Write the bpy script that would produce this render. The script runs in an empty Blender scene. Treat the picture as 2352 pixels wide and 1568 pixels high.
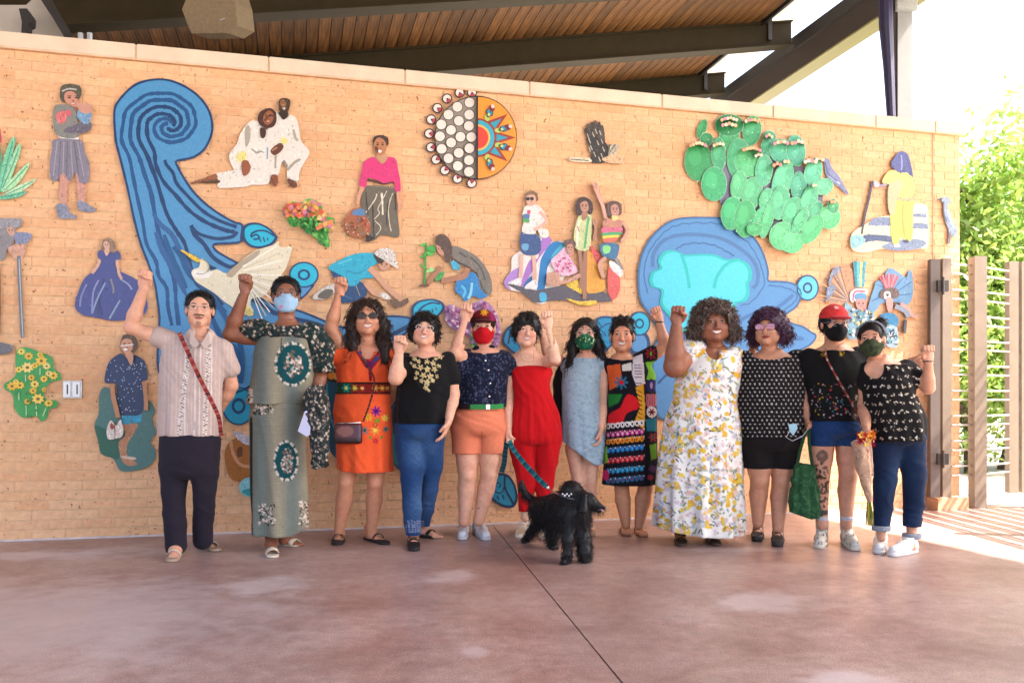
import bpy, bmesh, math, random
import numpy as np
from mathutils import Vector, Matrix
from mathutils.geometry import tessellate_polygon
random.seed(7); rng = np.random.default_rng(7)
scene = bpy.context.scene
COL = scene.collection
# ------------------------------------------------------------------ camera, sky, sun, exposure
CAM_H = 0.97
F = 3200.0 / 1.63265            # focal length in the units of the measuring grid (2352 wide)
CX, HY = 1176.0, 928.0
cd = bpy.data.cameras.new('camera'); cam = bpy.data.objects.new('camera', cd); COL.objects.link(cam)
cam.location = (0, 0, CAM_H); cam.rotation_euler = (math.pi/2, 0, 0)
cd.sensor_width = 36.0; cd.lens = 30.0; cd.shift_y = (HY-784.0)/2352.0
cd.clip_start = 0.05; cd.clip_end = 600
scene.camera = cam
# wall frame: T along the wall (to the right and away), N towards the camera side
A0 = np.array([-3.63, 6.05]); T = np.array([0.96967, 0.24441]); N = np.array([0.24441, -0.96967])
SUNDIR = np.array([-0.66*T[0]-0.30*N[0], -0.66*T[1]-0.30*N[1], -1.0])   # the way light travels
SUNDIR /= np.linalg.norm(SUNDIR)
w = bpy.data.worlds.new('World'); scene.world = w; w.use_nodes = True
nt = w.node_tree; nt.nodes.clear()
sky = nt.nodes.new('ShaderNodeTexSky'); sky.sky_type = 'NISHITA'; sky.sun_disc = False
sd = -SUNDIR
sky.sun_elevation = math.asin(sd[2]); sky.sun_rotation = math.atan2(sd[0], sd[1])
sky.air_density = 0.8; sky.dust_density = 5.0; sky.ozone_density = 0.2
bg = nt.nodes.new('ShaderNodeBackground'); bg.inputs['Strength'].default_value = 0.15
wo = nt.nodes.new('ShaderNodeOutputWorld')
nt.links.new(sky.outputs[0], bg.inputs[0]); nt.links.new(bg.outputs[0], wo.inputs[0])
sl = bpy.data.lights.new('sun', 'SUN'); sl.energy = 4.0; sl.angle = math.radians(0.6); sl.color = (1, 0.95, 0.86)
so = bpy.data.objects.new('sun', sl); COL.objects.link(so)
so.rotation_euler = Vector(SUNDIR).to_track_quat('-Z', 'Y').to_euler(); so.location = (8, -2, 12)
scene.view_settings.view_transform = 'Standard'; scene.view_settings.look = 'None'
scene.view_settings.gamma = 1.0; scene.view_settings.exposure = 2.72
try: scene.view_settings.use_curve_mapping = False
except Exception: pass
scene.cycles.use_denoising = True
scene.cycles.max_bounces = 8; scene.cycles.diffuse_bounces = 5

# ------------------------------------------------------------------ helpers
def pt(u, v, Y):
    "grid pixel -> world point at depth Y"
    return np.array([Y*(u-CX)/F, Y, CAM_H + Y*(HY-v)/F])
def gy(v): return CAM_H*F/(v-HY)          # depth of a point of the ground seen at row v
def wallp(u, v, off):
    a = (u-CX)/F
    Y = (A0@N + off)/(a*N[0]+N[1])
    return pt(u, v, Y)
def wp(s, z, off=0.0):
    return np.array([A0[0]+s*T[0]+off*N[0], A0[1]+s*T[1]+off*N[1], z])
def lin(c):
    c = c/255.0
    return c/12.92 if c <= 0.04045 else ((c+0.055)/1.055)**2.4
GAIN = 1.45
def rgb(r, g, b, k=None):
    k = 1.0/GAIN if k is None else k
    return tuple(min(0.86, max(0.004, lin(x)*k)) for x in (r, g, b)) + (1.0,)
def hx(s, k=None):
    return rgb(int(s[0:2], 16), int(s[2:4], 16), int(s[4:6], 16), k)
def mat(name, color=(0.5, 0.5, 0.5, 1), rough=0.7, metal=0.0, attr=None, noise=0.0, nscale=8.0, bump=0.0, bscale=60.0,
        spec=0.5, coat=0.0, sheen=0.0, sss=0.0, trans=0.0, random_v=0.0):
    m = bpy.data.materials.new(name); m.use_nodes = True
    nt = m.node_tree; b = nt.nodes['Principled BSDF']
    b.inputs['Roughness'].default_value = rough; b.inputs['Metallic'].default_value = metal
    b.inputs['Specular IOR Level'].default_value = spec
    b.inputs['Coat Weight'].default_value = coat; b.inputs['Sheen Weight'].default_value = sheen
    if sss:
        b.inputs['Subsurface Weight'].default_value = sss
        b.inputs['Subsurface Radius'].default_value = (0.012, 0.005, 0.003); b.inputs['Subsurface Scale'].default_value = 0.6
    if trans: b.inputs['Transmission Weight'].default_value = trans
    src = None
    if attr:
        a = nt.nodes.new('ShaderNodeAttribute'); a.attribute_name = attr; src = a.outputs['Color']
    else:
        c = nt.nodes.new('ShaderNodeRGB'); c.outputs[0].default_value = color if len(color) == 4 else tuple(color)+(1,)
        src = c.outputs[0]
    tc = nt.nodes.new('ShaderNodeTexCoord')
    if noise:
        n = nt.nodes.new('ShaderNodeTexNoise'); n.inputs['Scale'].default_value = nscale; n.inputs['Detail'].default_value = 6
        nt.links.new(tc.outputs['Object'], n.inputs['Vector'])
        r = nt.nodes.new('ShaderNodeMapRange'); r.inputs[1].default_value = 0.3; r.inputs[2].default_value = 0.7
        r.inputs[3].default_value = 1-noise; r.inputs[4].default_value = 1+noise
        nt.links.new(n.outputs['Fac'], r.inputs[0])
        mx = nt.nodes.new('ShaderNodeVectorMath'); mx.operation = 'SCALE'
        nt.links.new(src, mx.inputs[0]); nt.links.new(r.outputs[0], mx.inputs['Scale']); src = mx.outputs[0]
    if random_v:
        oi = nt.nodes.new('ShaderNodeObjectInfo'); r = nt.nodes.new('ShaderNodeMapRange')
        r.inputs[3].default_value = 1-random_v; r.inputs[4].default_value = 1+random_v
        nt.links.new(oi.outputs['Random'], r.inputs[0])
        mx = nt.nodes.new('ShaderNodeVectorMath'); mx.operation = 'SCALE'
        nt.links.new(src, mx.inputs[0]); nt.links.new(r.outputs[0], mx.inputs['Scale']); src = mx.outputs[0]
    nt.links.new(src, b.inputs['Base Color'])
    if bump:
        n = nt.nodes.new('ShaderNodeTexNoise'); n.inputs['Scale'].default_value = bscale; n.inputs['Detail'].default_value = 4
        nt.links.new(tc.outputs['Object'], n.inputs['Vector'])
        bn = nt.nodes.new('ShaderNodeBump'); bn.inputs['Strength'].default_value = bump; bn.inputs['Distance'].default_value = 0.01
        nt.links.new(n.outputs['Fac'], bn.inputs['Height']); nt.links.new(bn.outputs[0], b.inputs['Normal'])
    return m
def link(o, parent=None):
    COL.objects.link(o)
    if parent is not None: o.parent = parent
    return o
def tag(o, label=None, cat=None, group=None, kind=None):
    if label: o['label'] = label
    if cat: o['category'] = cat
    if group: o['group'] = group
    if kind: o['kind'] = kind
    return o
def empty(name, loc=(0, 0, 0), label=None, cat=None, group=None, kind=None):
    o = bpy.data.objects.new(name, None); COL.objects.link(o); o.location = loc; o.empty_display_size = 0.1
    return tag(o, label, cat, group, kind)
def mesh_obj(name, V, Fc, m, parent=None, smooth=False, cols=None, org=None):
    "V in world coordinates; org = origin of the object (defaults to parent's)"
    V = np.asarray(V, dtype=float).reshape(-1, 3)
    if org is None: org = np.array(parent.location) if parent is not None and parent.type == 'EMPTY' else np.zeros(3)
    if parent is not None and parent.type != 'EMPTY':
        pw = np.array(parent['_org']) if '_org' in parent else np.zeros(3)
        org = pw
    me = bpy.data.meshes.new(name); me.from_pydata((V-org).tolist(), [], Fc)
    if smooth: me.polygons.foreach_set('use_smooth', [True]*len(me.polygons))
    if cols is not None:
        ca = me.color_attributes.new('Col', 'FLOAT_COLOR', 'POINT')
        ca.data.foreach_set('color', np.asarray(cols, dtype=np.float32).reshape(-1))
    if m is not None: me.materials.append(m)
    me.update()
    o = bpy.data.objects.new(name, me); COL.objects.link(o)
    if parent is not None:
        o.parent = parent
        if parent.type == 'EMPTY': o.location = org - np.array(parent.location)
    else: o.location = org
    return o
class MB:
    "collects simple solids into one mesh"
    def __init__(s): s.V = []; s.F = []; s.C = []
    def add(s, V, Fc, c=None):
        n = len(s.V); s.V += [tuple(map(float, p)) for p in V]; s.F += [tuple(i+n for i in f) for f in Fc]
        s.C += [c if c is not None else (1, 1, 1, 1)]*len(V)
    def box(s, x0, x1, y0, y1, z0, z1, c=None):
        s.add([(x0,y0,z0),(x1,y0,z0),(x1,y1,z0),(x0,y1,z0),(x0,y0,z1),(x1,y0,z1),(x1,y1,z1),(x0,y1,z1)],
              [(0,3,2,1),(4,5,6,7),(0,1,5,4),(1,2,6,5),(2,3,7,6),(3,0,4,7)], c)
    def wbox(s, s0, s1, z0, z1, o0, o1, c=None):
        "box in the wall frame: along s, height z, offset o towards the camera"
        P = [wp(s0,z0,o0),wp(s1,z0,o0),wp(s1,z0,o1),wp(s0,z0,o1),wp(s0,z1,o0),wp(s1,z1,o0),wp(s1,z1,o1),wp(s0,z1,o1)]
        s.add(P, [(0,1,2,3),(4,7,6,5),(0,4,5,1),(1,5,6,2),(2,6,7,3),(3,7,4,0)], c)
    def beam(s, p, q, wd, h, up=(0,0,1), c=None):
        p = np.array(p, float); q = np.array(q, float); d = q-p; d /= np.linalg.norm(d)
        sx = np.cross(d, up); sx /= np.linalg.norm(sx); uz = np.cross(sx, d)
        P = []
        for e in (p, q):
            for a, b in ((-1,-1),(1,-1),(1,1),(-1,1)): P.append(e+sx*wd/2*a+uz*h/2*b)
        s.add(P, [(0,1,2,3),(7,6,5,4),(0,4,5,1),(1,5,6,2),(2,6,7,3),(3,7,4,0)], c)
    def tube(s, pts, rad, seg=8, c=None, flat=1.0, cap=True, up=(0,0,1)):
        pts = [np.array(p, float) for p in pts]; n = len(pts)
        if not hasattr(rad, '__len__'): rad = [rad]*n
        R = []; prev = None
        for i in range(n):
            d = pts[min(i+1, n-1)]-pts[max(i-1, 0)]; d = d/(np.linalg.norm(d)+1e-9)
            a = np.cross(d, up) if prev is None else prev-d*(prev@d)
            if np.linalg.norm(a) < 1e-4: a = np.cross(d, (1, 0.1, 0))
            a /= np.linalg.norm(a); prev = a; b = np.cross(d, a)
            for k in range(seg):
                t = 2*math.pi*k/seg
                R.append(pts[i]+rad[i]*(math.cos(t)*a+math.sin(t)*b*flat))
        Fc = []
        for i in range(n-1):
            for k in range(seg):
                k2 = (k+1) % seg
                Fc.append((i*seg+k, i*seg+k2, (i+1)*seg+k2, (i+1)*seg+k))
        if cap: Fc += [tuple(range(seg))[::-1], tuple(range((n-1)*seg, n*seg))]
        s.add(R, Fc, c)
    def ball(s, c0, r, seg=8, rings=6, c=None, rot=None):
        if not hasattr(r, '__len__'): r = (r, r, r)
        V = []; Fc = []
        for i in range(rings+1):
            ph = math.pi*i/rings
            for k in range(seg):
                t = 2*math.pi*k/seg
                p = np.array([r[0]*math.sin(ph)*math.cos(t), r[1]*math.sin(ph)*math.sin(t), r[2]*math.cos(ph)])
                if rot is not None: p = rot@p
                V.append(np.array(c0)+p)
        for i in range(rings):
            for k in range(seg):
                k2 = (k+1) % seg; Fc.append((i*seg+k, (i+1)*seg+k, (i+1)*seg+k2, i*seg+k2))
        s.add(V, Fc, c)
    def build(s, name, m, parent=None, smooth=False, org=None, cols=False):
        return mesh_obj(name, s.V, s.F, m, parent, smooth, s.C if cols else None, org)
def crom(P, closed=True, n=5):
    P = [np.array(p, float) for p in P]; L = len(P); out = []
    for i in range(L if closed else L-1):
        if closed: a, b, c, d = P[i-1], P[i], P[(i+1) % L], P[(i+2) % L]
        else: a, b, c, d = P[max(i-1, 0)], P[i], P[i+1], P[min(i+2, L-1)]
        for k in range(n):
            t = k/n
            out.append(0.5*((2*b)+(c-a)*t+(2*a-5*b+4*c-d)*t*t+(3*b-a-3*c+d)*t**3))
    if not closed: out.append(P[-1])
    return out

# ------------------------------------------------------------------ materials of the place
def brick_mat():
    m = mat('brick_clay', attr='Col', rough=0.85, noise=0.10, nscale=30, bump=0.35, bscale=140)
    nt = m.node_tree; b = nt.nodes['Principled BSDF']
    # dark iron spots and pits of the clay
    v = nt.nodes.new('ShaderNodeTexNoise'); v.inputs['Scale'].default_value = 42; v.inputs['Detail'].default_value = 2
    tc = nt.nodes.new('ShaderNodeNewGeometry'); nt.links.new(tc.outputs['Position'], v.inputs['Vector'])
    r = nt.nodes.new('ShaderNodeValToRGB'); r.color_ramp.elements[0].position = 0.285; r.color_ramp.elements[0].color = (0.35, 0.27, 0.22, 1)
    r.color_ramp.elements[1].position = 0.33; r.color_ramp.elements[1].color = (1, 1, 1, 1)
    nt.links.new(v.outputs['Fac'], r.inputs[0])
    # weathering: large soft changes of tone over the whole wall
    v2 = nt.nodes.new('ShaderNodeTexNoise'); v2.inputs['Scale'].default_value = 0.9; v2.inputs['Detail'].default_value = 5
    nt.links.new(tc.outputs['Position'], v2.inputs['Vector'])
    r2 = nt.nodes.new('ShaderNodeMapRange'); r2.inputs[1].default_value = .3; r2.inputs[2].default_value = .7
    r2.inputs[3].default_value = 0.90; r2.inputs[4].default_value = 1.08; nt.links.new(v2.outputs['Fac'], r2.inputs[0])
    src = b.inputs['Base Color'].links[0].from_socket
    m1 = nt.nodes.new('ShaderNodeVectorMath'); m1.operation = 'MULTIPLY'
    nt.links.new(src, m1.inputs[0]); nt.links.new(r.outputs[0], m1.inputs[1])
    m2 = nt.nodes.new('ShaderNodeVectorMath'); m2.operation = 'SCALE'
    nt.links.new(m1.outputs[0], m2.inputs[0]); nt.links.new(r2.outputs[0], m2.inputs['Scale'])
    nt.links.new(m2.outputs[0], b.inputs['Base Color'])
    return m
M_BRICK = brick_mat()
M_MORTAR = mat('mortar', rgb(240, 196, 152), 0.95, noise=0.12, nscale=20, bump=0.4, bscale=200)
M_COPING = mat('cast_stone', rgb(240, 216, 190), 0.8, noise=0.10, nscale=5, bump=0.25, bscale=90)
M_STEEL_BROWN = mat('painted_steel_brown', (0.032, 0.022, 0.018, 1), 0.55, noise=0.12, nscale=6)
M_STEEL_DARK = mat('painted_steel_dark', (0.016, 0.013, 0.013, 1), 0.5, noise=0.1, nscale=6)
M_STEEL_OLIVE = mat('painted_steel_olive', (0.030, 0.023, 0.012, 1), 0.75, spec=.15, noise=0.1, nscale=6)
M_STEEL_TAN = mat('painted_steel_tan', (0.24, 0.185, 0.135, 1), 0.55, noise=0.10, nscale=9, bump=0.1)
M_FLASH = mat('metal_flashing', (0.62, 0.62, 0.60, 1), 0.45, metal=0.2, noise=0.08, nscale=4)
M_GREY = mat('grey_render', (0.36, 0.33, 0.30, 1), 0.9, noise=0.12, nscale=3)
M_GALV = mat('galvanised_metal', (0.42, 0.43, 0.45, 1), 0.4, metal=0.5, noise=0.15, nscale=25)
M_BLACK = mat('black_void', (0.012, 0.01, 0.01, 1), 0.9)

# ------------------------------------------------------------------ floor
def floor_mat():
    m = bpy.data.materials.new('stained_concrete'); m.use_nodes = True; nt = m.node_tree; b = nt.nodes['Principled BSDF']
    g = nt.nodes.new('ShaderNodeNewGeometry')
    def noise(scale, det=6, rough=0.55, dist=0.0, vec=None):
        n = nt.nodes.new('ShaderNodeTexNoise'); n.inputs['Scale'].default_value = scale; n.inputs['Detail'].default_value = det
        n.inputs['Roughness'].default_value = rough; n.inputs['Distortion'].default_value = dist
        nt.links.new(vec or g.outputs['Position'], n.inputs['Vector']); return n.outputs['Fac']
    def ramp(src, stops):
        r = nt.nodes.new('ShaderNodeValToRGB'); e = r.color_ramp.elements
        while len(e) < len(stops): e.new(0.5)
        for k, (p, c) in enumerate(stops): e[k].position = p; e[k].color = c
        nt.links.new(src, r.inputs[0]); return r.outputs[0]
    def mix(f, a, c, mode='MIX'):
        x = nt.nodes.new('ShaderNodeMix'); x.data_type = 'RGBA'; x.blend_type = mode
        for k, sct in ((0, f), (6, a), (7, c)):
            if isinstance(sct, (float, tuple)): x.inputs[k].default_value = sct
            else: nt.links.new(sct, x.inputs[k])
        return x.outputs[2]
    base = ramp(noise(1.1, 8, 0.62, 0.6), [(0.30, (0.215, 0.122, 0.102, 1)), (0.45, (0.29, 0.185, 0.160, 1)), (0.60, (0.36, 0.25, 0.222, 1)), (0.78, (0.45, 0.345, 0.31, 1))])
    red = ramp(noise(2.7, 6, 0.6, 1.0), [(0.52, (0, 0, 0, 1)), (0.72, (1, 1, 1, 1))])
    c = mix(red, base, (0.29, 0.165, 0.14, 1))
    fine = ramp(noise(14, 8, 0.75), [(0.35, (0.80, 0.78, 0.78, 1)), (0.65, (1.2, 1.2, 1.2, 1))])
    c = mix(1.0, c, fine, 'MULTIPLY')
    grit = ramp(noise(150, 2, 0.6), [(0.33, (0.58, 0.55, 0.55, 1)), (0.5, (1, 1, 1, 1)), (0.68, (1.5, 1.5, 1.5, 1))])
    c = mix(0.8, c, grit, 'MULTIPLY')
    # worn pale patches where the stain has gone
    sp = nt.nodes.new('ShaderNodeSeparateXYZ'); nt.links.new(g.outputs['Position'], sp.inputs[0])
    def blob(u, v, rx, ry, amt):
        Y = gy(v); X = Y*(u-CX)/F
        def m_(op, a, bb=None):
            n = nt.nodes.new('ShaderNodeMath'); n.operation = op
            for k, q in enumerate((a, bb)):
                if q is None: continue
                if isinstance(q, (int, float)): n.inputs[k].default_value = q
                else: nt.links.new(q, n.inputs[k])
            return n.outputs[0]
        dx = m_('DIVIDE', m_('SUBTRACT', sp.outputs[0], X), rx); dy = m_('DIVIDE', m_('SUBTRACT', sp.outputs[1], Y), ry)
        d = m_('SQRT', m_('ADD', m_('MULTIPLY', dx, dx), m_('MULTIPLY', dy, dy)))
        d = m_('ADD', d, m_('MULTIPLY', m_('SUBTRACT', noise(6, 5), 0.5), 1.6))
        r = nt.nodes.new('ShaderNodeMapRange'); r.interpolation_type = 'SMOOTHSTEP'
        r.inputs[1].default_value = 1.1; r.inputs[2].default_value = 0.25; r.inputs[3].default_value = 0; r.inputs[4].default_value = amt
        nt.links.new(d, r.inputs[0]); return r.outputs[0]
    pale = (0.56, 0.48, 0.48, 1)
    for args in ((610, 1345, .28, .30, .5), (1035, 1322, .17, .25, .5), (1085, 1494, .07, .09, .55), (1760, 1380, .32, .30, .5), (60, 1275, .9, .22, .6), (120, 1420, 1.3, 1.1, .45), (330, 1262, .6, .15, .4),
                 (1660, 1262, .5, .12, .35), (1940, 1560, .22, .12, .7)):
        c = mix(blob(*args), c, pale)
    nt.links.new(c, b.inputs['Base Color'])
    rr = nt.nodes.new('ShaderNodeMapRange'); rr.inputs[3].default_value = 0.22; rr.inputs[4].default_value = 0.50
    nt.links.new(noise(3.0, 5), rr.inputs[0]); nt.links.new(rr.outputs[0], b.inputs['Roughness'])
    bn = nt.nodes.new('ShaderNodeBump'); bn.inputs['Strength'].default_value = 0.25; bn.inputs['Distance'].default_value = 0.004
    nt.links.new(noise(90, 4), bn.inputs['Height']); nt.links.new(bn.outputs[0], b.inputs['Normal'])
    b.inputs['Specular IOR Level'].default_value = 0.5
    return m
M_FLOOR = floor_mat()
def ground_mat():
    m = mat('dry_ground', (0.48, 0.43, 0.36, 1), 0.95, noise=0.25, nscale=0.8, bump=0.3, bscale=30)
    return m
# one sheet out to the horizon
mesh_obj('ground', [(-250,-60,-0.03),(250,-60,-0.03),(250,500,-0.03),(-250,500,-0.03)], [(0,1,2,3)], ground_mat())['kind'] = 'structure'
# slabs of the covered floor, separated by a sawn joint
JA = np.array([-0.122, 6.62]); JD = np.array([0.507, -3.65])
def jx(Y): return JA[0]+(Y-JA[1])/JD[1]*JD[0]
def slab(name, poly, top=0.0, thick=0.15):
    n = len(poly)
    V = [(p[0], p[1], top) for p in poly]+[(p[0], p[1], top-thick) for p in poly]
    Fc = [tuple(range(n)), tuple(range(2*n-1, n-1, -1))]+[(i, i+n, (i+1) % n+n, (i+1) % n) for i in range(n)]
    o = mesh_obj(name, V, Fc, M_FLOOR); bm = bmesh.new(); bm.from_mesh(o.data); bmesh.ops.recalc_face_normals(bm, faces=bm.faces); bm.to_mesh(o.data)
    o['kind'] = 'structure'; return o
g = 0.004
def wl(Y_or_s, off): p = wp(Y_or_s, 0, off); return (p[0], p[1])
sJ = 3.57
slab('floor', [(-9, -5), (jx(-5)-g, -5), (jx(6.93)-g, 6.93), wl(-7, -0.05)])
slab('floor_slab', [(jx(-5)+g, -5), (5.1, -5), (5.1, 8.28), (4.35, 8.1), wl(8.1, -0.05), (jx(6.93)+g, 6.93)])
# ------------------------------------------------------------------ brick wall
S0, S1 = -1.5, 8.09
COURSES = 50; PZ = 3.487/COURSES; PS = 0.2203; JT = 0.009
wall = empty('brick_wall', tuple(wp(3.3, 0, -0.1)), 'long tan brick wall with a pale stone coping, carrying the mosaic figures', 'wall', kind='structure')
mb = MB(); mb.wbox(S0, S1-0.004, -0.1, 3.487, -0.30, -0.0034); mb.build('mortar_core', M_MORTAR, wall)
TONES = [hx(c) for c in ('F9C392', 'F7C08F', 'FAC698', 'F5BD8C', 'F8C294', 'FBC898', 'F7BF90', 'F4BA8A')]
def brick_geo(ln, h=PZ-JT, b=0.0018, d=0.02):
    "front face bevelled, local: x along T, y out, z up"
    x, z = ln/2, h/2
    V = [(-x,-d,-z),(x,-d,-z),(x,-d,z),(-x,-d,z),(-x,-b,-z),(x,-b,-z),(x,-b,z),(-x,-b,z),(-x+b,0,-z+b),(x-b,0,-z+b),(x-b,0,z-b),(-x+b,0,z-b)]
    Fc = [(4,5,9,8),(5,6,10,9),(6,7,11,10),(7,4,8,11),(8,9,10,11),(0,1,5,4),(1,2,6,5),(2,3,7,6),(3,0,4,7)]
    return V, Fc
sJ0 = 0.201                                                  # a weep joint stands here
bricks = []
for c in range(COURSES):
    z = (c+0.5)*PZ
    ph = sJ0+(PS/2 if c % 2 else 0)
    k0 = int(math.floor((S0-ph)/PS))
    for k in range(k0, int((S1-ph)/PS)+1):
        a, b_ = ph+k*PS, ph+(k+1)*PS
        a = max(a, S0); b_ = min(b_, S1)
        if b_-a < 0.05: continue
        weep = (c == 0 and (k % 3 == 0))
        bricks.append((a+JT/2+(0.004 if weep else 0), b_-JT/2, z, c, k, weep))
def key(bk):
    return abs((bk[0]+bk[1])/2-0.0) if bk[1] > 0.02 else 99
full = [b for b in bricks if abs((b[1]-b[0])-(PS-JT)) < 1e-4 and b[0] > -0.1]
full.sort(key=lambda b: b[0])
single = set((b[3], b[4]) for b in full[:300])
rotw = Matrix(((T[0], -N[0]*-1, 0), (T[1], N[1], 0), (0, 0, 1)))
ang = math.atan2(T[1], T[0])
variants = []
for i, tcol in enumerate(TONES):
    V, Fc = brick_geo(PS-JT)
    V = [(x, -y, z) for x, y, z in V]                      # local +y points into the wall after rotation
    me = bpy.data.meshes.new('brick'); me.from_pydata(V, [], Fc)
    bm = bmesh.new(); bm.from_mesh(me); bmesh.ops.recalc_face_normals(bm, faces=bm.faces); bm.to_mesh(me)
    ca = me.color_attributes.new('Col', 'FLOAT_COLOR', 'POINT'); ca.data.foreach_set('color', list(tcol)*len(V))
    me.materials.append(M_BRICK); variants.append(me)
rest = MB()
wloc = np.array(wall.location)
for (a, b_, z, c, k, weep) in bricks:
    r = random.Random(c*977+k*31)
    off = r.uniform(-0.0006, 0.0010); tone = TONES[min(7, int(r.random()**1.1*8))]; tl = r.uniform(-0.0006, 0.0006)
    if (c, k) in single:
        o = bpy.data.objects.new('brick', variants[TONES.index(tone)]); COL.objects.link(o); o.parent = wall
        o.location = wp((a+b_)/2, z, off)-wloc; o.rotation_euler = (0, 0, ang)
    else:
        V, Fc = brick_geo(b_-a)
        P = [wp((a+b_)/2+x, z+zz+tl, off+y) for x, y, zz in V]
        rest.add(P, Fc, tone)
o = rest.build('brick_courses', M_BRICK, wall, cols=True); o['kind'] = 'stuff'
bm = bmesh.new(); bm.from_mesh(o.data); bmesh.ops.recalc_face_normals(bm, faces=bm.faces); bm.to_mesh(o.data)
mb = MB()                                                  # weep slots and the sealed movement joint
for k in range(-3, 13):
    s = sJ0+3*k*PS
    if S0 < s < S1: mb = MB(); mb.wbox(s-0.006, s+0.006, 0.004, PZ-0.004, -0.012, -0.0035); mb.build('weep_slot', M_BLACK, wall)
sm = ((wallp(2142, 600, 0)[:2]-A0)@T)
mb = MB(); mb.wbox(sm-0.006, sm+0.006, 0.0, 3.487, -0.01, 0.0035); mb.build('sealant_joint', mat('sealant', rgb(196, 150, 120), 0.8), wall)
mb = MB(); mb.wbox(S0, S1, -0.002, 0.010, -0.01, 0.022); mb.build('base_mortar_fillet', mat('fillet_mortar', rgb(228, 214, 214), 0.9, noise=0.2, nscale=12), wall)
# coping stones with open joints
jd = [312, 617, 930, 1216, 1520, 1775, 2011, 2148]
js = [S0-0.03]+[((wallp(u, 200, 0.03)[:2]-A0)@T) for u in jd]+[S1+0.045]
js.insert(1, js[1]-1.02)
for i in range(len(js)-1):
    bm = bmesh.new(); m_ = MB(); m_.wbox(js[i]+0.003, js[i+1]-0.003, 3.492, 3.603, -0.335, 0.035)
    me = bpy.data.meshes.new('coping_stone'); me.from_pydata((np.array(m_.V)-wloc).tolist(), [], m_.F)
    bm.from_mesh(me); bmesh.ops.recalc_face_normals(bm, faces=bm.faces); bmesh.ops.bevel(bm, geom=bm.edges[:], offset=0.006, segments=2, affect='EDGES'); bm.to_mesh(me); bm.free()
    me.materials.append(M_COPING); o = bpy.data.objects.new('coping_stone', me); link(o, wall)
mb = MB(); mb.wbox(S0, S1+0.03, 3.487, 3.597, -0.32, 0.026); mb.build('coping_bed', M_MORTAR, wall)
# metal wall box
p = wallp(168, 894, 0.0); sB = (p[:2]-A0)@T; zB = p[2]
box = empty('wall_box', tuple(p), 'small square metal outlet box on the brick wall right of the sunflower mosaic', 'outlet box')
mb = MB(); mb.wbox(sB-0.062, sB+0.062, zB-0.062, zB+0.062, 0.0, 0.022); mb.build('back_plate', M_GALV, box)
mb = MB()
for k in (-0.034, 0.026): mb.wbox(sB+k-0.022, sB+k+0.024, zB-0.052, zB+0.052, 0.022, 0.034)
mb.build('cover_flap', mat('galvanised_light', (0.55, 0.56, 0.58, 1), 0.4, metal=0.4), box)
mb = MB()
for k in (-0.03, 0.034): mb.wbox(sB+k-0.004, sB+k+0.004, zB-0.035, zB+0.035, 0.034, 0.037)
mb.build('latch_slot', M_STEEL_DARK, box)

# ------------------------------------------------------------------ roof
SR = 10.55; SL = 0.172
def zt(s): return 7.67-SL*(SR-0.12-s)
roof = empty('pavilion_roof', tuple(wp(5, 7, -5)), 'open timber and steel pavilion roof rising to the right above the wall', 'roof', kind='structure')
def wood_mat():
    m = bpy.data.materials.new('cedar_boards'); m.use_nodes = True; nt = m.node_tree; b = nt.nodes['Principled BSDF']
    tc = nt.nodes.new('ShaderNodeTexCoord'); mp = nt.nodes.new('ShaderNodeMapping'); mp.inputs['Scale'].default_value = (14, 0.9, 14)
    nt.links.new(tc.outputs['Object'], mp.inputs[0])
    n = nt.nodes.new('ShaderNodeTexNoise'); n.inputs['Scale'].default_value = 2.2; n.inputs['Detail'].default_value = 6; nt.links.new(mp.outputs[0], n.inputs[0])
    r = nt.nodes.new('ShaderNodeValToRGB'); r.color_ramp.elements[0].position = .3; r.color_ramp.elements[0].color = (0.042, 0.017, 0.006, 1)
    r.color_ramp.elements[1].position = .72; r.color_ramp.elements[1].color = (0.17, 0.072, 0.018, 1); nt.links.new(n.outputs[0], r.inputs[0])
    oi = nt.nodes.new('ShaderNodeObjectInfo'); mr = nt.nodes.new('ShaderNodeMapRange'); mr.inputs[3].default_value = .68; mr.inputs[4].default_value = 1.25
    nt.links.new(oi.outputs['Random'], mr.inputs[0]); s = nt.nodes.new('ShaderNodeVectorMath'); s.operation = 'SCALE'
    nt.links.new(r.outputs[0], s.inputs[0]); nt.links.new(mr.outputs[0], s.inputs['Scale']); nt.links.new(s.outputs[0], b.inputs['Base Color'])
    b.inputs['Roughness'].default_value = .7; b.inputs['Specular IOR Level'].default_value = .2
    return m
M_WOOD = wood_mat()
OFF_NEAR, OFF_FAR = 11.0, -16.0
PW = 0.172; rloc = np.array(roof.location)
tvec = np.array([T[0], T[1], SL]); tvec /= np.linalg.norm(tvec)
nvec = np.array([N[0], N[1], 0.0]); upv = np.cross(nvec, tvec); upv *= np.sign(upv[2])
L2 = (OFF_NEAR-OFF_FAR)/2
V = []
for x in (-PW/2+0.006, PW/2-0.006):
    for y in (-L2, L2):
        for z in (0, 0.02): V.append((x, y, z))
me = bpy.data.meshes.new('soffit_board')
me.from_pydata(V, [], [(0,1,3,2),(4,6,7,5),(0,4,5,1),(2,3,7,6),(0,2,6,4),(1,5,7,3)]); me.materials.append(M_WOOD)
R3 = Matrix((tuple((tvec[i], nvec[i], upv[i]) for i in range(3)))).to_4x4()
s = -3.0
while s < SR-0.75:
    o = bpy.data.objects.new('soffit_board', me); link(o, roof)
    c = wp(s, zt(s), (OFF_NEAR+OFF_FAR)/2)
    o.matrix_basis = Matrix.Translation(Vector(c-rloc)) @ R3
    s += PW/math.sqrt(1+SL*SL)
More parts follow.
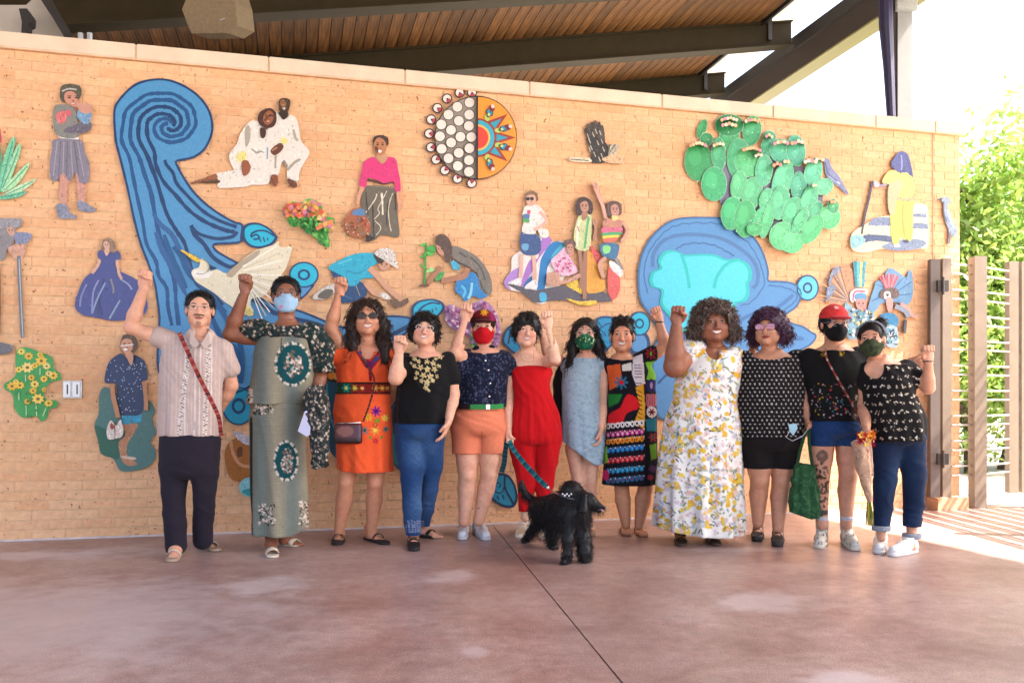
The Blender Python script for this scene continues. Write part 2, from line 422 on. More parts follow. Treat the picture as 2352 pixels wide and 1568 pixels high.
def rbox(name, s0, s1, o0, o1, dz0, dz1, m):
    "slab of the roof between s0..s1, offsets o0..o1, heights measured from the soffit line"
    P = [wp(s0, zt(s0)+dz0, o0), wp(s1, zt(s1)+dz0, o0), wp(s1, zt(s1)+dz0, o1), wp(s0, zt(s0)+dz0, o1),
         wp(s0, zt(s0)+dz1, o0), wp(s1, zt(s1)+dz1, o0), wp(s1, zt(s1)+dz1, o1), wp(s0, zt(s0)+dz1, o1)]
    return mesh_obj(name, P, [(0,1,2,3),(4,7,6,5),(0,4,5,1),(1,5,6,2),(2,6,7,3),(3,7,4,0)], m, roof)
rbox('roof_deck', -3.2, SR-0.65, OFF_NEAR+0.1, OFF_FAR-0.1, 0.03, 0.20, M_STEEL_DARK)
rbox('edge_flashing', SR-0.66, SR+0.35, OFF_NEAR+0.1, OFF_FAR-0.1, 0.16, 0.19, M_FLASH)
rbox('board_trim', SR-0.72, SR-0.66, OFF_NEAR, OFF_FAR, -0.045, 0.05, M_STEEL_DARK)
for off in (-13.8, -11.4, -9.0, -6.6, -4.2, -1.8, 0.6, 3.0, 5.4, 7.8, 10.2):
    rbox('roof_beam', -3.0, SR-0.12, off+0.07, off-0.07, -0.40, -0.03, M_STEEL_OLIVE)
    rbox('beam_flange', -3.0, SR-0.12, off+0.13, off-0.13, -0.425, -0.40, M_STEEL_OLIVE)
    rbox('beam_flange', -3.0, SR-0.12, off+0.13, off-0.13, -0.03, -0.004, M_STEEL_OLIVE)
    mb = MB(); mb.wbox(SR-0.60, SR-0.53, zt(SR)-0.42, zt(SR)-0.03, off-0.11, off+0.13); mb.build('beam_stiffener', M_STEEL_DARK, roof)
# edge beam carried by the column; its underside looks out over the bright ground
zb = 6.80
mb = MB(); mb.wbox(SR, SR+0.12, zb+0.02, zb+0.40, OFF_FAR, OFF_NEAR); mb.build('edge_beam_web', M_STEEL_BROWN, roof)
mb = MB(); mb.wbox(SR-0.05, SR+0.18, zb+0.40, zb+0.62, OFF_FAR, OFF_NEAR); mb.build('edge_gutter', M_STEEL_DARK, roof)
mb = MB(); mb.wbox(SR-0.01, SR+0.30, zb-0.01, zb+0.02, OFF_FAR, OFF_NEAR); mb.build('edge_beam_flange', mat('flange_paint', (0.20, 0.18, 0.07, 1), 0.6), roof)  # light from the ground is put into the flange colour, paler than the web
def free_box(name, u0, u1, v0, v1, Y, th, m, parent):
    a, b = pt(u0, v0, Y), pt(u1, v1, Y)
    mb = MB(); mb.box(a[0], b[0], Y, Y+th, b[2], a[2]); return mb.build(name, m, parent)
col = empty('steel_column', (pt(2078, 800, 12.3)[0], 12.3, 0), 'tall pale grey steel column standing behind the right end of the wall', 'column')
cx_ = pt(2078, 800, 12.3)[0]
mb = MB(); mb.box(cx_-0.10, cx_+0.11, 12.3, 12.56, -0.15, 6.8); mb.build('column_shaft', mat('grey_paint', (0.20, 0.20, 0.20, 1), 0.6, noise=.05), col)
mb = MB(); mb.box(cx_-0.165, cx_-0.10, 12.33, 12.53, -0.15, 6.8); mb.build('column_flange', M_STEEL_BROWN, col)
mb = MB(); mb.box(cx_-0.14, cx_+0.15, 12.22, 12.30, 6.62, 6.8); mb.build('column_cap', M_GALV, col)
dp = MB(); dp.tube([pt(2033, -30, 12.2), pt(2035, 60, 12.2), pt(2041, 150, 12.2), pt(2047, 270, 12.2), pt(2047, 900, 12.2)], [0.10, 0.095, 0.075, 0.06, 0.06], 10)
tag(dp.build('rain_chain', mat('chain_dark', (0.018, 0.016, 0.05, 1), 0.5), None, org=np.array(pt(2047, 1000, 12.2))), 'dark tapering rain pipe hanging beside the grey column', 'rain pipe')
# grey gable wall, hanging box and pipe stubs seen over the coping at the left
def plate(name, ref, off, th, m, parent=None, kind=None):
    P = [wallp(u, v, off) for u, v in ref]; n = len(P)
    Q = [p-np.array([N[0], N[1], 0])*th for p in P]
    Fc = [tuple(range(n)), tuple(range(2*n-1, n-1, -1))]+[(i, i+n, (i+1) % n+n, (i+1) % n) for i in range(n)]
    org = np.mean(P, axis=0) if parent is None else None
    o = mesh_obj(name, P+Q, Fc, m, parent, org=org)
    bm = bmesh.new(); bm.from_mesh(o.data); bmesh.ops.recalc_face_normals(bm, faces=bm.faces); bm.to_mesh(o.data)
    return o
gb = plate('gable_wall', [(-260, 12), (60, 12), (86, -12), (150, 86), (150, 400), (-260, 400)], -1.3, 0.2, M_GREY)
tag(gb, 'pale grey gable wall rising behind the coping at the far left', 'wall', kind='structure')
hb = plate('hanging_bracket', [(43, 20), (62, 20), (73, 34), (72, 52), (64, 56), (63, 90), (48, 90), (50, 50)], -1.1, 0.12, M_STEEL_DARK)
tag(hb, 'small dark bracket hanging in front of the grey gable wall', 'bracket')
st = plate('diagonal_strut', [(88, -14), (110, -14), (172, 92), (150, 90)], -1.15, 0.12, M_STEEL_DARK); tag(st, 'dark diagonal strut at the edge of the grey gable wall', 'strut')
for u in (185, 206):
    m_ = MB(); p = wallp(u, 100, -0.5); m_.tube([p+np.array([0, 0, -.05]), wallp(u, 77, -0.5)], 0.02, 10)
    tag(m_.build('pipe_stub', M_GALV, None, org=p), 'short pale pipe end showing over the coping, %s of two' % ('left' if u == 185 else 'right'), 'pipe', 'pipe ends above the coping')
sp = empty('loudspeaker', tuple(pt(480, 40, 9.0)), 'tan box loudspeaker hung high under the dark timber roof', 'loudspeaker')
A = [pt(*q, 9.0) for q in ((418, 22), (437, -25), (530, -25), (541, 10), (546, 60), (520, 76), (440, 77), (432, 60))]
B = [p+np.array([0.05, 0.42, 0.12]) for p in A]; n = 8
o = mesh_obj('speaker_cabinet', A+B, [tuple(range(n)), tuple(range(2*n-1, n-1, -1))]+[(i, i+n, (i+1) % n+n, (i+1) % n) for i in range(n)], mat('speaker_tan', (0.20, 0.15, 0.095, 1), 0.8, noise=.15, nscale=30, bump=.4, bscale=120), sp)
mb = MB(); mb.tube([pt(505, 47, 8.98), pt(516, 43, 8.98)], 0.008, 6); mb.build('speaker_badge', M_GALV, sp)
mb = MB(); mb.tube([pt(490, 10, 9.2), pt(492, -140, 9.2)], 0.03, 8); mb.build('hanger_rod', M_STEEL_DARK, sp)
# two unseen walls added behind the brick wall to keep light off the ceiling
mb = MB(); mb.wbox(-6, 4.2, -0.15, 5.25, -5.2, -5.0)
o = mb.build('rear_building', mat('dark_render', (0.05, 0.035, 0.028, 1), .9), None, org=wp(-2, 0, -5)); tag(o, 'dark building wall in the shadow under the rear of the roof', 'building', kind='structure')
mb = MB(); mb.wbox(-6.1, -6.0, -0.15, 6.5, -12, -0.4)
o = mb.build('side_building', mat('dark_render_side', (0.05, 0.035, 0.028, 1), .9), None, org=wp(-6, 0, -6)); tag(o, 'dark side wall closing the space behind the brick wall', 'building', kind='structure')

# ------------------------------------------------------------------ gate and fence at the right
fence = empty('metal_fence', (4.37, 8.02, 0), 'tan steel fence of square posts and thin pale rods beyond the wall end', 'fence')
def post(u0, u1, Y, z0, z1, m, name='post', parent=None, d=0.09):
    a, b = pt(u0, 900, Y), pt(u1, 900, Y)
    mb = MB(); mb.box(a[0], b[0], Y-d/2, Y+d/2, z0, z1); return mb.build(name, m, parent or fence)
mb = MB()
PL = [wallp(2130, 1100, 0.0), wallp(2190, 1100, 0.0)]
sP0 = (PL[0][:2]-A0)@T
plinth = MB(); plinth.wbox(sP0-0.02, S1-0.05, 0.0, 0.115, 0.001, 0.16)
o = plinth.build('brick_plinth', mat('plinth_brick', rgb(226, 176, 136), .85, noise=.12, nscale=10), None, org=wp(sP0, 0, 0.1)); tag(o, 'low brick plinth under the gate posts at the right wall end', 'plinth', kind='structure')
gate = empty('gate', (3.85, 7.9, 0.12), 'steel gate post pair with hinges at the right end of the brick wall', 'gate')
post(2134, 2156, 7.86, 0.115, 2.30, mat('gate_steel', (0.13, 0.10, 0.085, 1), .5, noise=.08), 'hinge_post', gate, 0.06)
post(2161, 2181, 7.88, 0.115, 2.31, M_STEEL_TAN, 'lock_post', gate, 0.07)
for zc in (2.05, 0.47):
    a = pt(2148, 900, 7.84); mb = MB(); mb.box(a[0], a[0]+0.10, 7.79, 7.82, zc-0.05, zc+0.05); mb.tube([(a[0]+0.045, 7.785, zc-.08), (a[0]+0.045, 7.785, zc+.08)], 0.012, 8)
    mb.build('hinge', M_STEEL_BROWN, gate)
post(2231, 2259, 8.02, -0.02, 2.35, M_STEEL_TAN, 'post', fence, 0.12)
post(2313, 2334, 8.40, .10, 2.37, M_STEEL_TAN, 'post', fence, 0.08); post(2339, 2362, 8.44, .10, 2.37, M_STEEL_TAN, 'post', fence, 0.12)
M_ROD = mat('rod_steel', (0.50, 0.44, 0.38, 1), .45)
P_B = np.array([4.10, 7.95]); P_C = np.array([pt(2245, 0, 8.02)[0], 8.05]); P_D = np.array([pt(2324, 0, 8.4)[0], 8.4]); P_E = P_D+(P_D-P_C)*2.2
post_e = MB(); post_e.box(P_E[0]-.06, P_E[0]+.06, P_E[1]-.06, P_E[1]+.06, -.16, 2.36); post_e.build('post', M_STEEL_TAN, fence)
zl = []
z = 2.27
while z > 0.16: zl += [z, z-0.085]; z -= 0.235
for z in zl:
    for a, b in ((P_B, P_C), (P_C, P_D), (P_D, P_E)):
        mb = MB(); mb.tube([(a[0], a[1], z), (b[0], b[1], z+0.004)], 0.009, 6); mb.build('rod', M_ROD, fence)
# return of the fence towards the camera, just outside the picture; its rods stripe the light on the floor
side = empty('side_fence', (5.05, 6, 0), 'matching steel rod fence running towards the camera beside the slab', 'fence')
for y in (8.0, 6.1, 4.2):
    mb = MB(); mb.box(5.0, 5.1, y-.05, y+.05, -.16, 2.36); mb.build('post', M_STEEL_TAN, side)
for z in zl:
    mb = MB(); mb.tube([(5.05, 8.0, z), (5.05, 4.2, z)], 0.022, 6); mb.build('rod', M_ROD, side)

# ------------------------------------------------------------------ trees beyond the fence
def leaf_mat(name, a, b_):
    m = bpy.data.materials.new(name); m.use_nodes = True; nt = m.node_tree; b = nt.nodes['Principled BSDF']
    at = nt.nodes.new('ShaderNodeAttribute'); at.attribute_name = 'Col'; nt.links.new(at.outputs['Color'], b.inputs['Base Color'])
    b.inputs['Roughness'].default_value = .5
    tr = nt.nodes.new('ShaderNodeBsdfTranslucent'); nt.links.new(at.outputs['Color'], tr.inputs[0])
    mx = nt.nodes.new('ShaderNodeMixShader'); mx.inputs[0].default_value = .45
    nt.links.new(b.outputs[0], mx.inputs[1]); nt.links.new(tr.outputs[0], mx.inputs[2]); nt.links.new(mx.outputs[0], nt.nodes['Material Output'].inputs[0])
    return m
M_LEAF = leaf_mat('leaf', None, None); M_BARK = mat('bark', (0.12, 0.09, 0.065, 1), .9, noise=.3, nscale=12, bump=.6, bscale=30)
def tree(x, y, h, crown, nleaf, label, base, seed, size=0.10):
    r = np.random.default_rng(seed); t = empty('tree', (x, y, -0.16), label, 'tree', 'trees beyond the fence')
    mb = MB(); top = h*0.8; pts = [(x, y, -.3)]+[(x+r.normal(0, .12)*k, y+r.normal(0, .12)*k, top*k/4) for k in range(1, 5)]
    mb.tube(pts, [.17, .14, .11, .07, .03], 8)
    clumps = []
    for k in range(crown[3]):
        d = r.normal(size=3); d /= np.linalg.norm(d); q = r.random()**0.45
        c = np.array([x, y, h*0.52])+d*q*np.array([crown[0], crown[1], crown[2]])
        if c[2] < 0.3: c[2] = 0.3+r.random()*.8
        clumps.append((c, r.uniform(.35, .75)))
        if k % 9 == 0 and c[2] < h*.6: mb.tube([pts[2+(k % 3)], (np.array(pts[2+(k % 3)])+c)/2+r.normal(0, .15, 3), c], [.05, .03, .012], 5)
    mb.build('trunk', M_BARK, t, True)
    per = nleaf//len(clumps); V = []; Fc = []; Cc = []
    for c, rad in clumps:
        P = c+r.normal(size=(per, 3))*rad*0.55; tint = r.uniform(.75, 1.25)
        a = r.normal(size=(per, 3)); a /= np.linalg.norm(a, axis=1)[:, None]; bv = np.cross(a, r.normal(size=(per, 3))); bv /= np.linalg.norm(bv, axis=1)[:, None]
        s_ = r.uniform(.6, 1.3, per)[:, None]*size
        q = np.stack([P-a*s_, P+bv*s_*.45, P+a*s_, P-bv*s_*.45], 1).reshape(-1, 3); n0 = len(V)*0
        V.append(q); cc = np.ones((per, 4)); cc[:, :3] = np.array(base)*tint*r.uniform(.7, 1.35, (per, 1))*(1+r.normal(0, .06, (per, 3)))
        Cc.append(np.repeat(cc, 4, axis=0))
    V = np.concatenate(V); Cc = np.clip(np.concatenate(Cc), .003, .8); Fc = [(4*i, 4*i+1, 4*i+2, 4*i+3) for i in range(len(V)//4)]
    mesh_obj('crown', V, Fc, M_LEAF, t, cols=Cc)
G1, G2, G3 = (0.25, 0.37, 0.08), (0.34, 0.44, 0.15), (0.12, 0.25, 0.035)
tree(7.6, 13.2, 5.8, (2.0, 1.4, 2.6, 36), 15000, 'leafy yellow-green tree nearest to the fence behind the tan posts', G1, 3, .075)
tree(9.9, 15.5, 7.4, (1.9, 1.6, 2.3, 28), 13000, 'taller pale green tree standing behind the nearest one', G2, 5, .085)
tree(12.6, 18.5, 6.2, (2.4, 1.8, 2.8, 28), 12000, 'broad green tree at the right edge beyond the fence', G2, 8, .095)
tree(9.2, 20.5, 5.6, (2.6, 1.8, 2.5, 24), 10000, 'darker green tree deep behind the others', G3, 11, .10)
tree(16.5, 21.0, 6.8, (2.8, 2.0, 3.1, 24), 9000, 'tall light green tree farthest to the right', G2, 14, .11)
tree(6.7, 12.3, 3.4, (1.5, .8, 1.3, 34), 12000, 'low bushy shrub filling the gaps of the fence posts', G1, 21, .06)
tree(9.6, 12.9, 3.6, (1.7, .9, 1.4, 30), 10000, 'low bushy shrub at the right edge behind the rods', G3, 22, .065)
# ------------------------------------------------------------------ mosaic figures fixed on the wall
def zr(x0, y0, s):
    k = s/1.63265
    def f(*pts): return [(x0/1.63265+a*k, y0/1.63265+b*k) for a, b in pts]
    f.k = k; return f
Z1 = zr(0,0,.6122); Z2 = zr(960,0,.6122); Z3 = zr(1920,0,.6122); Z4 = zr(2880,0,.6122)
ZA = zr(0,480,.5); ZB = zr(0,1180,.5); ZC = zr(600,800,.5); ZD = zr(1100,800,.5); ZE = zr(1840,640,.3827)
ZF = zr(2340,780,.5); ZG = zr(2500,380,.5); ZH = zr(3000,500,.51); ZI = zr(700,340,.2423); ZJ = zr(1560,300,.2679); ZK = zr(1260,480,.2806)
ID = zr(0,0,1.63265)
def mosaic_mat():
    m = mat('mosaic_tile', attr='Col', rough=.42, spec=.4); nt = m.node_tree; b = nt.nodes['Principled BSDF']
    g = nt.nodes.new('ShaderNodeNewGeometry')
    v = nt.nodes.new('ShaderNodeTexVoronoi'); v.inputs['Scale'].default_value = 105; nt.links.new(g.outputs['Position'], v.inputs['Vector'])
    r = nt.nodes.new('ShaderNodeMapRange'); r.inputs[3].default_value = .93; r.inputs[4].default_value = 1.07
    sp = nt.nodes.new('ShaderNodeSeparateColor'); nt.links.new(v.outputs['Color'], sp.inputs[0]); nt.links.new(sp.outputs[0], r.inputs[0])
    e = nt.nodes.new('ShaderNodeTexVoronoi'); e.feature = 'DISTANCE_TO_EDGE'; e.inputs['Scale'].default_value = 105; nt.links.new(g.outputs['Position'], e.inputs['Vector'])
    bp = nt.nodes.new('ShaderNodeBump'); bp.inputs['Strength'].default_value = .3; bp.inputs['Distance'].default_value = .003; nt.links.new(e.outputs['Distance'], bp.inputs['Height'])
    nt.links.new(bp.outputs[0], b.inputs['Normal'])
    src = b.inputs['Base Color'].links[0].from_socket; s = nt.nodes.new('ShaderNodeVectorMath'); s.operation = 'SCALE'
    nt.links.new(src, s.inputs[0]); nt.links.new(r.outputs[0], s.inputs['Scale']); nt.links.new(s.outputs[0], b.inputs['Base Color'])
    return m
M_TILE = mosaic_mat()
MOS = "mosaic figures fixed on the brick wall"
def inpoly(x, y, P):
    c = np.zeros(len(x), bool); n = len(P)
    for i in range(n):
        x1, y1 = P[i-1]; x2, y2 = P[i]
        m = ((y1 > y) != (y2 > y)) & (x < (x2-x1)*(y-y1)/(y2-y1+1e-12)+x1); c ^= m
    return c
def stroke(P, w, n=5, wobble=0.0, seed=0, taper=False):
    C = crom(P, False, n); r = random.Random(seed); L = []; R = []
    for i in range(len(C)):
        d = C[min(i+1, len(C)-1)]-C[max(i-1, 0)]; d = d/(np.linalg.norm(d)+1e-9); nn = np.array([-d[1], d[0]])
        ww = w/2*(1+r.uniform(-wobble, wobble)); t = i/(len(C)-1)
        if taper: ww *= 0.35+0.65*math.sin(math.pi*min(1, .12+t*.88))
        L.append(C[i]+nn*ww); R.append(C[i]-nn*ww)
    V = L+R; m = len(L)
    return [('quads', V, [(i, i+1, m+i+1, m+i) for i in range(m-1)])]
def ell(cx, cy, rx, ry, rot=0, n=18, wob=0.0, seed=0):
    r = random.Random(seed); c, s = math.cos(rot), math.sin(rot); out = []
    for k in range(n):
        t = 2*math.pi*k/n; q = 1+r.uniform(-wob, wob); x, y = rx*q*math.cos(t), ry*q*math.sin(t)
        out.append((cx+x*c-y*s, cy+x*s+y*c))
    return out
PLAIN = {'face', 'face_right', 'seated_face', 'flag', 'water', 'drum_disc', 'hands', 'neck', 'blossoms', 'petals'}
JOINED = {'tesserae', 'features', 'shirt_dots', 'petals', 'flower_centre', 'stems', 'spines', 'blossoms', 'basket_weave', 'hat_print', 'costume_print', 'feathers', 'figures', 'skirt_print', 'leaves'}
class Piece:
    def __init__(s, label, name='mosaic_figure', cat='mosaic', base=0.0):
        s.label = label; s.name = name; s.cat = cat; s.base = base; s.parts = {}; s.k = 0; s.all = []
    def _add(s, part, P, Fc, col, outline=None):
        mb = s.parts.setdefault(part if part in JOINED else (part, s.k), MB()); off0 = 0.006; off1 = 0.020+s.base+0.00045*s.k; s.k = s.k+.02 if part in ('tesserae', 'features') else math.floor(s.k+1.001)
        P = [np.array(p) for p in P]
        A = [wallp(p[0], p[1], off1) for p in P]; B = [wallp(p[0], p[1], off0 if s.thick else off1-0.004) for p in P]; n = len(P)
        F2 = list(Fc)
        if outline is None:
            cnt = {}
            for f in Fc:
                for i in range(len(f)):
                    a, b = f[i], f[(i+1) % len(f)]
                    if (b, a) in cnt: cnt.pop((b, a))
                    else: cnt[(a, b)] = 1
            F2 += [(a, b, b+n, a+n) for a, b in cnt]
        mb.add(A+B, F2, col); s.all += P
    def poly(s, part, col, P, smooth=True, thick=True, n=4):
        s.thick = thick; P = crom(P, True, n) if smooth else [np.array(p, float) for p in P]
        tri = tessellate_polygon([[Vector((p[0], p[1], 0)) for p in P]])
        s._add(part, P, [tuple(t) for t in tri], hx(col) if isinstance(col, str) else col)
        if thick and s.name in ('mosaic_figure', 'bird_mosaic', 'cactus_mosaic', 'agave_mosaic') and part not in PLAIN and isinstance(col, str):
            A = np.array(P); lo, hi = A.min(0), A.max(0); n_ = min(46, int((hi-lo).prod()/34)); c0_ = np.array(hx(col)[:3]); q = np.random.default_rng(len(s.all)); X = q.uniform(lo, hi, (n_*2, 2)); X = X[inpoly(X[:, 0], X[:, 1], [tuple(a) for a in A])][:n_]
            dr = q.uniform(-.5, .5)+1.57
            for x, y in X:
                f = q.choice([.6, .72, .84, 1.2, 1.4]); s.poly('tesserae', tuple(np.clip(c0_*f+(f > 1)*.02, .004, .8))+(1,), ell(x, y, q.uniform(1.6, 4.2), q.uniform(.8, 1.6), dr+q.normal(0, .5), 6), smooth=False, thick=False)
        if part in ('face', 'face_right', 'seated_face') and len(P) > 12:
            A = np.array(P); c = (A.min(0)+A.max(0))/2; w_, h_ = np.ptp(A, axis=0)
            for dx, dy, rx, ry, cc in ((-.2, -.1, .10, .05, '2A1C18'), (.2, -.1, .10, .05, '2A1C18'), (-.2, -.2, .14, .03, '3A2620'), (.2, -.2, .14, .03, '3A2620'), (.02, .1, .06, .06, '7A4434'), (0, .27, .17, .045, '8C3430'), (0, .255, .13, .025, 'F4ECE4')):
                s.poly('features', cc, ell(c[0]+dx*w_, c[1]+dy*h_, rx*w_, ry*h_, 0, 6), smooth=False, thick=False)
        return s
    def line(s, part, col, w, P, wob=.12, taper=False, thick=False, n=5):
        s.thick = thick
        for _, V, Fc in stroke(P, w, n, wob, len(s.all), taper): s._add(part, V, Fc, hx(col))
        return s
    def build(s):
        P = np.array(s.all); c = P.mean(axis=0); o = wallp(c[0], c[1], 0.01)
        root = empty(s.name, tuple(o), s.label, s.cat, MOS)
        for k, mb in s.parts.items():
            ob = mb.build(k if isinstance(k, str) else k[0], M_TILE, root, cols=True)
            if isinstance(k, str): ob['kind'] = 'stuff'
            bm = bmesh.new(); bm.from_mesh(ob.data); bmesh.ops.recalc_face_normals(bm, faces=bm.faces); bm.to_mesh(ob.data); bm.free()
        return root
LB, DB, MBL = '5098CC', '063E70', '2F629C'
# --- the great curling river
r_ = Piece('great blue river mosaic curling into a spiral crest, behind the waterbird', 'river_mosaic')
out = Z1((700,740),(705,660),(750,590),(830,520),(930,490),(1030,492),(1130,530),(1220,595),(1280,680),(1300,770),(1290,840),(1250,915),(1190,960),(1120,978),(1080,988),(1085,1015),(1120,1080),(1180,1170),(1260,1250),(1350,1315),(1430,1360),(1482,1378),(1478,1440),(1470,1482),(1400,1490),(1310,1497)) \
    + ZC((420,280),(500,330),(600,390),(690,500),(700,610),(780,650),(880,700),(1010,722),(1120,760),(1240,810)) + ID((770,748),(800,752),(850,745),(885,727)) + ZD((885,790),(860,880),(780,930),(700,960)) \
    + ID((860,785),(800,800),(740,800),(700,830),(620,860),(585,880),(545,900),(520,890),(500,850),(440,870),(400,880),(372,868),(362,830),(366,745)) + ZA((1195,1400),(1180,1280),(1160,1160),(1110,1010),(1060,880),(1010,700),(980,560),(945,400),(900,220),(870,100))
r_.poly('water', LB, out, n=3)
r_.line('outline', DB, 5.2, out+[out[0]], n=4)
cx0, cy0 = 1012, 752
def arm(rend, turns, tail, w, col, seed):
    P = []; n = int(18*turns)
    for k in range(n+1):
        t = k/n; rr = 16+(rend-16)*t**0.95; th = math.pi+(1-t)*turns*2*math.pi*-1
        wv = 1+0.022*math.sin(9*th+seed)
        cxx = 1042+(cx0-1042)*t; cyy = 768+(cy0-768)*t
        P.append((cxx+rr*wv*math.cos(th)*1.0, cyy-rr*wv*math.sin(th)*.84))
    r_.line('stripes', col, w, Z1(*P)+tail, .22)
for rend, turns, tail, w, s in ((262, 1.35, Z1((745,860),(790,960),(815,1080),(835,1180))+ZA((1070,700),(1100,870),(1170,1000),(1190,1110),(1250,1200),(1260,1340),(1290,1480)), 8.5, 1),
                          (212, 1.12, Z1((800,860),(850,960),(890,1080),(925,1180))+ZA((1160,640),(1190,780),(1230,900),(1270,1020),(1310,1160),(1320,1300),(1340,1480)), 9.5, 2),
                          (160, .85, Z1((850,850),(900,950),(930,1030),(960,1110))+ZA((1250,640),(1330,780),(1390,880))+ZC((260,500),(380,600),(470,690)), 9.5, 3),
                          (108, .55, Z1((905,840),(945,930),(955,1010),(1000,1110),(1080,1200),(1160,1290),(1260,1360),(1380,1410),(1440,1420)), 9, 4)):
    arm(rend, turns, tail, w, DB if s > 2 else '1C548C', s)
r_.line('stripes', DB, 7.8, Z1((1010,980),(1020,1010),(1060,1060),(1080,1120),(1140,1190),(1240,1290),(1340,1350),(1450,1390)))
r_.line('stripes', DB, 7.8, Z1((1170,1380),(1200,1420),(1240,1440),(1330,1462),(1420,1450),(1455,1420)))
r_.line('stripes', MBL, 12.4, ZA((1150,640),(1200,720),(1290,800),(1350,920),(1410,1020),(1440,1080)), taper=True)
r_.line('stripes', MBL, 14.0, ZA((1170,780),(1220,920),(1280,1020),(1360,1180),(1400,1260)), taper=True)
r_.line('stripes', DB, 9.3, ZC((235,90),(260,160),(330,230),(400,330),(520,400),(590,380)))
r_.line('stripes', DB, 9.3, ZC((240,320),(330,380),(420,420)))
r_.line('stripes', '1C5C94', 12.4, ZC((30,160),(90,330),(150,450),(200,560)), taper=True)
r_.line('stripes', '1C5C94', 12.4, ZC((100,250),(160,330),(210,440),(300,530),(400,640),(500,740)), taper=True)
r_.line('stripes', '1C5C94', 10.8, ZC((380,760),(430,870),(480,960),(560,1010),(600,1120),(600,1240)))
r_.line('stripes', DB, 9.3, ZC((690,640),(780,690),(860,745),(960,760)))
r_.line('stripes', DB, 9.3, ZC((1010,790),(1120,815),(1230,850)))
r_.line('stripes', DB, 9.3, ZD((700,935),(780,890),(870,840)))
r_.line('stripes', DB, 9.3, ID((790,775),(830,775),(870,765)))
r_.line('stripes', '1C5C94', 10.8, ID((470,640),(495,690),(525,740),(552,790),(556,850),(552,880)))
r_.build()
def leaf(label, out, col, outc=DB, inner=None, lines=()):
    p = Piece(label, 'shell_mosaic'); p.poly('shell', outc, out); c = np.mean(np.array(out), axis=0)
    p.poly('shell_face', col, [c+(np.array(q)-c)*0.84 for q in out])
    for P, w in lines: p.line('pattern', outc, w, P)
    p.build()
def ring(label, cx, cy, rx, ry, col, extra=None):
    p = Piece(label, 'ring_mosaic')
    if extra: p.poly('stem', DB, extra); c = np.mean(np.array(extra), axis=0); p.poly('stem', '5A9AD0', [c+(np.array(q)-c)*.72 for q in extra])
    p.poly('disc', DB, ell(cx, cy, rx, ry)); p.poly('disc_face', col, ell(cx, cy, rx-3.6, ry-3.6))
    p.poly('ring', DB, ell(cx, cy, rx*.42, ry*.42), thick=False); p.poly('ring_centre', col, ell(cx, cy, rx*.26, ry*.26), thick=False); p.build()
CY = '12BBDC'
leaf('turquoise shell mosaic with a spiral at the tip of the upper river branch', ZC((620,110),(660,75),(740,72),(820,110),(870,160),(880,190),(840,235),(760,260),(690,255),(640,220),(618,170)), CY,
     lines=[(ZC((700,195),(735,190),(740,170),(715,160),(685,175),(690,150),(740,130),(800,135),(855,170)), 4.2), (ZC((745,180),(755,215)), 3), (ZC((775,178),(785,215)), 3), (ZC((805,182),(810,205)), 3)])
leaf('turquoise shell mosaic above the short curly black hair', ZD((890,700),(940,655),(1040,640),(1110,660),(1135,700),(1110,750),(1060,790),(990,830),(900,800),(885,750)), CY,
     lines=[(ZD((930,790),(930,750),(970,700),(1040,670),(1100,680)), 4), (ZD((1010,725),(1015,755)), 2.5), (ZD((1040,715),(1048,745)), 2.5), (ZD((1068,705),(1074,725)), 2.5)])
ring('round turquoise ring mosaic beside the white wing tip of the waterbird', 698, 631, 34, 30, CY, ID((676,650),(720,652),(712,668),(694,686),(684,684),(680,668)))
ring('round turquoise ring mosaic between the striped shirt and the grey dress', 548, 932, 38, 44, '0D9FC4')
leaf('turquoise shell mosaic low on the wall beside the red trousers', ID((1131,1092),(1150,1085),(1170,1092),(1184,1115),(1189,1145),(1180,1164),(1160,1165),(1135,1152),(1123,1135),(1124,1108)), '0E8FB4', '0A2E58',
     lines=[(ID((1145,1120),(1150,1112),(1140,1108),(1134,1118),(1140,1130),(1152,1130),(1158,1118)), 3), (ID((1142,1138),(1146,1148)), 3), (ID((1154,1136),(1158,1146)), 3), (ID((1160,1090),(1160,1120),(1172,1142),(1180,1158)), 4)])
leaf('blue crescent shell mosaic behind the short black fringe', ID((1154,785),(1160,760),(1176,745),(1196,740),(1206,760),(1206,790),(1196,812),(1180,812),(1166,800)), '0F8AB4', '07305E', lines=[(ID((1168,790),(1172,766),(1186,752)), 4)])
leaf('blue shell mosaic between the green mask and the laughing face', ID((1368,740),(1378,727),(1400,726),(1420,735),(1420,760),(1408,790),(1386,810),(1374,790)), '1397C8', '075088', lines=[(ID((1372,760),(1392,745),(1412,742)), 3.4), (ID((1378,766),(1382,776)), 2.4), (ID((1388,762),(1392,772)), 2.4), (ID((1398,757),(1402,768)), 2.4)])
ring('round turquoise ring mosaic right of the laughing face', 1469, 743, 25, 28, CY, ID((1448,762),(1484,764),(1494,796),(1478,812),(1452,812),(1444,790)))
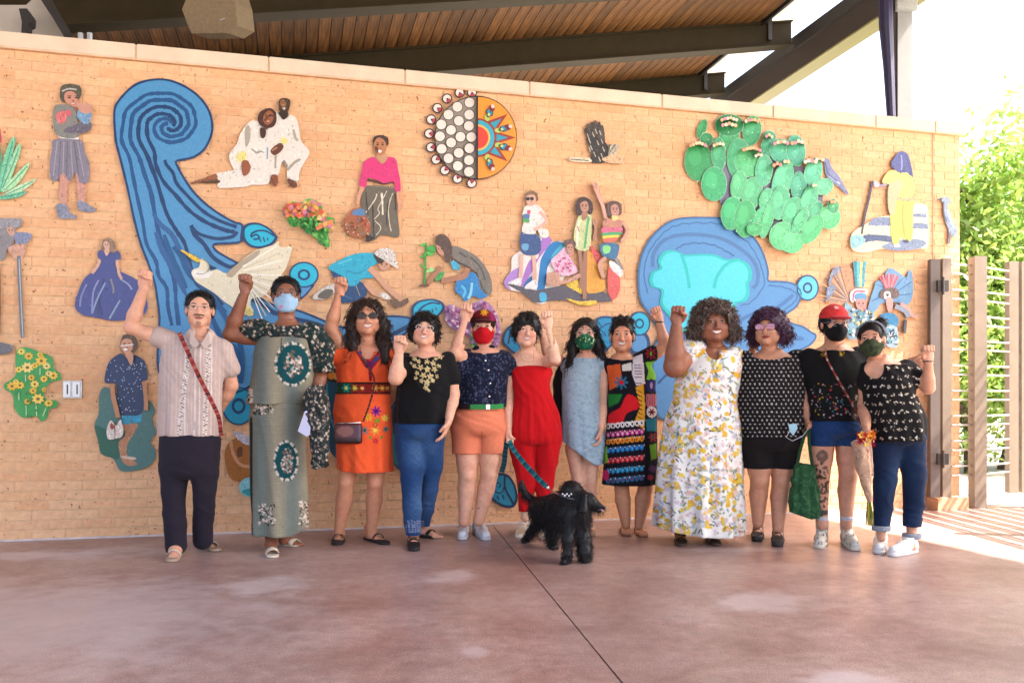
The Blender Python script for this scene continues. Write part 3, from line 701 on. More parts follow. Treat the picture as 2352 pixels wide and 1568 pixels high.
# --- second wave with the cloud
p = Piece('wide blue wave mosaic arching over a turquoise cloud', 'wave_mosaic')
o2 = ZF((110,560),(112,460),(140,340),(200,230),(290,140),(380,90),(500,74),(640,74),(760,80),(850,120),(930,180),(1000,260),(1050,360),(1080,470),(1082,545),(1160,552),(1250,562),(1310,600),(1325,660),(1290,740),(1200,810),(1160,850),(1250,862),(1340,890),(1400,930),(1440,960),(1400,1020),(1300,1080),(1180,1200),(1000,1300),(700,1500)) + ID((1580,940),(1548,955),(1512,950),(1500,900),(1498,800),(1500,760)) + ZF((200,880),(260,1000),(300,950),(260,880),(190,800),(140,720),(115,640))
o2 = ZF((110,560),(112,460),(140,340),(200,230),(290,140),(380,90),(500,74),(640,74),(760,80),(850,120),(930,180),(1000,260),(1050,360),(1080,470),(1082,545),(1160,552),(1250,562),(1310,600),(1325,660),(1290,740),(1200,810),(1250,862),(1340,890),(1400,930),(1440,960),(1400,1020),(1300,1080),(1180,1200),(1000,1300),(700,1500)) + ID((1580,950),(1548,962),(1512,955),(1502,900),(1500,810)) + ZF((270,960),(265,910),(200,800),(140,720),(115,640))
p.poly('water', '5292CC', o2, n=3); p.line('outline', '2F6699', 4.6, o2+[o2[0]], n=4)
wig = lambda P, a=1.6: [np.array(q)+np.array([0, a*(-1)**i]) for i, q in enumerate(crom(P, False, 3))]
p.line('wave_lines', '3B6EA6', 3, wig(ZF((180,640),(150,500),(175,360),(240,250),(330,160),(440,120),(600,112),(740,125),(840,190),(930,260),(1000,370),(1040,480),(1050,580),(960,700),(880,730))), n=2)
p.line('wave_lines', '4678AF', 8, ZF((215,440),(225,340),(290,250),(400,205),(560,200),(720,225),(850,290),(950,370),(1000,460),(1000,560),(965,600)), wob=.05)
p.line('wave_lines', '3B6EA6', 3.4, wig(ZF((390,310),(450,275),(560,262),(680,280),(760,320),(830,360)), 1.2), n=2)
p.line('wave_lines', '3B6EA6', 3, wig(ZF((1080,580),(1180,590),(1270,620),(1300,670),(1260,720),(1180,780)), 1.0), n=2)
p.line('wave_lines', '3F76B0', 8, ZF((1270,650),(1200,710),(1120,760),(980,790),(880,840),(820,900)), wob=.05)
p.line('wave_lines', '3F76B0', 4, ZF((820,1040),(860,980),(930,940),(1000,920)))
p.line('wave_lines', '3F76B0', 9, ZF((1180,985),(1260,975),(1350,980)))
p.line('wave_lines', '1D5C96', 5, ID((1512,880),(1530,862),(1548,858)))
p.line('wave_lines', '1D5C96', 6, ID((1560,740),(1566,780),(1560,800)))
cl = ZF((280,620),(210,590),(190,540),(210,480),(265,450),(255,390),(290,335),(350,315),(410,330),(450,350),(560,345),(680,350),(770,385),(850,380),(920,410),(955,460),(955,530),(935,570),(940,640),(910,700),(850,715),(820,780),(700,900),(440,930),(330,800),(270,720))
p.poly('cloud', '0FC3BE', cl); c = np.mean(np.array(cl), axis=0); p.poly('cloud_face', '4AD4EC', [c+(np.array(q)-c)*.93 for q in cl])
p.line('cloud_lines', '0FC3BE', 7, ZF((430,345),(460,430),(480,520),(490,600)), wob=.05); p.line('cloud_lines', '0FC3BE', 7, ZF((860,385),(770,420),(700,510),(675,600)), wob=.05)
p.build()
ring('round pale blue ring mosaic at the tip of the wave branch', 1855, 661, 26, 30, '5CC8EE')
# --- agave
p = Piece('green agave mosaic cut by the left picture edge', 'agave_mosaic')
for P, c in ((ZA((-60,480),(-30,300),(-10,120),(5,160),(15,320),(10,480)), '5FB48C'), (ZA((0,470),(10,300),(60,130),(105,65),(112,120),(80,250),(40,400)), '7CCFA4'), (ZA((10,470),(60,300),(120,150),(152,118),(150,190),(100,330),(50,450)), 'A4E0B0'),
             (ZA((20,480),(90,380),(180,290),(222,262),(190,340),(110,440)), 'B8ECB4'), (ZA((20,510),(120,440),(220,400),(272,385),(200,450),(100,510)), 'C8F0C0'), (ZA((-60,520),(60,500),(150,480),(200,478),(150,515),(40,535),(-50,535)), '74C6A0')):
    p.poly('leaf', c, P); q = np.array(P); m = q.mean(axis=0); p.line('leaf', '4F9C84', 2.2, [m+(q[0]-m)*.9, m, m+(q[len(q)//2]-m)*.8])
p.line('flower', 'D24860', 6, ZA((-10,0),(0,60),(2,110))); p.build()
# --- musician
p = Piece('mosaic of a musician in a fringed grey skirt playing a mouth organ')
GY, SKN = '8E8791', 'D39A88'
p.poly('legs', SKN, ZA((430,230),(450,400),(440,520),(470,590),(500,560),(505,440),(540,380),(545,240)))
p.poly('legs', SKN, ZA((570,250),(575,420),(590,540),(640,545),(640,400),(650,260)))
p.poly('shoes', '8C90A4', ZA((425,572),(500,580),(520,630),(575,665),(560,680),(450,675),(430,640))); p.poly('shoes', '8C90A4', ZA((580,560),(600,545),(640,560),(700,600),(715,625),(650,632),(590,610)))
p.poly('skirt', '8A8494', ZA((410,85),(600,90),(640,190),(670,270),(665,400),(600,410),(570,330),(520,400),(470,330),(420,400),(378,370),(375,250),(390,160)))
for k, (a, b) in enumerate(((430,400),(455,440),(480,470),(505,500),(530,545),(555,590),(580,630))): p.line('skirt', ('A9A4B0', '6E6A80')[k % 2], 2.2, ZA((a,100),((a+b)/2,230),(b,360)))
p.poly('belt', 'F4F0EA', ZA((425,55),(590,62),(592,88),(460,78)), smooth=False)
p.poly('torso', '8A8A84', Z1((335,650),(390,640),(450,660),(470,720),(480,840),(350,830),(325,730)))
p.poly('sleeve', '6E6878', Z1((400,790),(470,760),(540,740),(560,780),(520,815),(400,812)))
p.poly('sleeve', '7FA8CC', Z1((470,700),(500,650),(545,640),(560,700),(540,760),(490,740)))
p.poly('roses', 'E07878', Z1((345,700),(390,680),(410,720),(385,760),(350,740))); p.poly('roses', 'D86C74', Z1((400,680),(430,676),(438,700),(412,712)), thick=False)
p.poly('head', '5C5848', Z1((368,560),(380,525),(430,515),(490,530),(498,580),(470,620),(400,630),(370,610)))
p.poly('face', 'D2937E', Z1((400,570),(440,560),(470,585),(478,620),(500,640),(470,660),(420,640),(395,610)))
p.line('headband', 'C9C4C0', 3.4, Z1((380,560),(420,545),(470,550))); p.poly('hands', SKN, Z1((470,640),(510,635),(560,650),(555,690),(500,690))); p.build()
# --- robed figure with pole at the left edge
p = Piece('mosaic of a grey robed figure holding a long pole, cut by the left picture edge')
p.poly('robe', '8F8A8C', ZA((-80,690),(40,680),(158,684),(155,740),(120,760),(100,860),(50,920),(40,970),(0,1000),(-80,1000)))
p.poly('hat', '9C9AA0', ZA((-60,690),(40,678),(158,686),(140,740),(60,740),(-60,760))); p.poly('face', 'D7A48C', ZA((50,760),(90,740),(110,790),(80,810)))
p.poly('arm', '8A93B0', ZA((110,790),(200,785),(240,810),(190,870),(130,880))); p.poly('arm', 'D7A48C', ZA((60,900),(130,870),(190,880),(180,960),(140,1000),(90,960)))
p.line('pole', '6F7480', 8.5, ZA((140,960),(150,1200),(160,1400),(165,1500),(170,1560))+ZB((172,170)), wob=.03, thick=True); p.line('pole', 'B6C0C4', 2.4, ZA((143,980),(153,1200),(163,1400),(172,1570)), wob=.05)
p.poly('robe', '8A5A44', ZA((-80,1000),(-6,1020),(4,1300),(-8,1568),(-80,1568)))
p.poly('shoe', '6F6E74', ZB((-40,205),(40,215),(100,240),(70,285),(0,298),(-60,290)));  p.build()
# --- sunflowers
p = Piece('mosaic patch of yellow sunflowers on green leaves at lower left', 'sunflower_mosaic')
p.poly('leaves', '3FA455', ZB((130,260),(200,245),(300,280),(390,320),(405,400),(450,440),(455,490),(390,500),(345,545),(330,600),(360,640),(420,640),(430,690),(370,710),(350,780),(310,795),(270,760),(170,770),(110,700),(95,600),(40,560),(30,520),(90,480),(120,440),(115,350)))
rr = random.Random(4)
for (x, y, s) in ((160,275,30),(215,310,34),(310,345,44),(350,385,30),(205,395,46),(140,410,28),(260,380,26),(400,455,36),(330,480,30),(365,440,26),(90,535,40),(150,528,34),(260,520,34),(235,470,28),(248,570,30),(285,630,46),(365,662,34),(205,650,26),(120,500,22),(300,300,24),(330,560,20)):
    P = []
    for k in range(16): t = k/16*2*math.pi; q = s*(1.12 if k % 2 else .72); P.append((x+q*math.cos(t), y+q*math.sin(t)*.85))
    p.poly('petals', rr.choice(['F4CB48', 'F7D661', 'EDBE3C', 'F9DE80']), ZB(*P), smooth=False); p.poly('flower_centre', '8A5A26', ZB(*ell(x, y, s*.30, s*.26, n=8)), thick=False)
for P in (((140,570),(142,640)),((195,680),(198,760)),((270,680),(275,760)),((345,700),(320,760)),((190,450),(192,500)),((300,400),(300,450))): p.line('stems', 'CDE9B4', 2, ZB(*P))
for k in range(22): x = rr.uniform(110,400); y = rr.uniform(300,760); p.poly('leaves', '2C8A44', ZB(*ell(x, y, 14, 7, rr.random()*3, 8)), thick=False) if 560 < y and x < 340 else None
p.build()
# --- gowned woman
p = Piece('mosaic of a fair haired woman in a wide blue ball gown')
p.poly('gown', '4A5492', ZA((735,925),(775,915),(800,950),(850,920),(895,930),(905,980),(870,1000),(880,1060),(1030,1140),(1080,1230),(1108,1330),(1080,1400),(1000,1430),(860,1445),(720,1420),(620,1400),(562,1340),(590,1220),(640,1120),(720,1060),(760,1000),(735,970)))
for P, c in (((780,1130),(760,1220),(745,1300),(770,1400)),'3E4478'),(((790,1160),(730,1280),(690,1390)),'8EA4C8'),(((830,1130),(850,1200),(850,1240)),'8C8C8C'),(((900,1290),(860,1360),(820,1430)),'8EA8C0'),(((740,1140),(700,1230),(690,1380)),'8E96C4'),(((900,1130),(960,1170),(990,1210)),'9AA4CC'),(((650,1170),(610,1260),(600,1340)),'848CBC'),(((1080,1290),(1070,1370)),'9CB8D8'),(((740,1290),(730,1360),(760,1420)),'44507C'): p.line('gown_folds', c, 4, ZA(*P))
p.poly('hair', '9A7C64', ZA((775,840),(820,825),(860,860),(865,930),(830,930),(800,880),(790,930),(760,910)))
p.poly('face', 'DDB09C', ZA((778,860),(800,850),(820,870),(820,900),(800,915),(780,890))); p.poly('neck', 'DDB09C', ZA((785,910),(815,905),(820,930),(800,960),(785,935)), thick=False)
p.line('arms', 'DDB09C', 6.5, ZA((745,985),(735,1030),(690,1090)), thick=True); p.line('arms', 'DDB09C', 6.5, ZA((875,990),(885,1050),(895,1100),(915,1130)), thick=True); p.build()
# --- man in the dotted shirt
p = Piece('mosaic of a walker in a navy dotted shirt on a dark green ground')
p.poly('ground_shape', '4C7C78', ZB((790,540),(900,600),(1080,640),(1130,650),(1165,720),(1140,780),(1168,880),(1130,950),(1170,1040),(1120,1130),(1000,1170),(900,1165),(850,1080),(760,1040),(740,960),(708,830),(740,740),(745,600)))
p.poly('ground_shape', '226652', ZB((712,830),(800,860),(880,900),(900,1000),(890,1080),(840,1070),(760,1040),(735,930)), thick=False)
p.poly('legs', 'C58A64', ZB((925,820),(1030,820),(1010,880),(960,960),(950,1040),(1000,1090),(1030,1120),(960,1130),(910,1080),(890,960),(940,900)))
p.poly('sandals', 'E4C8B4', ZB((900,1060),(960,1060),(1020,1070),(1010,1085),(950,1080)), thick=False)
p.poly('shorts', '2FA6CC', ZB((915,755),(1060,735),(1065,800),(1000,815),(985,770),(975,820),(925,820)), smooth=False)
p.poly('shirt', '1E3A68', ZB((905,290),(960,330),(1000,300),(1050,320),(1090,360),(1108,480),(1070,500),(1080,600),(1060,740),(960,755),(900,740),(880,640),(870,520),(790,510),(790,440),(820,350)))
rr = random.Random(9)
for k in range(90):
    x = rr.uniform(800,1090); y = rr.uniform(340,735)
    if y < 500 or 885 < x < 1062: p.poly('shirt_dots', 'C8D4EC', ZB(*ell(x, y, 4.4, 4.4, n=6)), smooth=False, thick=False)
p.line('arms', 'C58A64', 11, ZB((840,525),(850,620),(870,700),(885,770)), thick=True); p.line('arms', 'C58A64', 9.5, ZB((1080,500),(1090,590),(1095,660),(1095,715)), thick=True)
p.poly('shoes_in_hand', 'F0E0D4', ZB((830,790),(870,830),(900,790),(925,850),(915,910),(860,930),(810,930),(800,860))); p.poly('shoes_in_hand', 'A24A3C', ZB((835,810),(858,840),(840,860),(825,840)), thick=False); p.line('shoes_in_hand', '7A3C30', 2, ZB((860,800),(862,930)))
p.poly('head', '5C4434', ZB((905,200),(930,150),(990,150),(1030,190),(1030,250),(990,290),(920,280),(905,240))); p.poly('face', 'D49A7C', ZB((912,200),(940,180),(985,190),(995,250),(960,290),(925,280),(908,240)))
p.line('glasses', 'F2ECE8', 2.6, ZB((905,232),(950,228),(1000,222)), wob=0); p.poly('smile', 'FFFFFF', ZB((925,256),(955,252),(940,270)), thick=False); p.poly('neck', 'D49A7C', ZB((940,290),(990,280),(1000,330),(985,380),(960,340)), thick=False); p.build()
# --- waterbird
p = Piece('white egret mosaic flying with spread wing across the blue river', 'bird_mosaic', base=.02)
p.poly('body', 'EAE0C4', ZC((235,450),(250,420),(290,405),(300,370),(295,345),(340,350),(370,390),(375,430),(430,420),(500,450),(560,400),(640,330),(700,290),(740,270),(840,240),(890,210),(900,250),(990,255),(985,290),(950,400),(910,460),(830,560),(770,620),(690,640),(680,690),(700,740),(620,760),(540,700),(480,660),(410,600),(330,550),(270,510)))
p.poly('wing_shade', 'B4A48C', ZC((500,450),(620,350),(740,275),(730,320),(600,420),(540,480)), thick=False)
for k in range(13):
    t = k/12; ax, ay = 620+60*t, 400+170*t; a = -0.55+1.75*t; L = 300-60*t
    p.line('feathers', ('FFFDF4', 'D4C8B0')[k % 2], 2.2, ZC((ax,ay),(ax+L*math.cos(a),ay+L*math.sin(a))), wob=.3)
p.poly('neck', 'F6F2E8', ZC((240,450),(260,425),(300,420),(340,440),(390,440),(370,480),(300,490),(255,480)), thick=False); p.line('neck', '8C8474', 1.6, ZC((270,450),(310,455),(350,440),(370,400),(350,360),(320,345)))
p.poly('beak', 'E8C23C', ZC((150,275),(200,290),(270,325),(300,345),(290,368),(240,345),(190,305))); p.poly('leg', 'D8C878', ZC((610,670),(640,680),(700,745),(660,770))); p.build()
# --- couple in white
p = Piece('mosaic of a couple seated together in loose white clothes')
W = 'EFE9DF'
p.poly('trousers', W, ZI((440,1290),(700,1240),(850,1180),(1250,1170),(1300,1250),(1260,1440),(1000,1460),(900,1490),(500,1500),(500,1390)))
p.poly('foot', '9A5A38', ZI((60,1440),(100,1410),(260,1360),(430,1290),(470,1310),(440,1360),(130,1430))); p.poly('foot', '5A3A22', ZI((140,1420),(330,1395),(500,1385),(500,1430),(300,1435)), thick=False)
p.poly('shirt', W, ZI((900,560),(1000,470),(1100,480),(1180,560),(1260,640),(1280,900),(1260,1180),(1000,1170),(940,1080),(780,1220),(720,1200),(660,1050),(680,950),(780,820),(830,680)))
p.poly('folds', 'B4AC9C', ZI((900,600),(950,530),(985,600),(980,760),(920,880),(900,760)), thick=False); p.line('folds', 'A8A498', 5, ZI((1000,900),(1080,960),(1140,940),(1200,960)), taper=True); p.line('folds', '86A8BC', 4, ZI((1250,880),(1250,1060)))
p.poly('shirt_right', 'EDE6DC', ZI((1380,320),(1450,400),(1560,420),(1600,370),(1700,440),(1740,600),(1770,780),(1900,940),(1840,1090),(1750,1240),(1720,1410),(1580,1380),(1550,1290),(1560,1180),(1480,1100),(1440,1240),(1400,1310),(1260,1280),(1260,900),(1250,600),(1330,560)))
p.line('folds', 'B2A898', 6, ZI((1650,600),(1680,720),(1720,780))); p.line('folds', 'A8A092', 6, ZI((1560,1230),(1660,1120),(1760,1060))); p.line('folds', 'B2A898', 5, ZI((1380,1000),(1370,1200))); p.line('folds', '9C9488', 5, ZI((1500,1080),(1560,1180)))
p.poly('cuffs', 'F2E48C', ZI((780,1000),(890,940),(920,1050),(800,1100))); p.poly('cuffs', 'F2E48C', ZI((1450,740),(1540,740),(1560,800),(1490,830)), thick=False)
p.poly('hands', '9A5634', ZI((850,1110),(930,1080),(990,1180),(950,1290),(870,1310))); p.poly('hands', '6A3A20', ZI((1300,920),(1440,810),(1500,870),(1440,960),(1350,1000)), thick=False); p.line('hands', 'C08862', 3, ZI((1320,930),(1400,880)))
p.poly('head', '4A2412', ZI((1100,430),(1130,340),(1220,285),(1310,275),(1380,350),(1390,470),(1340,560),(1230,580),(1130,530)), n=3); p.poly('face', 'A2603A', ZI((1190,390),(1270,310),(1340,360),(1330,470),(1260,530),(1190,480))); p.line('face', '4A2412', 3, ZI((1200,470),(1290,380),(1340,400))); p.poly('neck', '4A2A16', ZI((1140,580),(1220,590),(1220,700),(1180,740),(1140,700)))
p.poly('head_right', '4C3018', ZI((1430,150),(1500,115),(1590,140),(1600,230),(1560,340),(1500,400),(1440,330),(1425,230))); p.poly('face_right', '9C6C44', ZI((1450,170),(1500,140),(1540,200),(1520,250),(1460,240)), thick=False); p.poly('beard', 'D8CFC4', ZI((1480,270),(1530,265),(1510,300)), thick=False); p.poly('neck', '33200F', ZI((1430,330),(1560,330),(1560,400),(1500,450),(1450,400)))
p.poly('feet', '8A4A2C', ZI((1310,1310),(1400,1310),(1410,1400),(1380,1480),(1320,1440))); p.poly('feet', '6A3A22', ZI((1560,1370),(1660,1390),(1710,1480),(1640,1500),(1590,1440))); p.build()
# --- woman in pink
p = Piece('mosaic of a woman in a pink top and olive skirt with a woven basket')
p.poly('skirt', '6F6656', ZK((400,780),(790,810),(800,960),(830,1200),(840,1450),(700,1440),(600,1430),(520,1490),(420,1480),(440,1300),(380,1150),(340,1020)))

for P, c, wd in ((((610,870),(620,1000),(625,1160)),'EFE6D2',4.2),(((545,880),(520,960),(400,1130)),'E4D8C0',2.4),(((680,840),(620,960),(560,1080),(580,1140),(510,1220)),'E0D4BC',2.0),(((760,870),(720,980),(700,1120),(720,1300),(740,1380)),'D8CCB4',2.2),(((490,1020),(500,1300),(510,1480)),'3C342A',2.6),(((700,980),(680,1150),(680,1300)),'3C342A',2.6),(((400,860),(410,1000),(430,1160)),'3C342A',2.4),(((790,880),(800,1100)),'3C342A',2.4),(((520,1240),(600,1330),(540,1430)),'E0D4BC',2.0)): p.line('skirt_print', c, wd, ZK(*P), wob=.35)
p.line('belt', '4A2A2A', 4.6, ZK((420,690),(540,720),(640,745),(770,715))); p.line('belt', '8A8070', 2.4, ZK((410,770),(600,790),(780,805)))
p.poly('top', 'E2347C', ZK((380,450),(500,390),(610,480),(690,390),(800,420),(830,560),(860,720),(860,850),(790,840),(775,720),(640,740),(560,700),(425,670),(400,790),(310,760),(350,560)))
p.line('arms', 'DDA27E', 9, ZK((360,790),(310,900),(285,1030)), thick=True); p.line('arms', 'DDA27E', 8, ZK((830,850),(840,960),(855,1050),(835,1110)), thick=True)
p.poly('neck', 'CF9A74', ZK((540,370),(680,370),(680,420),(620,480),(540,410)), thick=False); p.poly('hair', '3E2818', ZK((490,170),(530,110),(610,95),(690,130),(700,200),(670,240),(520,240))); p.poly('face', 'C07E54', ZK((510,200),(560,130),(640,160),(670,230),(660,310),(600,370),(540,350),(515,280)))
p.poly('face', '6A3C22', ZK((520,250),(560,260),(560,330),(530,320)), thick=False); p.poly('smile', 'FFF8F0', ZK((565,300),(600,296),(610,318),(580,334)), thick=False)
p.poly('basket', 'B0643C', ZK((110,1250),(180,1140),(240,1070),(360,1080),(400,1180),(460,1280),(450,1400),(350,1465),(220,1450),(140,1390))); p.poly('basket_cloth', '5A86B4', ZK((220,1120),(290,1080),(370,1090),(380,1170),(230,1160)), thick=False)
rr = random.Random(3)
for k in range(46): x = rr.uniform(130,440); y = rr.uniform(1180,1440); p.poly('basket_weave', rr.choice(['E8A088', 'C84A2C', '3E8C5A', 'F0D0A8', '7A3C20', '8890B0']), ZK(*ell(x, y, 16, 8, rr.random()*3, 6)), smooth=False, thick=False)
p.poly('foot', '2E2620', ZK((390,1500),(430,1440),(500,1460),(480,1500),(420,1525))); p.build()
# --- small flower clumps
def clump(label, ref, out, leafc, flowers, cols, seed, fs=14, lc=('38A23E', '7BD25A', '2A7C34')):
    p = Piece(label, 'flower_mosaic'); p.poly('leaves', leafc, ref(*out)); rr = random.Random(seed); xs = [a for a, b in out]; ys = [b for a, b in out]
    from mathutils.geometry import intersect_point_tri_2d
    P = [Vector((a, b)) for a, b in out]
    def inside(x, y):
        c = False
        for i in range(len(P)):
            a, b = P[i-1], P[i]
            if (a[1] > y) != (b[1] > y) and x < (b[0]-a[0])*(y-a[1])/(b[1]-a[1])+a[0]: c = not c
        return c
    for k in range(420):
        x, y = rr.uniform(min(xs), max(xs)), rr.uniform(min(ys), max(ys))
        if not inside(x, y): continue
        if flowers(x, y): p.poly('petals', rr.choice(cols), ref(*ell(x, y, fs, fs*.8, rr.random()*3, 7, .3, k)), smooth=False, thick=False)
        else: p.poly('leaves', rr.choice(lc), ref(*ell(x, y, fs*.9, fs*.5, rr.random()*3, 6, .3, k)), smooth=False, thick=False)
    p.build()
clump('mosaic clump of orange flowers on bright green stems, left of the pink top', Z2, [(165,1290),(200,1240),(250,1240),(300,1270),(300,1225),(350,1220),(400,1260),(420,1320),(480,1340),(470,1400),(440,1400),(450,1510),(410,1500),(350,1440),(300,1420),(270,1380),(220,1390),(190,1340)], '4FB84A',
      lambda x, y: y < 1330 or (x > 380 and y < 1400), ['F08A54', 'F4B45A', 'E8583C', 'F6D67A', 'D880A0'], 5, 15)
clump('mosaic clump of pink and violet blossoms behind the maroon cap', ID, [(1022,705),(1040,700),(1062,712),(1080,700),(1110,690),(1132,705),(1146,735),(1150,770),(1140,800),(1120,812),(1085,800),(1078,775),(1060,765),(1040,755),(1024,735)], 'B488B4',
      lambda x, y: not (1080 < x < 1096 and y > 760), ['B4508C', 'E090B8', '8C4A90', 'C8A0CC', 'F0C0D4', 'A03070'], 6, 4.2)
# --- half sun, half drum
p = Piece('round mosaic, left half white discs on grey, right half an orange sun', 'sun_mosaic')
c0 = (858, 808)
arcL = [(c0[0]-600*math.cos(a), c0[1]-585*math.sin(a)) for a in np.linspace(math.pi/2, -math.pi/2, 24)]
arcR = [(c0[0]+555*math.cos(a), c0[1]-585*math.sin(a)) for a in np.linspace(math.pi/2, -math.pi/2, 24)]
for k, (x, y) in enumerate(((785,175),(610,180),(435,262),(300,395),(212,555),(185,752),(208,945),(280,1115),(405,1265),(580,1382),(780,1445))):
    p.poly('bells', '3A1414', ZJ(*ell(x, y, 72, 72, n=12))); p.poly('bells', 'F2E6DC', ZJ(*ell(x, y, 55, 55, n=12))); a = math.atan2(y-808, x-858)
    p.poly('bells', 'B4444C', ZJ(*ell(x-34*math.cos(a), y-34*math.sin(a), 34, 26, a+1.57, 10)), thick=False); p.poly('bells', '2C1414', ZJ(*ell(x-6*math.cos(a), y-6*math.sin(a), 13, 13, n=7)), thick=False)
p.poly('drum_rim', '241010', ZJ(*arcL), smooth=False); p.poly('drum_face', '9A8E80', ZJ(*[(858-(858-x)*.975-4, 808+(y-808)*.975) for x, y in arcL]), smooth=False)
for x, y in ((750,318),(580,378),(745,487),(455,487),(600,573),(355,625),(740,645),(490,702),(335,790),(622,796),(775,800),(492,878),(360,965),(748,958),(598,1022),(455,1098),(742,1125),(585,1205),(742,1285)):
    p.poly('drum_disc', '3A342E', ZJ(*ell(x, y, 78, 78, n=12))); p.poly('drum_disc', 'EFE4D8', ZJ(*ell(x, y, 68, 68, n=12)))
p.poly('sun_rim', '241010', ZJ(*arcR), smooth=False); p.poly('sun_field', 'F39C2C', ZJ(*[(858+(x-858)*.975+4, 808+(y-808)*.975) for x, y in arcR]), smooth=False)
half = lambda r, k=1.04: [(c0[0]+4+r*math.cos(a), c0[1]-r*k*math.sin(a)) for a in np.linspace(math.pi/2, -math.pi/2, 16)]
for a in (0, 38, -38):
    t = math.radians(a); d = np.array([math.cos(t), -math.sin(t)]); q = np.array([-d[1], d[0]]); o = np.array(c0)
    p.poly('rays', 'A03A2A', ZJ(*[tuple(o+d*255+q*92), tuple(o+d*540), tuple(o+d*255-q*92)]), smooth=False); p.poly('rays', '2AA2BC', ZJ(*[tuple(o+d*270+q*52), tuple(o+d*430), tuple(o+d*270-q*52)]), smooth=False)
p.poly('sun_ring', 'A03A2A', ZJ(*half(262)), smooth=False); p.poly('sun_ring', '34B0C8', ZJ(*half(236)), smooth=False); p.poly('sun_ring', 'F2C060', ZJ(*half(178)), smooth=False); p.poly('sun_disc', 'E4432C', ZJ(*half(150)), smooth=False)
for a in (19, -19, 64, -64):
    t = math.radians(a); d = np.array([math.cos(t), -math.sin(t)]); o = np.array(c0)+np.array([4, 0])
    for rr_, c, s in ((300, 'BFD06A', 44), (335, '2C6C3C', 26), (390, '2A3A4A', 58), (395, '2498B4', 44), (450, '7A2430', 46), (488, 'F0D4CC', 30), (360, 'D8E08C', 22)):
        q = o+d*rr_; p.poly('figures', c, ZJ(*ell(q[0], q[1], s, s*.8, t, 9, .15, int(rr_))), smooth=False, thick=False)
p.line('divider', '241010', 3.4, ZJ((858,225),(858,1400)), wob=0); p.build()
# --- gardener
p = Piece('mosaic of a kneeling gardener in a turquoise shirt and speckled sun hat')
p.poly('trousers', '14487A', ZD((280,420),(400,480),(520,520),(552,600),(500,660),(400,670),(330,655),(335,560)))
p.line('trousers', '2F6C9C', 3, ZD((350,600),(430,640))); p.line('trousers', 'C8B48C', 1.4, ZD((470,540),(500,620)))
p.poly('shoe', 'D8D2C8', ZD((145,640),(180,590),(260,540),(330,530),(300,600),(240,645))); p.poly('shoe', '6C6458', ZD((180,625),(240,570),(300,580),(260,640)), thick=False)
p.poly('shirt', '1EB0D0', ZD((262,405),(330,360),(440,310),(560,295),(620,310),(640,360),(590,400),(560,430),(605,480),(520,490),(470,540),(410,540),(400,490),(310,440)))
p.line('shirt_folds', '1490B0', 3, ZD((400,430),(480,450),(540,420))); p.line('shirt_folds', '64CEE4', 3, ZD((340,380),(440,340)))
p.line('arms', 'DCA482', 13, ZD((570,410),(640,480),(700,550),(790,630),(810,660)), thick=True, wob=.05); p.line('arms', 'DCA482', 11, ZD((540,520),(600,590),(690,630)), thick=True, wob=.05)
p.poly('gloves', 'F0E8E0', ZD((650,600),(700,600),(730,640),(680,640))); p.poly('plant', '7A5A42', ZD((725,650),(770,640),(800,660),(850,635),(865,665),(830,690),(790,705),(750,695)))
p.poly('face', 'D69C7E', ZD((640,360),(700,360),(725,400),(680,430),(650,410))); p.poly('hair', '3E2C20', ZD((600,310),(640,320),(680,360),(640,375)), thick=False)
p.poly('hat', 'E8E0D8', ZD((610,305),(650,265),(710,262),(760,290),(770,350),(785,410),(740,390),(680,350)))
rr = random.Random(5)
for k in range(26): x = rr.uniform(640,765); y = rr.uniform(275,370); p.poly('hat_print', '5C5048', ZD(*ell(x, y, 5, 3, rr.random()*3, 5)), smooth=False, thick=False)
p.build()
# --- planter
p = Piece('mosaic of a long haired planter bending over a green corn plant')
p.line('stalk', '2E9A38', 4.4, ZD((995,220),(990,330),(988,420),(985,545)), thick=True)
for P, c in ((((985,240),(950,235),(1000,220)),'66C44C'),(((990,300),(950,330),(985,330)),'3CA83C'),(((995,290),(1060,300),(1020,320)),'58C050'),(((990,400),(945,380),(980,410)),'5CC04C'),(((995,440),(1060,430),(1030,405)),'A8E08C'),(((995,260),(1050,240),(1070,280),(1030,290)),'3FAE44')): p.poly('blades', c, ZD(*P))
p.poly('leaves_held', '3FA04C', ZD((1060,500),(1090,450),(1130,440),(1120,480),(1090,505)))
p.poly('jacket', '7C756C', ZD((1190,250),(1260,260),(1370,320),(1440,400),(1485,500),(1485,600),(1450,610),(1390,540),(1380,450),(1280,380),(1200,340)))
for P in (((1200,340),(1280,390),(1370,450)),((1330,330),(1400,400),(1440,500)),((1400,500),(1420,560),(1450,600)),((1240,290),(1300,330))): p.line('jacket_folds', '4C463F', 3, ZD(*P))
p.poly('shirt', '46B0D0', ZD((1180,360),(1230,370),(1250,420),(1200,420)))
p.poly('skirt', '2088CC', ZD((1230,500),(1290,490),(1330,440),(1380,470),(1400,560),(1450,620),(1400,640),(1350,620),(1290,660),(1260,620),(1215,580))); p.line('skirt_light', '8CD8F0', 6, ZD((1340,520),(1330,600),(1310,640))); p.line('skirt_light', '58C4E8', 5, ZD((1260,540),(1290,580),(1270,630)))
p.line('arms', 'B47C5C', 10, ZD((1110,400),(1060,460),(1010,530)), thick=True); p.line('arms', 'B47C5C', 13, ZD((1310,410),(1280,470),(1200,490),(1110,510)), thick=True, wob=.05)
p.poly('hair', '5C4438', ZD((1070,190),(1100,155),(1150,170),(1185,230),(1190,310),(1160,370),(1130,330),(1110,260),(1070,230))); p.poly('face', 'D09878', ZD((1070,240),(1100,250),(1130,300),(1120,320),(1085,290)), thick=False)
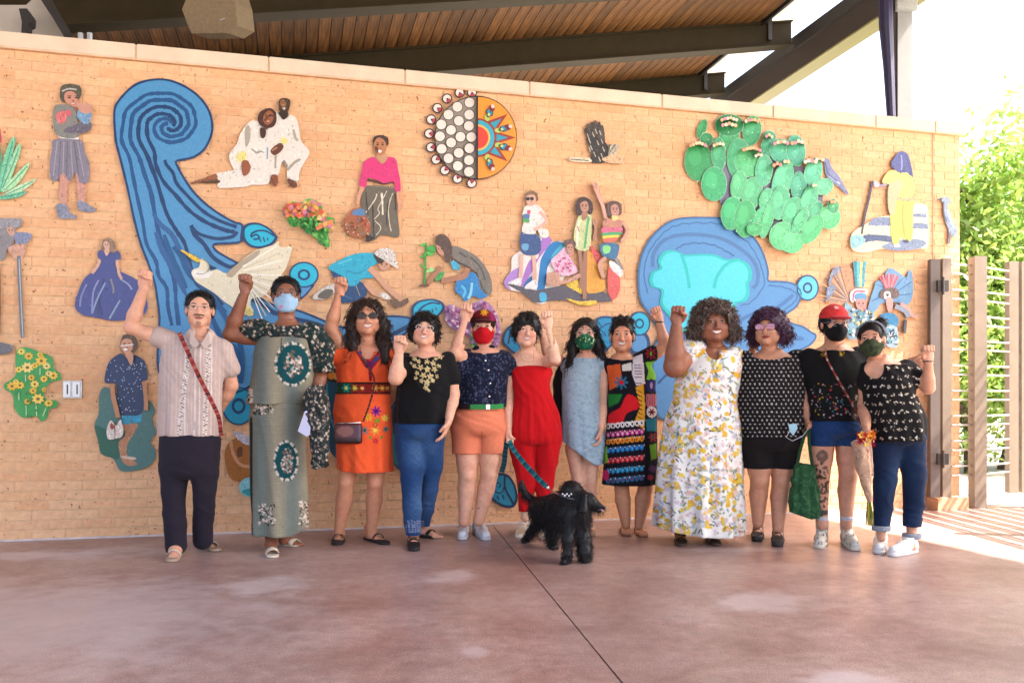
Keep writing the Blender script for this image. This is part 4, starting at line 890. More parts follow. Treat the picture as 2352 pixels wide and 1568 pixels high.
p.poly('roots', '6C4C34', ZD((945,540),(985,530),(1020,545),(980,550))); p.build()
# --- soaring bird
p = Piece('dark hawk mosaic with one raised wing, high on the wall', 'bird_mosaic')
for k, (x, y) in enumerate(((452,790),(468,765),(490,752),(512,745),(534,752),(552,772))): p.poly('wing_feather', ('3C342C', '4E463C')[k % 2], Z3((505+k*9,950),(470+k*12,860),(x-9,y+12),(x,y-6),(x+10,y+12),(530+k*8,880)), n=3)
p.poly('wing', '362E26', Z3((455,850),(500,830),(560,860),(590,905),(590,970),(550,1000),(480,990),(485,930)))
for a in ((460,820),(470,850),(480,890),(510,790),(535,800),(545,850),(500,930),(530,960),(492,810),(520,860),(555,900),(545,940),(470,900)): p.line('feathers', 'C8C0B0', 2.0, Z3(a, (a[0]+12, a[1]+30)), wob=.3)
for k in range(4): p.poly('far_wing_feather', ('5A5244', 'C8BCA4')[k % 2], Z3((585,965),(590+k*16,895-k*3),(604+k*16,885+k*2),(612+k*14,905),(600+k*8,965)), n=3)
p.poly('body', 'E2B88C', Z3((550,975),(620,950),(680,970),(685,1000),(600,1000))); p.poly('tail', 'E8D8B8', Z3((355,965),(400,965),(475,970),(480,995),(360,988))); p.line('feathers', '3C342C', 2, Z3((360,976),(470,985))); p.build()
# --- group with the flag
p = Piece('mosaic of four friends in summer clothes around a many coloured flag')
p.poly('flag', 'F2EAE4', ZE((300,780),(470,640),(600,700),(740,710),(740,1000),(560,1280),(440,1290),(330,1200),(170,1160),(135,1080),(200,980),(210,850)))
p.poly('flag', 'B48AD4', ZE((130,1090),(200,990),(290,950),(280,1040),(170,1100),(200,1165),(160,1150)))
p.poly('flag', 'B078CC', ZE((520,640),(600,690),(480,850),(400,1000),(310,1140),(300,1090),(380,880),(460,860),(480,760)))
p.poly('flag', '2D6CA8', ZE((320,1120),(400,1030),(400,1130),(350,1150)), thick=False)
p.poly('flag', '1480C4', ZE((600,705),(700,712),(640,820),(560,940),(540,1080),(520,1180),(440,1280),(460,1120),(480,960),(500,850)))
p.poly('flag', '48C0E0', ZE((700,712),(740,712),(640,850),(590,900),(600,830)), thick=False)
p.poly('shadow_ground', '5A5560', ZE((160,1110),(330,1140),(440,1170),(560,1150),(760,1130),(900,1210),(1090,1180),(1190,1270),(1060,1285),(900,1280),(640,1270),(440,1290),(320,1200)))
p.poly('flag', '48B8E4', ZE((480,1200),(540,1200),(545,1270),(490,1280)), thick=False)
p.poly('flag_orange', 'F0A838', ZE((960,780),(1050,900),(1080,1060),(1120,1080),(1110,1170),(1000,1200),(940,1170),(940,900)))
p.poly('flag_yellow', 'F2C63C', ZE((730,1085),(850,1070),(900,1160),(900,1210),(820,1170),(750,1130))); p.poly('flag_yellow', 'F2C63C', ZE((740,1250),(880,1280),(1030,1270),(1020,1310),(920,1320),(830,1300)))
p.poly('flag_red', 'E45C58', ZE((980,730),(1090,850),(1050,920),(990,800))); p.poly('flag_red', 'E45C58', ZE((1160,950),(1260,1040),(1262,1180),(1200,1265),(1150,1180)))
p.poly('flag_white', 'F4EEEA', ZE((1180,880),(1290,970),(1270,1040),(1170,940))); p.poly('flag_grey', '9A9494', ZE((1210,870),(1250,860),(1300,960),(1270,950)))
def fig_legs(col, *L):
    for w, P in L: p.line('legs', col, w, ZE(*P), thick=True, wob=.06)
fig_legs('E4B8A4', (9, ((300,820),(300,930),(290,1050))), (9, ((420,830),(430,960),(430,1080))))
p.poly('shoes', 'F4F0F0', ZE((170,1100),(280,1060),(300,1110),(230,1110))); p.poly('shoes', 'F4F0F0', ZE((330,1150),(400,1080),(450,1080),(450,1150)))
p.poly('denim_skirt', '35558C', ZE((300,605),(430,620),(490,680),(480,800),(400,830),(300,790))); p.poly('denim_skirt', '68A8D0', ZE((310,720),(370,720),(360,780),(310,770)), thick=False)
p.poly('blouse', 'EDE6E0', ZE((340,350),(400,340),(470,340),(540,440),(520,520),(450,560),(430,620),(310,600),(330,480),(310,430))); p.poly('blouse_print', '5478A8', ZE((320,430),(380,430),(370,480),(320,470)), thick=False); p.poly('blouse_print', '50A858', ZE((320,470),(380,480),(370,510),(320,500)), thick=False); p.poly('blouse_print', 'D04C70', ZE((360,390),(390,390),(385,425),(360,420)), thick=False)
p.line('arms', 'E4B8A4', 8, ZE((480,400),(545,480),(500,540),(420,580)), thick=True); p.poly('bag', 'ECECE4', ZE((480,570),(560,580),(560,650),(490,650)))
p.poly('hair', '8C6C50', ZE((350,220),(400,195),(450,220),(465,280),(440,300),(350,270))); p.poly('face', 'DCAC94', ZE((350,250),(430,240),(440,310),(400,350),(355,320))); p.poly('sunglasses', '2C1C1C', ZE((345,265),(380,262),(378,290),(350,290)), thick=False); p.poly('sunglasses', '2C1C1C', ZE((388,262),(420,262),(418,288),(392,290)), thick=False)
# second friend
fig_legs('A87860', (9, ((870,770),(890,950),(890,1150))), (9, ((930,770),(925,950),(920,1260))))
p.poly('tunic', 'CFD89C', ZE((860,450),(900,430),(980,430),(990,560),(960,770),(830,760),(815,640),(830,540))); p.line('tunic_print', '58B078', 5, ZE((960,450),(940,600),(920,760))); p.line('tunic_print', 'F4F0DC', 5, ZE((870,480),(850,620),(850,740))); p.line('tunic_print', 'C87C8C', 3, ZE((850,540),(870,600)))
p.line('arms', 'B8866C', 7, ZE((1000,480),(1030,570),(1010,680)), thick=True)
p.poly('hair', '46302A', ZE((835,350),(860,270),(930,260),(995,310),(1000,400),(970,430),(930,360),(880,440),(840,420)), n=3); p.poly('face', 'C08C74', ZE((880,320),(940,300),(960,370),(930,420),(890,390)), thick=False); p.poly('neck', 'B07C64', ZE((900,400),(940,400),(950,450),(910,490),(890,450)), thick=False)
# seated friend
p.poly('pink_shirt', 'EEC0D8', ZE((590,890),(650,820),(740,750),(780,850),(840,950),(840,1000),(720,1030),(640,980))); 
q5 = random.Random(77)
for k in range(30): x = q5.uniform(640, 800); p.poly('petals', 'E05C98', ZE(*ell(x, q5.uniform(900-.6*(x-640), 990), 13, 6, 1.0+q5.uniform(-.5, .5), 7)), thick=False)
p.poly('seated_head', '6A4A40', ZE((720,690),(790,670),(830,700),(820,760),(740,750))); p.poly('seated_face', 'C89078', ZE((750,730),(800,720),(815,790),(780,820),(750,790)), thick=False); p.poly('seated_legs', 'CE9C84', ZE((560,1010),(660,1000),(700,1080),(860,1010),(870,1050),(720,1110),(560,1120)))
# friend with raised fist
p.line('legs', 'D09C84', 9, ZE((1130,850),(1070,920),(1110,1050)), thick=True); p.line('arms', 'DCA898', 8.5, ZE((1020,150),(1060,250),(1100,350),(1130,470)), thick=True, wob=.04); p.poly('fist', 'D09C88', ZE((1000,130),(1030,115),(1050,140),(1040,180),(1010,170)))
p.poly('shorts', '3C74A0', ZE((1085,720),(1250,720),(1240,840),(1190,870),(1090,820))); p.poly('shorts_patch', '8CDC84', ZE((1100,740),(1170,740),(1165,800),(1110,810)), thick=False)
p.poly('top', 'E06C8C', ZE((1110,550),(1280,550),(1270,620),(1100,620))); p.poly('top', '4CA86C', ZE((1105,610),(1270,600),(1265,630),(1105,640)), thick=False); p.poly('top', 'F2D84C', ZE((1105,640),(1250,630),(1240,655),(1110,665)), thick=False); p.poly('top', 'E0705C', ZE((1110,665),(1240,655),(1220,690),(1120,700)), thick=False)
p.poly('chest', 'C88C74', ZE((1120,480),(1260,480),(1280,550),(1110,550))); p.line('arms', 'D8A48C', 7, ZE((1290,500),(1340,590),(1280,700)), thick=True)
p.poly('hair', '5C443C', ZE((1140,330),(1200,295),(1270,320),(1285,400),(1260,440),(1150,440))); p.poly('face', 'C8907C', ZE((1180,350),(1230,330),(1260,390),(1240,450),(1190,440)), thick=False); p.poly('necklace', 'E8DC8C', ZE((1190,440),(1250,450),(1240,480),(1200,490)), thick=False); p.build()
# --- cactus
p = Piece('large green prickly pear cactus mosaic at upper right', 'cactus_mosaic')
p.poly('ground', '77758C', ZG((330,300),(420,420),(700,400),(1000,480),(1150,600),(1160,800),(1050,900),(900,1000),(780,980),(700,900),(560,880),(400,760),(420,560),(340,480)))
pads = [(235,450,85,125,0,'3FA86A'),(265,205,26,62,.35,'3FA86A'),(300,285,40,40,0,'3C9C64'),(470,260,62,92,0,'46AC72'),(470,180,90,70,0,'3A9A68'),(640,220,58,95,.15,'4CB080'),(390,400,45,110,0,'58B48C'),(540,430,75,130,0,'5CBC90'),(610,450,85,100,0,'7CD4A0'),(355,620,80,110,0,'4CBE88'),
        (770,270,40,40,0,'60B8A0'),(750,350,35,60,0,'58B498'),(860,370,75,75,0,'74CCB8'),(970,370,60,100,-.1,'68C4B0'),(540,630,50,95,.15,'7CD0A0'),(640,690,65,105,.2,'78CCA0'),(730,520,55,100,.1,'7CD0B0'),(870,590,60,130,.3,'80D4B4'),(990,640,50,95,0,'68BCA8'),(1100,530,55,90,.2,'7CD0B8'),
        (1180,640,60,50,-.5,'88D4B4'),(490,840,70,105,.1,'4CC088'),(590,880,68,120,.05,'58C084'),(690,880,35,90,.5,'60C894'),(750,740,45,75,.2,'78CCA4'),(760,880,34,130,.3,'74D09C'),(850,760,60,110,.15,'78CCA8'),(950,840,70,105,.2,'74CCA4'),(1060,760,50,130,.35,'78CCA8'),(1120,840,40,80,.3,'6CC0A0'),
        (1220,870,70,75,.2,'7CD49C'),(1250,790,36,45,0,'5CB888'),(870,1010,85,90,.3,'80D4A0'),(940,1050,75,75,.5,'84DCA4'),(1090,960,55,105,.6,'70D094'),(1000,900,36,90,.5,'74D0A0'),(660,960,50,40,0,'5CC484')]
for x, y, a, b, r, c in pads:
    a *= 1.16; b *= 1.16; c = '%02X%02X%02X' % tuple(int(int(c[i:i+2], 16)*k) for i, k in ((0, .74), (2, .93), (4, .82)))
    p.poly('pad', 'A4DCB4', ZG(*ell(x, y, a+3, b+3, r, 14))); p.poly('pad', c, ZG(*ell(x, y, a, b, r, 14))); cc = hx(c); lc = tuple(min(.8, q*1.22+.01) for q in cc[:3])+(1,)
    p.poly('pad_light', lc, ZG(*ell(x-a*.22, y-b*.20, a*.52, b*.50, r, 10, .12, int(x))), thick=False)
rr = random.Random(8)
for k in range(90):
    x, y, a, b, r, c = rr.choice(pads); t = rr.random()*6.28; q = rr.random()*.75; p.poly('spines', rr.choice(['2E7C62', 'D8F4D0']), ZG(*ell(x+a*q*math.cos(t), y+b*q*math.sin(t), 4, 4, 0, 5)), smooth=False, thick=False)
for x, y, n, w in ((235,310,6,22),(470,120,6,22),(470,165,5,24),(640,135,5,22),(390,315,4,22),(640,345,6,24),(770,255,3,20),(860,300,5,24),(990,300,5,24),(830,470,3,24),(900,450,2,24),(1080,440,4,26),(1150,430,3,22),(1250,750,2,22),(1110,625,2,18),(690,400,3,20)):
    for k in range(n): p.poly('blossoms', rr.choice(['F4C48C', 'F0A878', 'F6D8B0', 'E8909C', 'F4DCC8']), ZG(*ell(x+(k-(n-1)/2)*w, y+abs(k-(n-1)/2)*8+rr.uniform(-4,4), w*.55, w*.62, 0, 7)), smooth=False)
p.build()
p = Piece('grey blue perched bird mosaic at the right of the cactus', 'bird_mosaic'); p.poly('body', '7C86B0', ZG((1185,430),(1215,440),(1240,500),(1290,560),(1330,630),(1365,695),(1340,690),(1290,640),(1230,600),(1195,550),(1185,490)))
p.line('wing', 'C4CCE4', 3, ZG((1220,560),(1260,590),(1300,620)));  p.line('wing', '4C5684', 3, ZG((1190,460),(1210,540),(1280,600))); p.build()
# --- paddler
p = Piece('mosaic of a paddler in yellow standing on a striped board, from behind')
p.poly('board', 'F4EBBC', ZH((370,830),(370,760),(410,710),(480,670),(560,620),(680,600),(820,560),(830,520),(900,520),(940,560),(945,820),(880,850),(720,862),(600,850),(500,875),(410,870)))
p.poly('board_stripe', '7A88A8', ZH((500,670),(560,620),(680,625),(680,675),(560,680))); p.poly('board_stripe', '7A88A8', ZH((820,590),(930,590),(930,620),(820,615)), smooth=False); p.poly('board_stripe', '7A88A8', ZH((820,655),(940,665),(940,705),(820,700)), smooth=False); p.poly('board_stripe', 'F8F4F0', ZH((825,540),(935,545),(935,575),(825,570)), smooth=False)
p.poly('board_stripe', '4C5C84', ZH((470,750),(560,745),(680,760),(680,800),(560,790),(450,800))); p.poly('board_stripe', '8090AC', ZH((600,830),(760,780),(880,780),(930,810),(860,850),(700,862))); p.poly('board_tip', '8CC0C8', ZH((375,760),(440,750),(480,790),(420,840),(380,840)))
p.line('paddle', '3C4464', 4, ZH((535,350),(510,480),(480,600),(455,740)), thick=True, wob=.05); p.poly('trousers', 'E4D05C', ZH((670,490),(825,490),(830,600),(825,770),(780,790),(740,760),(720,810),(680,800),(665,640))); p.line('trouser_fold', 'B8A850', 4, ZH((760,520),(755,640),(770,760))); p.poly('belt', 'B0AC7C', ZH((680,455),(830,460),(820,500),(700,490)))
p.poly('shirt', 'ECD870', ZH((640,290),(700,270),(800,290),(835,330),(830,460),(700,460),(660,380),(605,360))); p.poly('shirt_shade', 'B4B48C', ZH((655,380),(760,350),(740,420),(710,480),(690,600),(650,560)), thick=False); p.line('arm', '9C8CA0', 6, ZH((640,370),(600,385),(560,385)), thick=True); p.poly('hand', 'D8C4C8', ZH((545,355),(580,360),(580,390),(550,395)))
p.poly('hair', '4A5290', ZH((700,170),(740,132),(790,150),(815,220),(830,320),(790,290),(740,290),(700,270),(670,230))); p.line('hair_light', '8C90C4', 3, ZH((745,160),(750,220),(745,270))); p.line('hair_light', '3A3F78', 3, ZH((785,180),(800,240),(820,300)))
p.poly('shoes', 'E8ECF4', ZH((690,820),(730,815),(725,835),(700,838))); p.poly('shoes', '3C4060', ZH((760,790),(790,780),(800,800),(775,805)), thick=False); p.build()
p = Piece('small grey heron mosaic at the right end of the wall', 'bird_mosaic'); p.poly('body', '8FA0B8', ZH((1040,480),(1080,470),(1110,510),(1085,520),(1090,580),(1120,640),(1150,690),(1150,740),(1120,760),(1100,720),(1110,790),(1090,800),(1095,720),(1070,650),(1055,580),(1055,520)))
p.line('beak', '3C3C44', 3, ZH((1005,492),(1045,480)), thick=True); p.line('wing', 'D8E0EC', 4, ZH((1085,560),(1110,640),(1135,700))); p.line('wing', '4C5870', 2.4, ZH((1058,500),(1058,580),(1080,650))); p.line('leg', '8C7868', 2.6, ZH((1105,720),(1100,800),(1080,802)), thick=True); p.build()
# --- feathered dancers
p = Piece('mosaic of a dancer in a tall brown feather headdress behind the red cap')
p.poly('headdress', 'C4926C', ZH((190,1240),(205,1150),(250,1050),(330,970),(370,990),(420,1060),(430,1140),(400,1200),(320,1260),(250,1250)))
for k in range(12):
    a = 1.9+k*.11; p.line('feathers', ('8C5C3C', 'E0B490', '8C8C94')[k % 3], 2.2, ZH((360,1230),(360+270*math.cos(a)*.8,1230-270*math.sin(a))), wob=.3)
p.poly('grey_plumes', '8890A8', ZH((240,1000),(290,980),(290,1020),(240,1060),(220,1130),(210,1100))); p.poly('grey_plumes', '7C8CA8', ZH((200,1140),(260,1120),(240,1180),(200,1220)))
for k, c in enumerate(('3C8CA0', '58C8D8', 'E8E090', '38A8C0')): p.poly('tall_feathers', c, ZH((390+k*25,945),(412+k*25,940),(420+k*17,1130),(405+k*17,1130)), smooth=False)
p.poly('crown_band', 'D8DCE8', ZH((370,1170),(420,1140),(490,1145),(490,1180),(430,1175),(400,1230),(370,1230))); p.poly('crown_band', '5C98C4', ZH((410,1180),(480,1180),(485,1225),(410,1225)), thick=False); p.poly('face', 'D8948C', ZH((410,1225),(480,1225),(480,1290),(430,1300)), thick=True); p.line('crown_band', 'C84C5C', 3, ZH((390,1230),(400,1170),(440,1160),(480,1165)))
rr = random.Random(2); p.poly('costume', '8CB8CC', ZH((330,1250),(400,1290),(480,1300),(540,1330),(560,1500),(440,1500),(350,1500)))
for k in range(60): x = rr.uniform(345,540); y = rr.uniform(1290,1490); p.poly('costume_print', rr.choice(['F4F4F0', '2C5C7C', '40B0C8', 'C45C6C', 'E8DCA0', '2C3444']), ZH(*ell(x, y, 13, 8, rr.random()*3, 6)), smooth=False, thick=False)
p.build()
p = Piece('mosaic of a dancer with a blue feather fan, behind the grey headband')
p.poly('fan', '6C9CC4', ZH((510,1240),(540,1150),(560,1090),(600,1080),(620,1040),(660,990),(720,1020),(780,1060),(800,1010),(825,1030),(830,1180),(790,1260),(700,1240),(600,1250),(560,1300),(500,1320)))
for a, b in (((660,1150),(560,1110)),((650,1120),(620,1050)),((700,1130),(760,1060)),((720,1160),(820,1090)),((720,1190),(820,1180)),((600,1200),(530,1230))): p.line('fan_lines', '3C6C9C', 2, ZH(a, b)); 
for k in range(7): a = 1.1+k*.16; p.line('red_plumes', ('D85C6C', 'E88C90')[k % 2], 4, ZH((655,1180),(655+150*math.cos(a),1180-150*math.sin(a))), thick=False)
p.poly('headdress', '6C5450', ZH((585,1180),(620,1140),(700,1135),(730,1180),(700,1210),(600,1210))); p.poly('face', 'F0E8E4', ZH((620,1170),(660,1165),(665,1215),(625,1220)), thick=False); p.poly('face', '3C2C2C', ZH((635,1180),(650,1180),(650,1195),(637,1195)), thick=False); p.poly('neck', 'D89C94', ZH((630,1215),(680,1215),(680,1290),(650,1310)))
p.poly('costume', '2C84B4', ZH((590,1340),(640,1320),(700,1330),(725,1380),(700,1430),(620,1420))); p.poly('costume', 'A8C4D4', ZH((630,1420),(710,1425),(715,1560),(640,1560)))
rr = random.Random(12)
for k in range(26): x = rr.uniform(640,710); y = rr.uniform(1430,1550); p.poly('costume_print', rr.choice(['F8F8F4', '2C5C7C', '40B0C8', '2C3444']), ZH(*ell(x, y, 12, 7, rr.random()*3, 6)), smooth=False, thick=False)
p.line('arm', '8C98AC', 12, ZH((700,1270),(770,1300),(800,1350)), thick=True); p.line('arm', 'D8A090', 7, ZH((740,1250),(800,1290),(830,1340),(870,1345)), thick=True); p.line('stick', '4C4C5C', 6, ZH((780,1370),(770,1470)), thick=True); p.build()
# --- guitar player hidden between the first two people
p = Piece('mosaic of an orange brown guitar, low between the dark trousers and the grey dress')
p.poly('guitar', 'B06A24', ID((516,1040),(524,1018),(540,1006),(562,1002),(590,1010),(600,1060),(596,1100),(570,1105),(540,1104),(524,1088),(518,1064))); p.poly('guitar', '6C3A14', ID((545,1030),(556,1026),(556,1046),(546,1048)), thick=False)
p.line('arm', 'D89C70', 7, ID((530,1012),(535,1040),(552,1066),(580,1072)), thick=True); p.poly('sleeve', 'C8C4D0', ID((536,992),(560,996),(585,1012),(585,1024),(556,1016))); p.poly('ball', '8CD0D8', ell(573, 1118, 24, 22)); p.poly('ball', '2CA0A4', ID((556,1126),(590,1120),(590,1140),(570,1138)), thick=False); p.build()
p = Piece('dark teal leaf mosaic low behind the orange dress', 'leaf_mosaic'); p.poly('leaf', '154E66', ID((735,860),(770,860),(790,880),(900,900),(960,940),(990,1000),(985,1060),(960,1075),(920,1080),(890,1060),(800,1060),(770,1050),(745,1010),(740,940)))
p.line('leaf_vein', '2C8CA0', 4, ID((750,880),(760,960),(790,1040))); p.poly('leaf_light', '1C7C8C', ID((896,1000),(925,1010),(930,1068),(900,1056)), thick=False); p.build()
p = Piece('mosaic of orange butterflies behind the dark patterned sleeve', 'butterfly_mosaic')
for x, y, s in ((748, 830, 14), (766, 862, 16), (738, 862, 11), (775, 815, 9)):
    p.poly('butterfly', '2C1C14', ell(x, y, s*1.1, s, .5, 10, .2, s)); p.poly('butterfly', 'D8882C', ell(x-s*.3, y, s*.55, s*.6, .5, 8, .1, s)); p.poly('butterfly', 'E0A040', ell(x+s*.45, y+s*.1, s*.4, s*.55, .2, 8, .1, s))
p.build()
# ------------------------------------------------------------------ figures: distance fields turned into one skin
import openvdb as vdb
import time as _t
class Field:
    def __init__(s, lo, hi, h):
        s.h = h; s.lo = np.array(lo, float); s.n = np.ceil((np.array(hi)-s.lo)/h).astype(int)+1
        s.d = np.full(s.n, 0.05, np.float32)
        s.ax = [s.lo[i]+np.arange(s.n[i])*h for i in range(3)]
    def box(s, lo, hi, pad):
        a = np.clip(np.floor((np.array(lo)-pad-s.lo)/s.h).astype(int), 0, s.n); b = np.clip(np.ceil((np.array(hi)+pad-s.lo)/s.h).astype(int)+1, 0, s.n)
        if np.any(b <= a): return None
        sl = tuple(slice(a[i], b[i]) for i in range(3))
        X, Y, Z = np.meshgrid(*[s.ax[i][sl[i]].astype(np.float32) for i in range(3)], indexing='ij')
        return sl, X, Y, Z
    def join(s, sl, d, k):
        o = s.d[sl]
        if k > 0:
            hh = np.clip(0.5+0.5*(o-d)/k, 0, 1); s.d[sl] = o*(1-hh)+d*hh-k*hh*(1-hh)
        else: s.d[sl] = np.minimum(o, d)
    def cut(s, sl, d, k=0.0):
        "remove where d<0"
        o = s.d[sl]; d = -d
        if k > 0:
            hh = np.clip(0.5-0.5*(o-d)/k, 0, 1); s.d[sl] = o*(1-hh)+d*hh+k*hh*(1-hh)
        else: s.d[sl] = np.maximum(o, d)
    def cap(s, a, b, ra, rb=None, k=0.012, sub=False, flat=None):
        a = np.array(a, float); b = np.array(b, float); rb = ra if rb is None else rb; r = max(ra, rb)
        q = s.box(np.minimum(a, b)-r, np.maximum(a, b)+r, 0.03+k)
        if q is None: return
        sl, X, Y, Z = q; ba = b-a; L = float(ba@ba)+1e-9
        t = np.clip(((X-a[0])*ba[0]+(Y-a[1])*ba[1]+(Z-a[2])*ba[2])/L, 0, 1)
        dx, dy, dz = X-a[0]-t*ba[0], Y-a[1]-t*ba[1], Z-a[2]-t*ba[2]
        if flat is not None:     # flatten along the given axis
            ax, f = flat; ax = np.array(ax)/np.linalg.norm(ax); p = dx*ax[0]+dy*ax[1]+dz*ax[2]
            dx, dy, dz = dx+ax[0]*p*(f-1), dy+ax[1]*p*(f-1), dz+ax[2]*p*(f-1)
        d = np.sqrt(dx*dx+dy*dy+dz*dz)-(ra+(rb-ra)*t)
        (s.cut if sub else s.join)(sl, d, k)
    def chain(s, P, R, k=0.012, **kw):
        for i in range(len(P)-1): s.cap(P[i], P[i+1], R[i], R[i+1], k, **kw)
    def ell(s, c, r, k=0.012, R=None, sub=False, noise=None):
        c = np.array(c, float); r = np.array(r, float); m = r.max()
        q = s.box(c-m, c+m, 0.03+k+(noise[0] if noise else 0))
        if q is None: return
        sl, X, Y, Z = q; X, Y, Z = X-c[0], Y-c[1], Z-c[2]
        if R is not None: X, Y, Z = X*R[0][0]+Y*R[0][1]+Z*R[0][2], X*R[1][0]+Y*R[1][1]+Z*R[1][2], X*R[2][0]+Y*R[2][1]+Z*R[2][2]
        k0 = np.sqrt((X/r[0])**2+(Y/r[1])**2+(Z/r[2])**2); k1 = np.sqrt((X/r[0]**2)**2+(Y/r[1]**2)**2+(Z/r[2]**2)**2)+1e-6
        d = k0*(k0-1)/k1
        if noise:
            a, f, ph = noise; d = d+a*np.sin(X*f+ph+2*np.sin(Z*f*.7+ph))*np.sin(Y*f*1.1+ph*2)*np.sin(Z*f*.9+ph*3+1.5*np.sin(X*f*.8))
        (s.cut if sub else s.join)(sl, d.astype(np.float32), k)
    def rbox(s, c, hs, rad, k=0.0, R=None, sub=False):
        c = np.array(c, float); hs = np.array(hs, float); m = np.linalg.norm(hs)
        q = s.box(c-m, c+m, 0.03+k)
        if q is None: return
        sl, X, Y, Z = q; X, Y, Z = X-c[0], Y-c[1], Z-c[2]
        if R is not None: X, Y, Z = X*R[0][0]+Y*R[0][1]+Z*R[0][2], X*R[1][0]+Y*R[1][1]+Z*R[1][2], X*R[2][0]+Y*R[2][1]+Z*R[2][2]
        a, b, e = np.abs(X)-hs[0]+rad, np.abs(Y)-hs[1]+rad, np.abs(Z)-hs[2]+rad
        d = np.sqrt(np.maximum(a, 0)**2+np.maximum(b, 0)**2+np.maximum(e, 0)**2)+np.minimum(np.maximum(a, np.maximum(b, e)), 0)-rad
        (s.cut if sub else s.join)(sl, d, k)
    def loft(s, rows, k=0.015, folds=None, sub=False, power=2.0, zlo=None, zhi=None, endround=0.0):
        "rows: (z, cx, cy, rx, ry) from any order; superellipse sections, folds=(amp, n, phase, z0, z1) fading in from z1 down to z0"
        rows = sorted(rows); A = np.array(rows, float); z0, z1 = A[0, 0], A[-1, 0]
        lo = (np.min(A[:, 1]-A[:, 3]), np.min(A[:, 2]-A[:, 4]), z0); hi = (np.max(A[:, 1]+A[:, 3]), np.max(A[:, 2]+A[:, 4]), z1)
        q = s.box(lo, hi, 0.035+k+(folds[0] if folds else 0))
        if q is None: return
        sl, X, Y, Z = q
        zz = Z[0, 0, :]; zc = np.clip(zz, z0, z1)
        # smooth interpolation of the sections
        def itp(col):
            x = A[:, 0]; y = A[:, col]; out = np.empty_like(zc)
            m = np.gradient(y, x) if len(x) > 2 else np.full(len(x), (y[-1]-y[0])/(x[-1]-x[0]))
            i = np.clip(np.searchsorted(x, zc, side='right')-1, 0, len(x)-2); h = x[i+1]-x[i]; t = (zc-x[i])/h
            return ((2*t**3-3*t**2+1)*y[i]+(t**3-2*t**2+t)*h*m[i]+(-2*t**3+3*t**2)*y[i+1]+(t**3-t**2)*h*m[i+1]).astype(np.float32)
        cx, cy, rx, ry = (itp(c)[None, None, :] for c in (1, 2, 3, 4))
        dx, dy = X-cx, Y-cy
        if folds:
            amp, nf, ph, f0, f1 = folds; w = np.clip((f1-zz)/(f1-f0), 0, 1)[None, None, :]**1.2
            th = np.arctan2(dy/ry, dx/rx)
            f = amp*w*(np.sin(nf*th+ph+2.2*zz[None, None, :])+.5*np.sin((nf*1.7)*th+ph*2.3-1.3*zz[None, None, :]))
            rx2, ry2 = rx+f, ry+f
        else: rx2, ry2 = rx, ry
        if power == 2.0:
            k0 = np.sqrt((dx/rx2)**2+(dy/ry2)**2); k1 = np.sqrt((dx/rx2**2)**2+(dy/ry2**2)**2)+1e-6; d = k0*(k0-1)/k1
        else:
            k0 = (np.abs(dx/rx2)**power+np.abs(dy/ry2)**power)**(1/power); d = (k0-1)*np.minimum(rx2, ry2)
        vz = np.maximum(z0-Z, Z-z1)
        if endround:
            a = np.maximum(d+endround, 0); b = np.maximum(vz+endround, 0); d = np.sqrt(a*a+b*b)+np.minimum(np.maximum(d+endround, vz+endround), 0)-endround
        else: d = np.maximum(d, vz)
        (s.cut if sub else s.join)(sl, d.astype(np.float32), k)
    def half(s, p, n, lo=None, hi=None, k=0.0):
        "remove the side the normal points to, inside a box"
        p = np.array(p, float); n = np.array(n, float)/np.linalg.norm(n)
        lo = s.lo if lo is None else lo; hi = s.lo+s.n*s.h if hi is None else hi
        q = s.box(lo, hi, 0.0)
        if q is None: return
        sl, X, Y, Z = q
        d = -((X-p[0])*n[0]+(Y-p[1])*n[1]+(Z-p[2])*n[2]); s.cut(sl, d.astype(np.float32), k)
    def wrinkle(s, amp, fx, fz, ph=0.0, ax=(1, 0, 0.35)):
        "soft cloth folds over everything built so far"; amp *= 1.45
        X, Y, Z = np.meshgrid(*[a.astype(np.float32) for a in s.ax], indexing='ij')
        a = X*fx+ph+1.7*np.sin(Z*fz*.7+ph)+ax[2]*Z*fx; b = Z*fz*.8+Y*9+ph*1.7+1.2*np.sin(X*fx*.6)
        s.d += amp*(1.9*np.abs(np.sin(a*.5))-1.2)*(.55+.45*np.sin(b))+amp*.6*(np.abs(np.sin(b*.9+a*.35))-.6)+amp*.7*(1.6*np.abs(np.sin(1.3*a+b*.8))-1.0)*(.5+.5*np.sin(a*.4+b*.5))
    def mesh(s, iso=0.0, smooth=1):
        g = vdb.FloatGrid(0.05); g.copyFromArray(s.d)
        pts, quads = g.convertToQuads(iso)
        V = pts.astype(float)*s.h+s.lo
        if len(V) == 0: return V, []
        for _ in range(smooth):
            acc = np.zeros_like(V); cnt = np.zeros(len(V))
            for i in range(4):
                for j in (1, 3):
                    np.add.at(acc, quads[:, i], V[quads[:, (i+j) % 4]]); np.add.at(cnt, quads[:, i], 1)
            V = V*.4+acc/np.maximum(cnt, 1)[:, None]*.6
        return V, quads
def grid_pix(V):
    "world points -> units of the measuring grid (used once, to lay out prints on cloth)"
    return CX+F*V[:, 0]/V[:, 1], HY-F*(V[:, 2]-CAM_H)/V[:, 1]
